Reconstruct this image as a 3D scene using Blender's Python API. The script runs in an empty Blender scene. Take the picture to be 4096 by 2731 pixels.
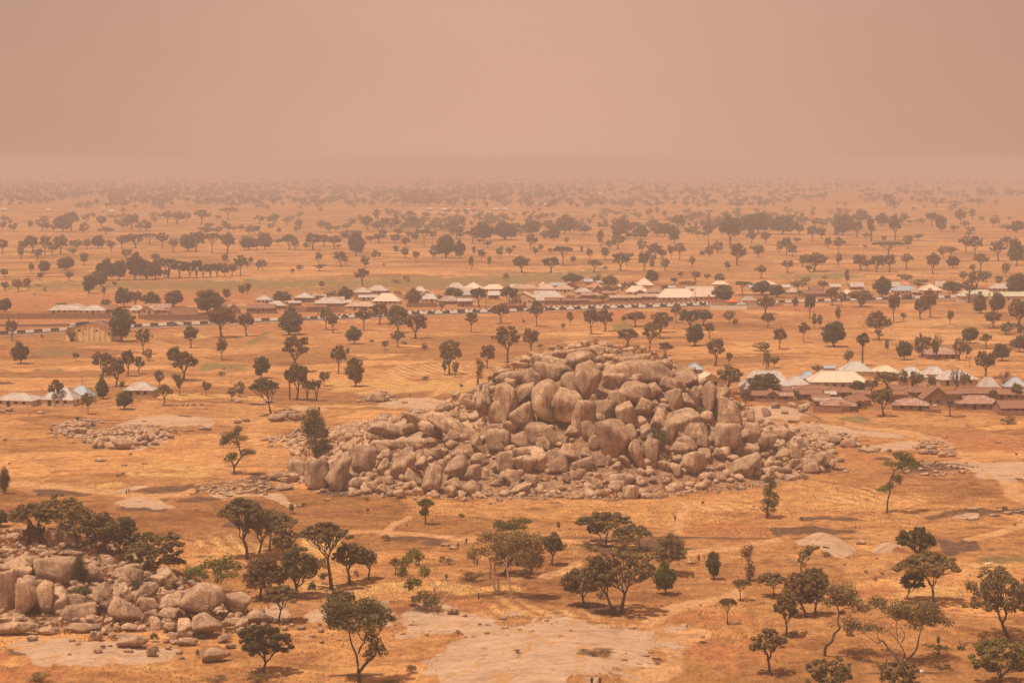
import bpy, bmesh, math, random
import numpy as np
from mathutils import Vector, Matrix

# ------------------------------------------------------------------ camera, sky, sun, exposure
S = bpy.context.scene
COL = S.collection
CAM_H = 85.0
FPX = 7964.0                      # focal length in pixels of the 4096 px wide photograph (70 mm)
HORIZ = 645.0
PITCH = math.atan((1365.5 - HORIZ) / FPX)
cam_d = bpy.data.cameras.new('camera')
cam = bpy.data.objects.new('camera', cam_d)
COL.objects.link(cam)
cam_d.sensor_width = 36.0
cam_d.lens = 36.0 * FPX / 4096.0
cam_d.clip_start = 1.0
cam_d.clip_end = 90000.0
cam.location = (0, 0, CAM_H)
cam.rotation_euler = (math.pi / 2 - PITCH, 0, 0)
S.camera = cam

SUN_EL, SUN_AZ = math.radians(70), math.radians(238)     # azimuth clockwise from +Y
world = bpy.data.worlds.new('World')
S.world = world
world.use_nodes = True
wt = world.node_tree
wt.nodes.clear()
w_out = wt.nodes.new('ShaderNodeOutputWorld')
w_bg = wt.nodes.new('ShaderNodeBackground')
w_sky = wt.nodes.new('ShaderNodeTexSky')
w_sky.sky_type = 'NISHITA'
w_sky.sun_disc = False
w_sky.sun_elevation = SUN_EL
w_sky.sun_rotation = SUN_AZ
w_sky.dust_density = 8.0
w_sky.air_density = 1.0
w_mix = wt.nodes.new('ShaderNodeMix')
w_mix.data_type = 'RGBA'
w_mix.inputs['Factor'].default_value = 0.93
# dust layer: a thick even veil, a little brighter overhead than at the horizon
w_geo = wt.nodes.new('ShaderNodeTexCoord')
w_sep = wt.nodes.new('ShaderNodeSeparateXYZ')
wt.links.new(w_geo.outputs['Generated'], w_sep.inputs[0])
w_ramp = wt.nodes.new('ShaderNodeValToRGB')
w_ramp.color_ramp.elements[0].position = 0.0
w_ramp.color_ramp.elements[0].color = (7.4, 4.3, 3.05, 1)
w_ramp.color_ramp.elements[1].position = 0.09
w_ramp.color_ramp.elements[1].color = (7.0, 4.05, 3.0, 1)
wt.links.new(w_sep.outputs['Z'], w_ramp.inputs['Fac'])
# lens vignetting put into the sky colour: darker away from the view's middle
w_abs = wt.nodes.new('ShaderNodeMath'); w_abs.operation = 'ABSOLUTE'
wt.links.new(w_sep.outputs['X'], w_abs.inputs[0])
w_mr = wt.nodes.new('ShaderNodeMapRange')
w_mr.interpolation_type = 'SMOOTHSTEP'
w_mr.inputs['From Min'].default_value = 0.0
w_mr.inputs['From Max'].default_value = 0.30
w_mr.inputs['To Min'].default_value = 1.0
w_mr.inputs['To Max'].default_value = 0.78
wt.links.new(w_abs.outputs[0], w_mr.inputs['Value'])
w_mul = wt.nodes.new('ShaderNodeVectorMath'); w_mul.operation = 'SCALE'
wt.links.new(w_ramp.outputs['Color'], w_mul.inputs[0])
wt.links.new(w_mr.outputs['Result'], w_mul.inputs['Scale'])
wt.links.new(w_sky.outputs['Color'], w_mix.inputs[6])
w_nz = wt.nodes.new('ShaderNodeTexNoise'); w_nz.inputs['Scale'].default_value = 3.5; w_nz.inputs['Detail'].default_value = 3.0
w_map = wt.nodes.new('ShaderNodeMapping'); w_map.inputs['Scale'].default_value = (1, 1, 3.5)
wt.links.new(w_geo.outputs['Generated'], w_map.inputs[0]); wt.links.new(w_map.outputs[0], w_nz.inputs['Vector'])
w_nr = wt.nodes.new('ShaderNodeMapRange'); w_nr.inputs['To Min'].default_value = 0.94; w_nr.inputs['To Max'].default_value = 1.06
wt.links.new(w_nz.outputs[0], w_nr.inputs['Value'])
w_mul2 = wt.nodes.new('ShaderNodeVectorMath'); w_mul2.operation = 'SCALE'
wt.links.new(w_mul.outputs['Vector'], w_mul2.inputs[0]); wt.links.new(w_nr.outputs['Result'], w_mul2.inputs['Scale'])
wt.links.new(w_mul2.outputs['Vector'], w_mix.inputs[7])
wt.links.new(w_mix.outputs[2], w_bg.inputs['Color'])
w_bg.inputs['Strength'].default_value = 0.1
wt.links.new(w_bg.outputs[0], w_out.inputs['Surface'])

sun_d = bpy.data.lights.new('sun', 'SUN')
sun = bpy.data.objects.new('sun', sun_d)
COL.objects.link(sun)
sun_d.energy = 5.0
sun_d.angle = math.radians(1.2)
sun_d.color = (1.0, 0.80, 0.60)
sd = Vector((math.sin(SUN_AZ) * math.cos(SUN_EL), math.cos(SUN_AZ) * math.cos(SUN_EL), math.sin(SUN_EL)))
sun.rotation_euler = sd.to_track_quat('Z', 'Y').to_euler()
sun.location = (0, 0, 500)

S.view_settings.view_transform = 'Standard'
S.view_settings.look = 'None'
S.view_settings.gamma = 1.0
S.view_settings.exposure = 0.0
S.view_settings.use_curve_mapping = False
S.render.engine = 'CYCLES'
S.cycles.max_bounces = 6
S.cycles.diffuse_bounces = 2
S.cycles.glossy_bounces = 2
S.cycles.transmission_bounces = 2
S.cycles.volume_bounces = 1
S.cycles.transparent_max_bounces = 6
S.cycles.use_denoising = True
HAZE_DENSITY = 0.00028
HAZE_COLOR = (0.64, 0.605, 0.63)

# ------------------------------------------------------------------ helpers
rng = np.random.default_rng(7)
random.seed(7)
TILES = {'A': (0, 600), 'B': (1000, 600), 'C': (2000, 600), 'D': (2996, 600),
         'E': (0, 1300), 'F': (1000, 1300), 'G': (2000, 1300), 'H': (2996, 1300),
         'I': (0, 1998), 'J': (1000, 1998), 'K': (2000, 1998), 'L': (2996, 1998)}
Z = 2.138

def nat(t, x, y):
    a, b = TILES[t]
    return a + x / Z, b + y / Z

def dir_of(px, py):
    u = (px - 2048.0) / FPX
    v = (1365.5 - py) / FPX
    c, s = math.cos(PITCH), math.sin(PITCH)
    return np.array([u, c + v * s, -s + v * c])

def flat(px, py, z=0.0):
    d = dir_of(px, py)
    t = (CAM_H - z) / max(-d[2], 1e-4)
    return d[0] * t, d[1] * t

def depth_of(x, y, z=0.0):
    return y * math.cos(PITCH) + (CAM_H - z) * math.sin(PITCH)

def px_of(x, y):
    return 2048.0 + FPX * x / (y * math.cos(PITCH) + CAM_H * math.sin(PITCH))

def _hash(ix, iy, seed):
    n = (ix.astype(np.int64) * 374761393 + iy.astype(np.int64) * 668265263 + seed * 974711) & 0xffffffff
    n = ((n ^ (n >> 13)) * 1274126177) & 0xffffffff
    return ((n ^ (n >> 16)) & 0xffff) / 65535.0

def vnoise(x, y, seed=0):
    ix, iy = np.floor(x), np.floor(y)
    fx, fy = x - ix, y - iy
    fx = fx * fx * (3 - 2 * fx); fy = fy * fy * (3 - 2 * fy)
    a = _hash(ix, iy, seed); b = _hash(ix + 1, iy, seed)
    c = _hash(ix, iy + 1, seed); d = _hash(ix + 1, iy + 1, seed)
    return (a * (1 - fx) + b * fx) * (1 - fy) + (c * (1 - fx) + d * fx) * fy

def fbm(x, y, seed=0, o=3):
    r = 0.0; a = 0.5; s = 0.0
    for i in range(o):
        r = r + a * vnoise(x * 2 ** i, y * 2 ** i, seed + i * 17); s += a; a *= 0.5
    return r / s

def sstep(a, b, x):
    t = np.clip((x - a) / (b - a), 0, 1)
    return t * t * (3 - 2 * t)

def make_mesh(name, V, F, mats=(), smooth=False, fmat=None):
    """F: list of (n,k) integer arrays of k-gons"""
    me = bpy.data.meshes.new(name)
    V = np.asarray(V, dtype=np.float32)
    if not isinstance(F, list): F = [F]
    F = [np.asarray(f, dtype=np.int32) for f in F if len(f)]
    me.vertices.add(len(V)); me.vertices.foreach_set('co', V.ravel())
    li = np.concatenate([f.ravel() for f in F]); tot = np.concatenate([np.full(len(f), f.shape[1]) for f in F])
    st = np.concatenate([[0], np.cumsum(tot)[:-1]]).astype(np.int32)
    me.loops.add(len(li)); me.loops.foreach_set('vertex_index', li)
    me.polygons.add(len(tot)); me.polygons.foreach_set('loop_start', st)
    if fmat is not None: me.polygons.foreach_set('material_index', np.asarray(fmat, dtype=np.int32))
    me.polygons.foreach_set('use_smooth', np.full(len(tot), bool(smooth)))
    for m in mats: me.materials.append(m)
    me.update(calc_edges=True)
    return me

def link(name, me, parent=None, loc=None, rot=None, scale=None, mat=None):
    o = bpy.data.objects.new(name, me)
    COL.objects.link(o)
    if parent is not None: o.parent = parent
    if loc is not None: o.location = loc
    if rot is not None: o.rotation_euler = rot
    if scale is not None: o.scale = scale
    if mat is not None and len(o.material_slots):
        o.material_slots[0].link = 'OBJECT'; o.material_slots[0].material = mat
    return o

def empty(name, loc, rz=0.0):
    o = bpy.data.objects.new(name, None)
    COL.objects.link(o); o.location = loc; o.rotation_euler = (0, 0, rz)
    o.empty_display_size = 0.5
    return o

class MB:
    """collects boxes, prisms and tubes into one mesh"""
    def __init__(s): s.V = []; s.F = []; s.n = 0
    def add(s, V, F):
        V = np.asarray(V, float)
        s.V.append(V); s.F += [tuple(int(i) + s.n for i in f) for f in F]; s.n += len(V)
    def box(s, x0, x1, y0, y1, z0, z1):
        V = [(x, y, z) for z in (z0, z1) for y in (y0, y1) for x in (x0, x1)]
        s.add(V, [(0, 2, 3, 1), (4, 5, 7, 6), (0, 1, 5, 4), (2, 6, 7, 3), (0, 4, 6, 2), (1, 3, 7, 5)])
    def tube(s, P, R, k=6, cap=True):
        V, F = tube(np.array(P, float), np.array(R, float), k)
        s.add(V, [tuple(f) for f in F])
        if cap:
            s.F.append(tuple(s.n - k + i for i in range(k)))
    def mesh(s, name, mats=(), smooth=False):
        me = bpy.data.meshes.new(name)
        me.from_pydata([tuple(v) for v in np.concatenate(s.V)], [], s.F)
        for m in mats: me.materials.append(m)
        if smooth: me.polygons.foreach_set('use_smooth', [True] * len(me.polygons))
        me.update()
        return me

def tube(P, R, k=6):
    n = len(P)
    T = np.gradient(P, axis=0) if n > 2 else np.repeat([P[1] - P[0]], n, 0)
    T /= np.linalg.norm(T, axis=1)[:, None] + 1e-9
    ref = np.array([0.31, 0.95, 0.05]) if abs(T[0][1]) < 0.8 else np.array([0.95, 0.1, 0.3])
    A = np.cross(T, ref); A /= np.linalg.norm(A, axis=1)[:, None] + 1e-9
    B = np.cross(T, A)
    th = np.arange(k) * 2 * math.pi / k
    V = P[:, None, :] + R[:, None, None] * (A[:, None, :] * np.cos(th)[None, :, None] + B[:, None, :] * np.sin(th)[None, :, None])
    V = V.reshape(-1, 3)
    i = np.arange(n - 1)[:, None] * k; j = np.arange(k)[None, :]; j2 = (j + 1) % k
    F = np.stack([i + j, i + j2, i + k + j2, i + k + j], -1).reshape(-1, 4)
    return V, F

# ------------------------------------------------------------------ materials
def new_mat(name, rough=0.9):
    m = bpy.data.materials.new(name); m.use_nodes = True
    nt = m.node_tree
    b = nt.nodes['Principled BSDF']
    b.inputs['Roughness'].default_value = rough
    b.inputs['Specular IOR Level'].default_value = 0.25
    return m, nt, b

def N(nt, typ, **kw):
    n = nt.nodes.new(typ)
    for k, v in kw.items():
        if k.startswith('i_'):
            n.inputs[k[2:].replace('_', ' ')].default_value = v
        else: setattr(n, k, v)
    return n

def ramp(nt, fac, stops):
    r = nt.nodes.new('ShaderNodeValToRGB')
    e = r.color_ramp.elements
    while len(e) < len(stops): e.new(0.5)
    for i, (p, c) in enumerate(stops):
        e[i].position = p; e[i].color = (*c, 1) if len(c) == 3 else c
    nt.links.new(fac, r.inputs[0])
    return r.outputs[0]

def mixc(nt, fac, a, b, mode='MIX'):
    m = nt.nodes.new('ShaderNodeMix'); m.data_type = 'RGBA'; m.blend_type = mode
    for s, v in ((0, fac), (6, a), (7, b)):
        if isinstance(v, (int, float)): m.inputs[s].default_value = v
        elif isinstance(v, tuple): m.inputs[s].default_value = (*v, 1)
        else: nt.links.new(v, m.inputs[s])
    return m.outputs[2]

def mth(nt, op, a, b=None, clamp=False):
    m = nt.nodes.new('ShaderNodeMath'); m.operation = op; m.use_clamp = clamp
    for i, v in enumerate((a, b)):
        if v is None: continue
        if isinstance(v, (int, float)): m.inputs[i].default_value = v
        else: nt.links.new(v, m.inputs[i])
    return m.outputs[0]

def noise(nt, vec, scale, detail=3, rough=0.55, dist=0.0):
    n = N(nt, 'ShaderNodeTexNoise'); n.inputs['Scale'].default_value = scale
    n.inputs['Detail'].default_value = detail; n.inputs['Roughness'].default_value = rough
    n.inputs['Distortion'].default_value = dist
    if vec is not None: nt.links.new(vec, n.inputs['Vector'])
    return n.outputs[0]

def mapping(nt, vec, scale=(1, 1, 1), rot=(0, 0, 0)):
    n = nt.nodes.new('ShaderNodeMapping'); n.inputs['Scale'].default_value = scale
    n.inputs['Rotation'].default_value = rot
    nt.links.new(vec, n.inputs[0]); return n.outputs[0]

def bump(nt, h, b, strength=0.4, dist=0.1):
    n = nt.nodes.new('ShaderNodeBump'); n.inputs['Strength'].default_value = strength
    n.inputs['Distance'].default_value = dist
    nt.links.new(h, n.inputs['Height']); nt.links.new(n.outputs[0], b.inputs['Normal'])

def rock_colour(nt, pos, orand=None):
    """granite: grey-tan with darker weather stains, cracks and pale scars"""
    big = noise(nt, pos, 0.16, 4, 0.6, 0.6)
    c = ramp(nt, big, [(0.31, (0.25, 0.155, 0.098)), (0.44, (0.43, 0.278, 0.175)), (0.59, (0.54, 0.36, 0.23)), (0.75, (0.67, 0.465, 0.305))])
    st = noise(nt, mapping(nt, pos, (0.9, 0.9, 0.10)), 0.9, 4, 0.65, 0.4)
    c = mixc(nt, ramp(nt, st, [(0.46, (0, 0, 0)), (0.65, (0.75, 0.75, 0.75))]), c, (0.165, 0.102, 0.066))
    fine = noise(nt, pos, 2.3, 5, 0.7)
    c = mixc(nt, 0.45, c, ramp(nt, fine, [(0.3, (0.24, 0.24, 0.24)), (0.7, (0.78, 0.78, 0.78))]), 'OVERLAY')
    v = N(nt, 'ShaderNodeTexVoronoi', feature='DISTANCE_TO_EDGE')
    v.inputs['Scale'].default_value = 0.16
    wv = nt.nodes.new('ShaderNodeVectorMath'); wv.operation = 'MULTIPLY_ADD'
    nn = N(nt, 'ShaderNodeTexNoise'); nn.inputs['Scale'].default_value = 0.25
    nt.links.new(pos, nn.inputs['Vector'])
    nt.links.new(nn.outputs['Color'], wv.inputs[0]); wv.inputs[1].default_value = (5, 5, 5); nt.links.new(pos, wv.inputs[2])
    nt.links.new(wv.outputs[0], v.inputs['Vector'])
    crack = ramp(nt, v.outputs['Distance'], [(0.0, (0.6, 0.6, 0.6)), (0.014, (0, 0, 0))])
    c = mixc(nt, crack, c, (0.07, 0.045, 0.032))
    if orand is not None:
        c = mixc(nt, mth(nt, 'MULTIPLY', orand, 0.30), c, (0.20, 0.145, 0.11))
    return c, fine, crack

def mat_rock():
    m, nt, b = new_mat('granite', 0.88)
    g = nt.nodes.new('ShaderNodeNewGeometry'); oi = nt.nodes.new('ShaderNodeObjectInfo')
    c, fine, crack = rock_colour(nt, g.outputs['Position'], oi.outputs['Random'])
    nt.links.new(c, b.inputs['Base Color'])
    h = mth(nt, 'SUBTRACT', mth(nt, 'ADD', fine, noise(nt, g.outputs['Position'], 0.7, 3)), mth(nt, 'MULTIPLY', crack, 0.8))
    bump(nt, h, b, 0.75, 0.30)
    return m

def mat_plain(name, col, var=0.15, scale=1.5, rough=0.85, spec=0.25):
    m, nt, b = new_mat(name, rough)
    b.inputs['Specular IOR Level'].default_value = spec
    tc = nt.nodes.new('ShaderNodeNewGeometry')
    n = noise(nt, tc.outputs['Position'], scale, 4, 0.65)
    lo = tuple(c * (1 - var) for c in col); hi = tuple(min(1, c * (1 + var)) for c in col)
    nt.links.new(ramp(nt, n, [(0.3, lo), (0.7, hi)]), b.inputs['Base Color'])
    return m

def mat_leaf(name, c1, c2, c3):
    m, nt, b = new_mat(name, 0.75)
    g = nt.nodes.new('ShaderNodeNewGeometry'); oi = nt.nodes.new('ShaderNodeObjectInfo')
    c = ramp(nt, g.outputs['Random Per Island'], [(0.0, c1), (0.5, c2), (1.0, c3)])
    n = noise(nt, g.outputs['Position'], 0.35, 2)
    c = mixc(nt, 0.5, c, ramp(nt, n, [(0.35, (0.32, 0.32, 0.32)), (0.65, (0.68, 0.68, 0.68))]), 'OVERLAY')
    c = mixc(nt, 1.0, c, ramp(nt, oi.outputs['Random'], [(0, (0.8, 0.78, 0.75)), (1, (1.15, 1.1, 1.05))]), 'MULTIPLY')
    nt.links.new(c, b.inputs['Base Color'])
    tr = nt.nodes.new('ShaderNodeBsdfTranslucent'); nt.links.new(c, tr.inputs[0])
    mx = nt.nodes.new('ShaderNodeMixShader'); mx.inputs[0].default_value = 0.3
    nt.links.new(b.outputs[0], mx.inputs[1]); nt.links.new(tr.outputs[0], mx.inputs[2])
    nt.links.new(mx.outputs[0], nt.nodes['Material Output'].inputs['Surface'])
    return m

LEAF = {
    'd': mat_leaf('leaf_dark_green', (0.055, 0.055, 0.02), (0.115, 0.10, 0.037), (0.20, 0.165, 0.06)),
    'g': mat_leaf('leaf_bright_green', (0.075, 0.09, 0.018), (0.12, 0.135, 0.026), (0.18, 0.185, 0.04)),
    'o': mat_leaf('leaf_olive', (0.12, 0.088, 0.038), (0.22, 0.158, 0.066), (0.34, 0.25, 0.11)),
    'b': mat_leaf('leaf_dry_brown', (0.13, 0.078, 0.036), (0.21, 0.125, 0.055), (0.31, 0.19, 0.085)),
    'y': mat_leaf('leaf_yellow_olive', (0.14, 0.115, 0.03), (0.22, 0.18, 0.05), (0.32, 0.26, 0.085)),
}
BARK = {'n': mat_plain('bark', (0.10, 0.065, 0.045), 0.35, 2.0), 'p': mat_plain('pale_bark', (0.38, 0.27, 0.20), 0.35, 2.0)}
ROCK = mat_rock()

# ------------------------------------------------------------------ terrain height
MO_SIL = np.array([(1150, 1845), (1300, 1805), (1400, 1758), (1444, 1722), (1552, 1690), (1655, 1668), (1748, 1652), (1795, 1632), (1865, 1612), (1900, 1590), (1940, 1548), (1985, 1505), (2040, 1468), (2120, 1440), (2230, 1402),
                   (2330, 1388), (2480, 1393), (2655, 1432), (2790, 1520), (2865, 1565), (2930, 1600), (2975, 1650), (3015, 1710), (3080, 1755), (3200, 1790), (3300, 1840), (3420, 1846)], float)
MO_FOOT = np.array([(1050, 1900), (1250, 1960), (1500, 1990), (2000, 2005), (2500, 2000), (3000, 1960), (3340, 1895)], float)
MO_YR = 562.0
def foot_y(px):
    py = np.interp(px, MO_FOOT[:, 0], MO_FOOT[:, 1])
    return CAM_H * FPX / (py - HORIZ)
PILE_SIL = np.array([(-260, 2190), (-60, 2165), (100, 2150), (330, 2165), (460, 2215), (560, 2265), (700, 2300), (860, 2350), (1000, 2420), (1080, 2460)], float)
PILE_YR = 404.0
BUMPS = []     # (cx, cy, rx, ry, h)
def bump_px(t, x0, y0, x1, y1, h):
    ax, ay = nat(t, x0, y0); bx, by = nat(t, x1, y1)
    cx, cy = flat((ax + bx) / 2, (ay + by) / 2)
    _, yn = flat(0, by); _, yf = flat(0, ay)
    dpt = depth_of(cx, cy)
    BUMPS.append((cx, (yn + yf) / 2, (bx - ax) / 2 * dpt / FPX, (yf - yn) / 2, h))
for b in [('E', 1000, 780, 1900, 890, 1.6), ('E', 430, 820, 820, 970, 1.8), ('E', 690, 880, 1480, 1060, 3.0), ('F', 160, 740, 450, 840, 2.0),
          ('F', 960, 590, 1260, 660, 2.2), ('F', 160, 945, 540, 1060, 1.8), ('H', 560, 960, 940, 1050, 2.2), ('H', 1440, 990, 1760, 1130, 2.0), ('H', 1230, 1200, 2000, 1300, 1.6),
          ('L', 370, 335, 920, 500, 3.2), ('L', 1040, 380, 1340, 470, 1.6), ('L', 1500, 80, 2352, 165, 1.0), ('H', -20, 690, 560, 850, 2.0), ('K', -420, 1060, 1640, 1700, 1.8),
          ('E', 1640, 1330, 2400, 1460, 0.9), ('I', 200, 1180, 1500, 1430, 1.0), ('H', 1500, 1180, 2500, 1330, 0.8), ('J', 380, 880, 2000, 1060, 1.6)]:
    bump_px(*b)
ROAD_PX = [(-700, 1363), (0, 1333), (260, 1318), (631, 1299), (804, 1292), (1033, 1280), (1346, 1269), (1636, 1254), (2048, 1241), (2206, 1235), (2678, 1222), (2889, 1213.5), (3136, 1206), (3380, 1199), (3815, 1186), (4096, 1179), (4700, 1166)]
ROAD = np.array([flat(a, b + 4, 0.6) for a, b in ROAD_PX])
def road_dist(x, y):
    yy = np.interp(x, ROAD[:, 0], ROAD[:, 1])
    return y - yy
def height(x, y):
    x = np.asarray(x, float); y = np.asarray(y, float)
    h = (fbm(x / 70.0, y / 70.0, 3, 2) - 0.5) * 1.6 * sstep(8000, 3000, y)
    rd = road_dist(x, y)
    rm = sstep(34, 17, np.abs(rd - 6))
    vill = sstep(70, 110, np.abs(rd - 90))
    h = h * (0.35 + 0.65 * vill)
    px = 2048.0 + FPX * x / (np.maximum(y, 100) * math.cos(PITCH) + CAM_H * math.sin(PITCH))
    # main rock mound
    sy = np.interp(px, MO_SIL[:, 0], MO_SIL[:, 1])
    zr = np.maximum(CAM_H - (sy - HORIZ) / FPX * MO_YR, 0)
    zr = np.where((px < 1100) | (px > 3440), 0, zr)
    yf = foot_y(px)
    s = (MO_YR - y) / (MO_YR - yf); t = (y - MO_YR) / 75.0
    prof = np.where(y < MO_YR, 1 - sstep(0.05, 1.0, s), 1 - sstep(0.0, 1.0, t))
    rough = (fbm(x / 6.0, y / 6.0, 11, 3) - 0.5)
    mz = zr * prof
    h = h + mz + rough * 2.4 * sstep(0.5, 6, mz)
    # the front lobe at the mound's left foot
    for cx_, cy_, rx_, ry_, hh in LOBES:
        q = ((x - cx_) / rx_) ** 2 + ((y - cy_) / ry_) ** 2
        h = np.maximum(h, hh * (1 - sstep(0, 1, np.sqrt(q))) + rough * 0.6)
    # boulder pile at the lower left
    sy = np.interp(px, PILE_SIL[:, 0], PILE_SIL[:, 1])
    zr = np.maximum(CAM_H - (sy - HORIZ) / FPX * PILE_YR, 0) * sstep(1100, 950, px) * sstep(-900, -500, px)
    s = (PILE_YR - y) / 46.0; t = (y - PILE_YR) / 34.0
    prof = np.where(y < PILE_YR, 1 - sstep(0.0, 1.0, s), 1 - sstep(0.0, 1.0, t))
    mz = zr * prof
    h = h + mz + rough * 1.3 * sstep(0.5, 4, mz)
    for cx_, cy_, rx_, ry_, hh in BUMPS:
        q = np.sqrt(((x - cx_) / rx_) ** 2 + ((y - cy_) / ry_) ** 2)
        h = h + hh * (1 - sstep(0.1, 1.15, q)) + rough * 0.5 * (1 - sstep(0.5, 1.1, q)) * min(hh, 1.5)
    h = h * (1 - rm) + 0.6 * rm
    return h
LOBES = []
for (a, b_, rx_, ry_, hh) in [(1640, 1925, 24, 22, 5.5), (1360, 1940, 13, 14, 2.2), (3180, 1880, 14, 18, 4.0)]:
    _x, _y = flat(a, b_); LOBES.append((_x, _y, rx_, ry_, hh))

def hit(px, py):
    d = dir_of(px, py)
    t0 = CAM_H / max(-d[2], 1e-4)
    if t0 > 1500:
        x, y = d[0] * t0, d[1] * t0
        z = float(height(x, y)); t = (CAM_H - z) / -d[2]
        return np.array([d[0] * t, d[1] * t, float(height(d[0] * t, d[1] * t))])
    ts = np.linspace(max(t0 * 0.42, 230), t0 * 1.03, 420)
    X, Y, ZZ = d[0] * ts, d[1] * ts, CAM_H + d[2] * ts
    g = height(X, Y) - ZZ
    k = np.argmax(g > 0) if (g > 0).any() else len(ts) - 1
    if k > 0:
        a, b = g[k - 1], g[k]; f = a / (a - b) if b != a else 0
        t = ts[k - 1] + (ts[k] - ts[k - 1]) * min(max(f, 0), 1)
    else: t = ts[0]
    x, y = d[0] * t, d[1] * t
    return np.array([x, y, float(height(x, y))])

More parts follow.
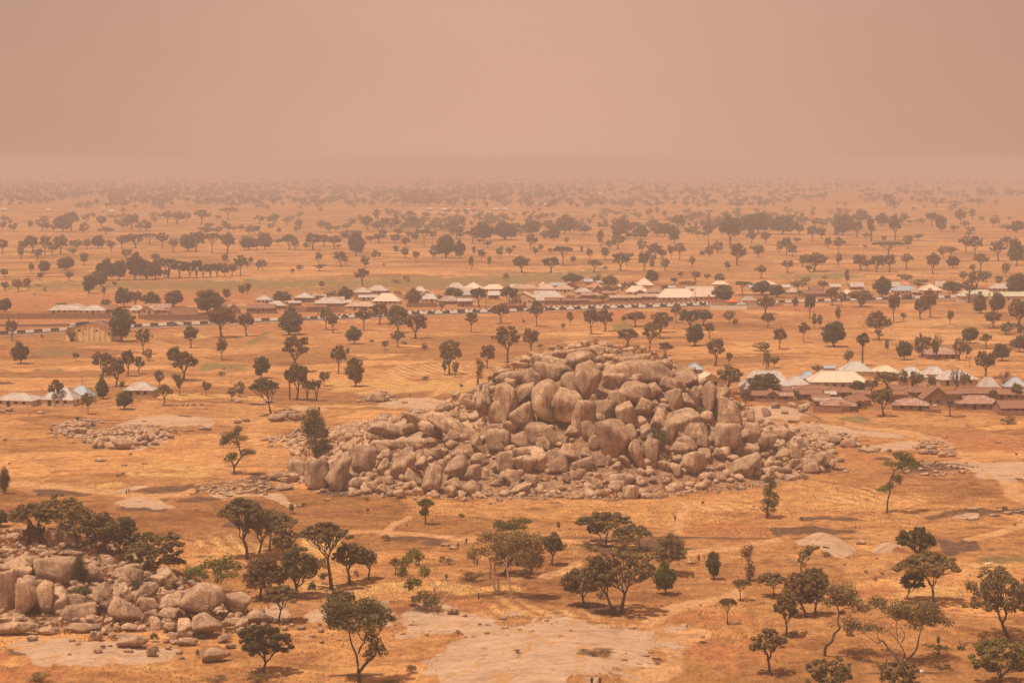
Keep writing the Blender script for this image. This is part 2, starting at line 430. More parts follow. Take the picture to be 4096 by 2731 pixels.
# ------------------------------------------------------------------ ground sheet with cover masks
def poly(t, pts): return [flat(*nat(t, a, b)) for a, b in pts]
def rct(t, x0, y0, x1, y1):
    mx, my, hx, hy = (x0 + x1) / 2, (y0 + y1) / 2, (x1 - x0) / 2, (y1 - y0) / 2
    return poly(t, [(mx + hx * math.cos(a) , my + hy * math.sin(a)) for a in np.arange(10) * math.pi / 5])
POLY = {
 'rock': [poly('K', [(-2138, 860), (-1760, 890), (-1500, 950), (-950, 925), (-540, 945), (-140, 1015), (600, 1040), (1100, 1065), (1560, 1080), (1640, 1110), (1560, 1180), (1480, 1240), (1400, 1290), (1440, 1500), (1250, 1560), (1000, 1720), (-500, 1720), (-580, 1420), (-430, 1260), (-420, 1190), (-900, 1110), (-1500, 1090), (-2000, 1060), (-2138, 1040)]),
   poly('I', [(-100, 1190), (300, 1190), (560, 1180), (1250, 1280), (1500, 1290), (1480, 1380), (1100, 1430), (700, 1420), (250, 1380), (200, 1310), (-100, 1250)]),
   poly('E', [(1000, 870), (1200, 810), (1500, 780), (1750, 800), (1900, 850), (1800, 885), (1400, 890), (1080, 880)]),
   poly('E', [(880, 1425), (1180, 1370), (1390, 1356), (1200, 1402), (1060, 1430)]), poly('E', [(960, 1530), (1100, 1470), (1250, 1455), (1400, 1510), (1520, 1560), (1300, 1580)]),
   poly('E', [(1760, 1450), (1880, 1430), (2050, 1430), (2200, 1460), (1900, 1482)]), poly('F', [(90, 1455), (250, 1445), (420, 1560), (330, 1565)]),
   poly('F', [(1080, 690), (1200, 620), (1500, 622), (1720, 640), (1650, 690), (1500, 735), (1300, 700)]), poly('F', [(160, 1010), (300, 945), (480, 940), (540, 1050), (400, 1065)]),
   poly('H', [(0, 700), (300, 690), (560, 760), (450, 840), (0, 860)]), poly('H', [(430, 850), (620, 835), (900, 885), (1350, 945), (1200, 972), (850, 955), (500, 920)]),
   poly('H', [(940, 1060), (1150, 1010), (1400, 980), (1500, 1020), (1450, 1080), (1100, 1095)]), poly('H', [(1500, 1200), (1800, 1175), (2400, 1190), (2400, 1310), (2200, 1345), (1950, 1290), (1700, 1240)]),
   poly('L', [(380, 400), (450, 335), (700, 335), (850, 360), (910, 470), (800, 505), (500, 450)]), poly('L', [(1050, 450), (1100, 385), (1290, 378), (1345, 440), (1200, 475)]),
   rct('F', 380, 700, 680, 735), rct('E', 430, 830, 820, 960), rct('E', 700, 890, 1470, 1055), rct('H', 570, 960, 930, 1045), poly('L', [(1680, 165), (1760, 145), (1980, 140), (1960, 160)])],
 'burnt_shade': [poly('I', [(-50, 1260), (300, 1275), (380, 1330), (150, 1345)]), poly('E', [(290, 1410), (600, 1380), (1000, 1410), (1010, 1440), (600, 1470), (320, 1460)]), poly('E', [(1020, 1415), (1300, 1378), (1720, 1368), (1700, 1445), (1250, 1452)]),
   poly('E', [(1300, 1500), (1700, 1460), (1890, 1490), (1500, 1525)]), poly('L', [(170, 228), (500, 222), (750, 245), (1000, 280), (600, 312), (230, 312)]), poly('L', [(430, 140), (850, 145), (1100, 190), (450, 175)]),
   poly('K', [(560, 370), (900, 350), (1650, 345), (1560, 400), (1720, 440), (1300, 465), (700, 440)]), poly('K', [(540, 895), (800, 880), (1330, 950), (1280, 992), (950, 1003), (700, 950)]),  # second patch: cast shade of the spreading tree, painted as dark ground
   poly('J', [(1170, 320), (1660, 313), (1660, 352), (1170, 345)]), rct('J', 1440, 350, 1640, 400), poly('L', [(1480, 150), (1900, 85), (2400, 72), (2400, 145), (1700, 168)]),
   rct('L', 270, 318, 1100, 345), poly('H', [(1250, 1235), (1500, 1210), (1900, 1235), (1990, 1270), (1300, 1280)]), rct('E', -60, 478, 150, 512), rct('I', 150, 1275, 380, 1335),
   rct('I', 1000, 50, 1450, 110), poly('J', [(640, 1490), (1150, 1485), (1170, 1530), (660, 1530)]), rct('J', 180, 1000, 400, 1060), rct('E', 1500, 765, 1660, 785), rct('H', 1080, 1140, 1220, 1165),  # J patches: shade below two near trees, painted into the ground colour
   rct('K', -50, 320, 2400, 336), poly('L', [(1580, 340), (1900, 330), (2000, 420), (1700, 470)]), rct('H', 920, 1065, 1110, 1110), rct('F', 560, 1400, 2352, 1470), rct('G', 0, 1420, 1500, 1500), rct('I', 1900, 180, 2352, 240),
   rct('E', 2100, 1260, 2352, 1440), rct('L', 900, 1470, 1700, 1500), rct('A', 1200, 1440, 2352, 1462)],
 'green': [rct('E', 270, 212, 690, 262), rct('E', 1670, 325, 2110, 395), poly('E', [(2000, 190), (2100, 150), (2290, 62), (2330, 90), (2160, 175)]), rct('E', 300, 368, 560, 402),
   poly('F', [(-10, 150), (130, 65), (165, 95), (50, 155)]), poly('F', [(140, 185), (280, 118), (300, 140)]), poly('A', [(-300, 1150), (2400, 1105), (2400, 1200), (900, 1190), (-300, 1200)]),
   poly('B', [(0, 1105), (2400, 1075), (2400, 1180), (0, 1200)]), poly('C', [(0, 1060), (900, 1020), (900, 1110), (0, 1180)]), rct('D', 200, 1055, 1000, 1110), rct('L', 1950, 468, 2500, 530), rct('H', 760, 785, 1060, 832),
   rct('I', 1600, 460, 2060, 500), rct('C', 950, 1470, 1150, 1560), rct('A', 1900, 1330, 2300, 1380)],
 'red': [poly('I', [(-80, 1250), (180, 1290), (260, 1400), (560, 1470), (500, 1600), (-80, 1600)]), poly('K', [(1500, 1160), (2300, 1130), (2300, 1400), (1700, 1450), (1520, 1380)]), rct('K', 1350, 960, 2200, 1080), rct('L', 900, 720, 1300, 860), rct('K', 1500, 180, 2352, 310), poly('H', [(1640, 980), (1800, 925), (2500, 925), (2500, 1075), (2000, 1095), (1700, 1020)]), poly('H', [(490, 995), (650, 1045), (1050, 1080), (1100, 1130), (900, 1180), (620, 1110)]),
   poly('A', [(-200, 1240), (2352, 1190), (2352, 1330), (-200, 1400)]), rct('D', -300, 405, 2600, 455), rct('B', -200, 505, 1150, 545), rct('E', -60, 185, 300, 270), poly('A', [(-200, 1440), (950, 1440), (1700, 1440), (1700, 1462), (-200, 1490)]),
   poly('B', [(-50, 1385), (2352, 1320), (2352, 1350), (-50, 1430)]), poly('B', [(-50, 1500), (2400, 1420), (2400, 1520), (-50, 1580)]), poly('C', [(0, 1395), (2400, 1340), (2400, 1420), (0, 1480)]), rct('D', 0, 1330, 1500, 1420),
   rct('G', 2030, 640, 2352, 690), rct('H', 0, 640, 250, 690), poly('H', [(550, 740), (1050, 745), (1700, 770), (1100, 770), (560, 770)]), rct('J', 1190, 860, 2100, 1000), rct('I', 1900, 760, 2300, 850), rct('L', 1650, 900, 1900, 1000), rct('A', 350, 1480, 900, 1530)],
 'straw': [poly('E', [(950, 1180), (1900, 1185), (2010, 1235), (900, 1245)]), rct('E', 1700, 785, 2450, 845), rct('E', 640, 1345, 1050, 1405), poly('L', [(1000, 875), (1300, 820), (1700, 760), (2050, 580), (2400, 600), (1900, 900), (1000, 925)]),
   poly('J', [(420, 700), (1900, 720), (2350, 700), (2350, 800), (1300, 840), (450, 850)]), poly('F', [(700, 480), (2000, 480), (2000, 600), (700, 580)]), rct('E', 1000, 1255, 1900, 1300), rct('F', 0, 680, 1100, 705), poly('J', [(380, 290), (750, 290), (720, 480), (380, 480)]),
   poly('E', [(1300, 600), (2300, 600), (2300, 640), (1300, 640)]), poly('A', [(1200, 1380), (2352, 1300), (2352, 1330)]), rct('K', -300, 1480, 500, 1600), rct('E', 1500, 60, 1800, 120), rct('I', 1000, 1400, 1500, 1480), rct('J', 100, 1440, 900, 1500),
   rct('K', 600, 1080, 1300, 1100), rct('K', 1000, 1195, 1320, 1225), rct('L', 1400, 1400, 1700, 1425)],
 'furrow': [rct('J', 360, 290, 740, 480), rct('I', 1680, 290, 2352, 470), poly('F', [(1200, 330), (1900, 330), (1850, 450), (1100, 440)]), poly('K', [(60, 880), (500, 930), (1150, 1030), (300, 1010), (-200, 1000)]), rct('H', 1150, 60, 2352, 150), rct('G', 1900, 150, 2352, 250),
   rct('E', 1020, 1250, 1450, 1310), rct('H', 600, 1400, 1700, 1560), rct('K', 1600, 30, 2250, 110), rct('G', 0, 60, 1000, 130), rct('D', 1200, 1440, 2352, 1520)],
}
PATHS = [('K', [(2400, 345), (2200, 375), (1800, 440), (1580, 470)], 1.1), ('K', [(2060, 800), (1850, 860), (1500, 940), (1350, 1000), (1260, 1050)], 1.5), ('K', [(1600, 30), (1620, 90), (1500, 190), (1480, 280)], 1.0),
   ('K', [(1150, 1560), (1480, 1460), (1450, 1350), (1430, 1280), (1560, 1180), (1690, 1150)], 2.0), ('K', [(350, 660), (500, 610), (660, 550)], 1.2), ('L', [(1900, 335), (2100, 290), (2400, 180)], 1.0),
   ('H', [(1200, 900), (1480, 940), (1680, 1010), (1750, 1080), (1900, 1160), (2200, 1330), (2352, 1500)], 1.8), ('J', [(1190, 300), (1250, 230), (1320, 160)], 0.9), ('E', [(100, 1358), (500, 1382), (1000, 1440), (1150, 1465)], 1.5),
   ('H', [(1380, 310), (1700, 330), (1950, 420)], 1.5), ('H', [(840, 850), (1000, 880), (1450, 940)], 1.3), ('G', [(0, 1500), (60, 1440)], 1.0), ('J', [(800, 280), (1190, 275), (1900, 350)], 0.8), ('E', [(1200, 1470), (1600, 1440), (1650, 1420)], 1.3),
   ('D', [(0, 1395), (400, 1400)], 2.0), ('B', [(1300, 532), (2100, 540)], 9.0), ('K', [(1150, 380), (560, 360), (500, 400)], 0.9), ('A', [(0, 1575), (560, 1552)], 1.2)]

def poly_sd(X, Y, P):
    """signed distance, positive inside; polygon squashed so that depth counts like width on screen"""
    P = np.array(P); n = len(P); d = np.full(X.shape, 1e9); ins = np.zeros(X.shape, bool)
    cyy = P[:, 1].mean(); q = CAM_H / cyy * 1.6          # foreshortening of the ground at this distance
    Ys = Y * q; Ps = P * np.array([1, q])
    for i in range(n):
        a, b = Ps[i], Ps[(i + 1) % n]
        e = b - a; L = (e ** 2).sum() + 1e-9
        t = np.clip(((X - a[0]) * e[0] + (Ys - a[1]) * e[1]) / L, 0, 1)
        d = np.minimum(d, np.hypot(X - a[0] - t * e[0], Ys - a[1] - t * e[1]))
        c = ((a[1] > Ys) != (b[1] > Ys)) & (X < (b[0] - a[0]) * (Ys - a[1]) / (b[1] - a[1] + 1e-12) + a[0])
        ins ^= c
    return np.where(ins, d, -d)

def masks(X, Y):
    M = {}
    edge = (fbm(X / 5.0, Y / 9.0, 31, 4) - 0.5) * 2
    for k, L in POLY.items():
        m = np.zeros(X.shape)
        for P in L:
            A = np.array(P); cy = A[:, 1].mean(); w = np.ptp(A[:, 0]); hgt = np.ptp(A[:, 1]) * CAM_H / cy * 1.6
            pad = 12
            sel = (X > A[:, 0].min() - pad) & (X < A[:, 0].max() + pad) & (Y > A[:, 1].min() - 60) & (Y < A[:, 1].max() + 60)
            if not sel.any(): continue
            soft = min(w, hgt) * {'rock': 0.13, 'burnt_shade': 0.18}.get(k, 0.30) + 0.15
            amp = soft * (1.6 if k == 'rock' else 2.0)
            sd_ = poly_sd(X[sel], Y[sel], P) + edge[sel] * amp
            m[sel] = np.maximum(m[sel], sstep(-soft * 0.5, soft, sd_))
        M[k] = m
    p = np.zeros(X.shape)
    for t, pts, wd in PATHS:
        P = np.array(poly(t, pts)); q = CAM_H / P[:, 1].mean() * 2.2
        sel = (X > P[:, 0].min() - 30) & (X < P[:, 0].max() + 30) & (Y > P[:, 1].min() - 60) & (Y < P[:, 1].max() + 60)
        if not sel.any(): continue
        x_, y_ = X[sel], Y[sel]; d = np.full(x_.shape, 1e9)
        x_ = x_ + (fbm(x_ / 8, y_ / 14, 5, 2) - .5) * 5
        for a, b in zip(P[:-1], P[1:]):
            e = (b - a) * [1, q]; L = (e ** 2).sum()
            t_ = np.clip(((x_ - a[0]) * e[0] + (y_ - a[1]) * q * e[1]) / L, 0, 1)
            d = np.minimum(d, np.hypot(x_ - a[0] - t_ * e[0], (y_ - a[1]) * q - t_ * e[1]))
        p[sel] = np.maximum(p[sel], sstep(wd * 1.6, wd * 0.5, d))
    M['path'] = p
    return M

def mound_mask(X, Y):
    px = 2048.0 + FPX * X / (np.maximum(Y, 100) * math.cos(PITCH) + CAM_H * math.sin(PITCH))
    yf = foot_y(px)
    e = (fbm(X / 4.0, Y / 4.0, 77, 3) - .5) * 9
    m = sstep(1120, 1300, px) * sstep(3390, 3250, px) * sstep(yf - 5, yf + 3, Y + e) * sstep(640, 620, Y + e)
    sy = np.interp(px, MO_SIL[:, 0], MO_SIL[:, 1])
    core = m * sstep(1835, 1760, sy + e)
    p2 = sstep(1120, 980, px + e * 9) * sstep(352, 362, Y + e * .7) * sstep(0, 8, 375 + 40 * sstep(1000, 500, px) - Y + e)
    return m, core, p2

cols_in = np.linspace(-0.30, 0.30, 560)
cols_out = 0.30 + np.array([0.01, 0.03, 0.06, 0.1, 0.16, 0.25, 0.4, 0.6, 0.8])
U = np.concatenate([-cols_out[::-1], cols_in, cols_out])
dys = np.concatenate([np.linspace(2350, 140, 680), np.geomspace(138, 29, 50)])
YR = np.concatenate([[-400, -200, 0, 100, 180, 240], CAM_H * FPX / dys])
XX = U[None, :] * np.maximum(YR, 330)[:, None]
YY = np.repeat(YR[:, None], len(U), 1)
XX = np.clip(XX, -19000, 19000) + 0.0
ZZ = height(XX, np.maximum(YY, 240))
MK = masks(XX, YY)
mm, core, p2 = mound_mask(XX, YY)
MK['scree'] = np.maximum(mm, p2)
pxg = 2048.0 + FPX * XX / (np.maximum(YY, 100) * math.cos(PITCH) + CAM_H * math.sin(PITCH))
MK['rock'] = np.maximum(MK['rock'], core * np.where(pxg < 1930, 0.85, 0.35) * (YY > 535))
nr, nc = XX.shape
idx = np.arange(nr * nc).reshape(nr, nc)
Q = np.stack([idx[:-1, :-1], idx[:-1, 1:], idx[1:, 1:], idx[1:, :-1]], -1).reshape(-1, 4)

def mat_ground():
    m, nt, b = new_mat('ground', 0.95)
    b.inputs['Specular IOR Level'].default_value = 0.1
    g = nt.nodes.new('ShaderNodeNewGeometry'); pos = g.outputs['Position']
    a1 = N(nt, 'ShaderNodeAttribute', attribute_name='cover_a'); a2 = N(nt, 'ShaderNodeAttribute', attribute_name='cover_b')
    s1 = nt.nodes.new('ShaderNodeSeparateColor'); nt.links.new(a1.outputs['Color'], s1.inputs[0])
    s2 = nt.nodes.new('ShaderNodeSeparateColor'); nt.links.new(a2.outputs['Color'], s2.inputs[0])
    rock, burnt_shade, green, path = s1.outputs[0], s1.outputs[1], s1.outputs[2], a1.outputs['Alpha']
    red, straw, furrow, scree = s2.outputs[0], s2.outputs[1], s2.outputs[2], a2.outputs['Alpha']
    fields = noise(nt, mapping(nt, pos, (1, 1.1, 1)), 0.013, 4, 0.6, 0.8)
    mid = noise(nt, mapping(nt, pos, (0.8, 1.5, 1)), 0.10, 4, 0.65, 0.5)
    fine = noise(nt, mapping(nt, pos, (1.5, 0.5, 1)), 1.1, 5, 0.75)
    grain = noise(nt, mapping(nt, pos, (2.6, 0.7, 1)), 3.1, 3, 0.8)
    c = ramp(nt, fields, [(0.30, (0.22, 0.094, 0.038)), (0.44, (0.31, 0.145, 0.056)), (0.56, (0.39, 0.20, 0.080)), (0.72, (0.27, 0.118, 0.046))])
    c = mixc(nt, ramp(nt, mid, [(0.40, (0, 0, 0)), (0.68, (0.75, 0.75, 0.75))]), c, (0.42, 0.225, 0.090))
    c = mixc(nt, ramp(nt, mid, [(0.30, (0.85, 0.85, 0.85)), (0.46, (0, 0, 0))]), c, (0.19, 0.078, 0.032))
    pv_ = mapping(nt, pos, (1, 1.7, 1), (0, 0, 0.12)); warp = nt.nodes.new('ShaderNodeVectorMath'); warp.operation = 'MULTIPLY_ADD'
    wn = N(nt, 'ShaderNodeTexNoise'); wn.inputs['Scale'].default_value = 0.012; nt.links.new(pos, wn.inputs['Vector'])
    nt.links.new(wn.outputs['Color'], warp.inputs[0]); warp.inputs[1].default_value = (50, 50, 0); nt.links.new(pv_, warp.inputs[2])
    vc = N(nt, 'ShaderNodeTexVoronoi'); vc.inputs['Scale'].default_value = 0.016; nt.links.new(warp.outputs[0], vc.inputs['Vector'])
    ve = N(nt, 'ShaderNodeTexVoronoi', feature='DISTANCE_TO_EDGE'); ve.inputs['Scale'].default_value = 0.016; nt.links.new(warp.outputs[0], ve.inputs['Vector'])
    cell = nt.nodes.new('ShaderNodeSeparateColor'); nt.links.new(vc.outputs['Color'], cell.inputs[0])
    c = mixc(nt, 0.85, c, ramp(nt, cell.outputs[0], [(0.0, (0.30, 0.27, 0.23)), (0.4, (0.48, 0.47, 0.46)), (0.7, (0.56, 0.56, 0.54)), (1.0, (0.66, 0.67, 0.66))]), 'OVERLAY')
    c = mixc(nt, ramp(nt, ve.outputs['Distance'], [(0.0, (0.5, 0.5, 0.5)), (0.022, (0, 0, 0))]), c, (0.15, 0.07, 0.03))
    def cover(c, mask, col, soft=0.25):
        f = mth(nt, 'ADD', mth(nt, 'MULTIPLY', mask, 1.15), mth(nt, 'MULTIPLY', mth(nt, 'SUBTRACT', fine, 0.5), 1.1))
        f = mth(nt, 'MULTIPLY', ramp(nt, f, [(0.5 - soft, (0, 0, 0)), (0.5 + soft, (1, 1, 1))]), mth(nt, 'MINIMUM', mth(nt, 'MULTIPLY', mask, 4.0), 1.0))
        return mixc(nt, f, c, col), f
    c, _ = cover(c, red, mixc(nt, fine, (0.28, 0.112, 0.046), (0.38, 0.165, 0.068)), 0.5)
    c, _ = cover(c, straw, mixc(nt, fine, (0.38, 0.20, 0.065), (0.52, 0.32, 0.13)), 0.4)
    c, _ = cover(c, green, mixc(nt, fine, (0.15, 0.11, 0.042), (0.23, 0.155, 0.06)), 0.45)
    wv = N(nt, 'ShaderNodeTexWave', wave_type='BANDS', bands_direction='DIAGONAL')
    wv.inputs['Scale'].default_value = 0.16; wv.inputs['Distortion'].default_value = 2.2; wv.inputs['Detail'].default_value = 2
    wv.inputs['Detail Scale'].default_value = 0.6
    nt.links.new(mapping(nt, pos, (1, 0.35, 1)), wv.inputs['Vector'])
    c = mixc(nt, mth(nt, 'MULTIPLY', mth(nt, 'MULTIPLY', wv.outputs['Fac'], furrow), 0.75), c, (0.56, 0.35, 0.15))
    c, _ = cover(c, burnt_shade, mixc(nt, fine, (0.075, 0.042, 0.027), (0.15, 0.08, 0.045)), 0.35)  # scorched ground, plus tree shade painted through the same mask
    c, _ = cover(c, path, (0.44, 0.245, 0.115), 0.4)
    c, _ = cover(c, scree, mixc(nt, fine, (0.20, 0.12, 0.075), (0.34, 0.20, 0.12)), 0.35)
    # fine stubble, tufts and stones
    ptc = noise(nt, mapping(nt, pos, (1, 0.9, 1)), 0.33, 5, 0.72, 0.4)
    c = mixc(nt, 0.8, c, ramp(nt, ptc, [(0.32, (0.27, 0.26, 0.25)), (0.5, (0.5, 0.5, 0.5)), (0.68, (0.72, 0.73, 0.72))]), 'OVERLAY')
    c = mixc(nt, 0.65, c, ramp(nt, fine, [(0.30, (0.26, 0.26, 0.26)), (0.5, (0.5, 0.5, 0.5)), (0.72, (0.74, 0.74, 0.74))]), 'OVERLAY')
    c = mixc(nt, ramp(nt, grain, [(0.26, (0.3, 0.3, 0.3)), (0.42, (0, 0, 0))]), c, (0.17, 0.085, 0.04))
    c = mixc(nt, ramp(nt, grain, [(0.58, (0, 0, 0)), (0.74, (0.5, 0.5, 0.5))]), c, (0.56, 0.36, 0.165))
    rc, rf, rcr = rock_colour(nt, pos)
    strk = noise(nt, mapping(nt, pos, (0.35, 1.6, 1), (0, 0, 0.5)), 0.35, 5, 0.7, 0.8)
    rc = mixc(nt, 0.7, rc, ramp(nt, strk, [(0.3, (0.27, 0.175, 0.12)), (0.45, (0.41, 0.28, 0.195)), (0.62, (0.52, 0.36, 0.245))]))
    pt = noise(nt, mapping(nt, pos, (1, 0.6, 1)), 0.22, 5, 0.7, 0.5)
    rc = mixc(nt, ramp(nt, pt, [(0.54, (0, 0, 0)), (0.62, (0.85, 0.85, 0.85))]), rc, mixc(nt, fine, (0.33, 0.17, 0.065), (0.48, 0.28, 0.11)))
    ck = N(nt, 'ShaderNodeTexVoronoi', feature='DISTANCE_TO_EDGE'); ck.inputs['Scale'].default_value = 0.10; nt.links.new(warp.outputs[0], ck.inputs['Vector'])
    rc = mixc(nt, mth(nt, 'MULTIPLY', ramp(nt, ck.outputs['Distance'], [(0.0, (0.7, 0.7, 0.7)), (0.025, (0, 0, 0))]), ramp(nt, ptc, [(0.45, (0, 0, 0)), (0.6, (1, 1, 1))])), rc, (0.15, 0.09, 0.055))
    rc = mixc(nt, ramp(nt, pt, [(0.30, (0.6, 0.6, 0.6)), (0.40, (0, 0, 0))]), rc, (0.27, 0.17, 0.115))
    c, f = cover(c, rock, rc, 0.12)
    nt.links.new(c, b.inputs['Base Color'])
    bump(nt, mth(nt, 'ADD', fine, mth(nt, 'MULTIPLY', grain, 0.5)), b, 0.9, 0.22)
    return m
GROUND = mat_ground()
gm = make_mesh('ground', np.stack([XX, YY, ZZ], -1).reshape(-1, 3), [Q], [GROUND], smooth=True)
for nm, ks in (('cover_a', ('rock', 'burnt_shade', 'green', 'path')), ('cover_b', ('red', 'straw', 'furrow', 'scree'))):
    at = gm.attributes.new(nm, 'FLOAT_COLOR', 'POINT')
    at.data.foreach_set('color', np.stack([MK[k].ravel() for k in ks], -1).astype(np.float32).ravel())
ground = link('ground', gm); ground['kind'] = 'structure'

# dusty air: one closed box of even haze
hz = MB(); hz.box(-20000, 20000, -700, 25500, -4.5, 92)
hm, hnt, hb = new_mat('haze')
hnt.nodes.remove(hb)
pv = hnt.nodes.new('ShaderNodeVolumePrincipled')
pv.inputs['Color'].default_value = (*HAZE_COLOR, 1); pv.inputs['Density'].default_value = HAZE_DENSITY
pv.inputs['Anisotropy'].default_value = 0.0
hnt.links.new(pv.outputs[0], hnt.nodes['Material Output'].inputs['Volume'])
haze = link('haze', hz.mesh('haze', [hm])); haze['kind'] = 'stuff'

# ------------------------------------------------------------------ labels that single one thing out
ORD = ['first', 'second', 'third', 'fourth', 'fifth', 'sixth', 'seventh', 'eighth', 'ninth', 'tenth', 'eleventh', 'twelfth', 'thirteenth', 'fourteenth', 'fifteenth',
       'sixteenth', 'seventeenth', 'eighteenth', 'nineteenth', 'twentieth']
PENDING = []      # (object, px, py, look, place, tail)
def describe(o, px, py, look, place):
    PENDING.append([o, px, py, look, place])
def settle_labels():
    import re
    byk = {}
    for p in PENDING: byk.setdefault((p[3], p[4]), []).append(p)
    for (look, place), L in byk.items():
        L.sort(key=lambda p: p[1])
        n = len(L)
        def put(seq, extra=''):
            m = len(seq)
            for i, p in enumerate(seq):
                if m == 1: t = extra
                elif m <= 20:
                    if i == 0: w = 'leftmost'
                    elif i == m - 1: w = 'rightmost'
                    else: w = ORD[i] + ' from left'
                    t = extra + ', ' + w
                else: t = extra
                p[0]['label'] = (look + ' ' + place + t).replace(', upper, ', ', upper row, ').replace(', lower, ', ', lower row, ').replace(', middle, ', ', middle row, ')
        if n <= 20: put(L)
        else:
            k = math.ceil(n / 20)
            L.sort(key=lambda p: p[2])
            names = {2: ['upper', 'lower'], 3: ['upper', 'middle', 'lower']}.get(k, ['row %d' % i for i in range(k)])
            for i in range(k):
                seq = sorted(L[i * n // k:(i + 1) * n // k], key=lambda p: p[1])
                put(seq, ' (%s ones)' % names[i] if False else ', ' + names[i])

# ------------------------------------------------------------------ boulders
def ico(sub):
    bm = bmesh.new(); bmesh.ops.create_icosphere(bm, subdivisions=sub, radius=1.0)
    V = np.array([v.co[:] for v in bm.verts]); F = np.array([[v.index for v in f.verts] for f in bm.faces]); bm.free()
    return V / np.linalg.norm(V, axis=1)[:, None], F
ICO = {s: ico(s) for s in (1, 2, 3, 4, 5)}

def n3(P, s, seed):
    x, y, z = (P * s).T
    return (vnoise(x + z * 0.7, y + z * 0.31, seed) + vnoise(y - x * 0.3, z + x * 0.5, seed + 5) + vnoise(z, x, seed + 9)) / 3 - 0.5

def rock_shape(kind, seed, sub):
    r = np.random.default_rng(seed)
    D, F = ICO[sub]
    if kind == 'r': n, p, lo = 15, 18, 0.74
    elif kind == 'b': n, p, lo = 8, 26, 0.66
    elif kind == 'a': n, p, lo = 9, 38, 0.58
    elif kind == 's': n, p, lo = 14, 12, 0.75
    else: n, p, lo = 9, 24, 0.66
    Nn = r.normal(size=(n, 3)); Nn /= np.linalg.norm(Nn, axis=1)[:, None]
    dd = r.uniform(lo, 1.0, n)
    ax = np.array([[1, 0, 0], [-1, 0, 0], [0, 1, 0], [0, -1, 0], [0, 0, 1], [0, 0, -1]], float)
    ax = ax + r.normal(size=ax.shape) * 0.3; ax /= np.linalg.norm(ax, axis=1)[:, None]
    ad = np.full(6, 0.84)
    if kind == 'r': ad[:] = 0.95
    Nn = np.concatenate([Nn, ax]); dd = np.concatenate([dd, ad])
    q = np.maximum(D @ Nn.T, 1e-3) / dd
    R = (q ** p).sum(1) ** (-1.0 / p)
    R *= 1 + 0.17 * n3(D, 1.2, seed) + 0.11 * n3(D, 3.0, seed + 3) + (0.05 * n3(D, 8, seed + 4) if sub > 3 else 0)
    # a shallow split or groove across some of them
    if kind in 'bap' and seed % 3 == 0:
        g = r.normal(size=3); g /= np.linalg.norm(g); off = r.uniform(-0.25, 0.25)
        R -= 0.09 * np.exp(-((D @ g - off) / 0.05) ** 2)
    V = D * R[:, None]
    mn, mx = V.min(0), V.max(0)
    V = (V - (mn + mx) / 2) / ((mx - mn) / 2)
    return V, F

ROCKMESH = {}
NVAR = {'r': 6, 'b': 6, 'a': 6, 's': 4, 'p': 5}
def rock_mesh(kind, v, big):
    k = (kind, v, big)
    if k not in ROCKMESH:
        V, F = rock_shape(kind, 100 + v * 13 + ord(kind), 4 if big else 3)
        ROCKMESH[k] = make_mesh('boulder', V, [F], [ROCK], smooth=True)
    return ROCKMESH[k]

RCOUNT = [0]
KW = {'r': 'rounded', 'b': 'blocky', 'a': 'angular', 's': 'slab-like', 'p': 'upright'}
def rock_zone(px, py, t):
    if t == 'I' or (t == 'J' and px < 1120):
        if py > 2560: return 'on pale rock below the lower-left pile'
        if py < 2190: return 'perched atop the lower-left boulder pile'
        return 'in the lower-left boulder pile, %s part' % ('left' if px < 330 else ('middle' if px < 700 else 'right'))
    if t in 'JKL': return 'on the big pale rock sheet' if t == 'K' or px < 2100 else 'on the rock domes at the right'
    if t == 'E' or (t == 'F' and px < 1080): return 'in the low outcrops left of the mound'
    if px > 3330 or (py < 1690 and px > 3000): return 'on bare rock right of the mound'
    if px < 1420 and py > 1850: return "at the mound's left foot"
    if px < 1950 and py < 1860: return "on the mound's left wing"
    col = 'left' if px < 2080 else ('centre' if px < 2500 else ('right' if px < 2850 else 'far right'))
    row = "on the mound's top" if py < 1500 else ("on the mound's upper face" if py < 1680 else ("on the mound's lower face" if py < 1850 else 'in rubble below the mound'))
    return '%s, %s' % (row, col)

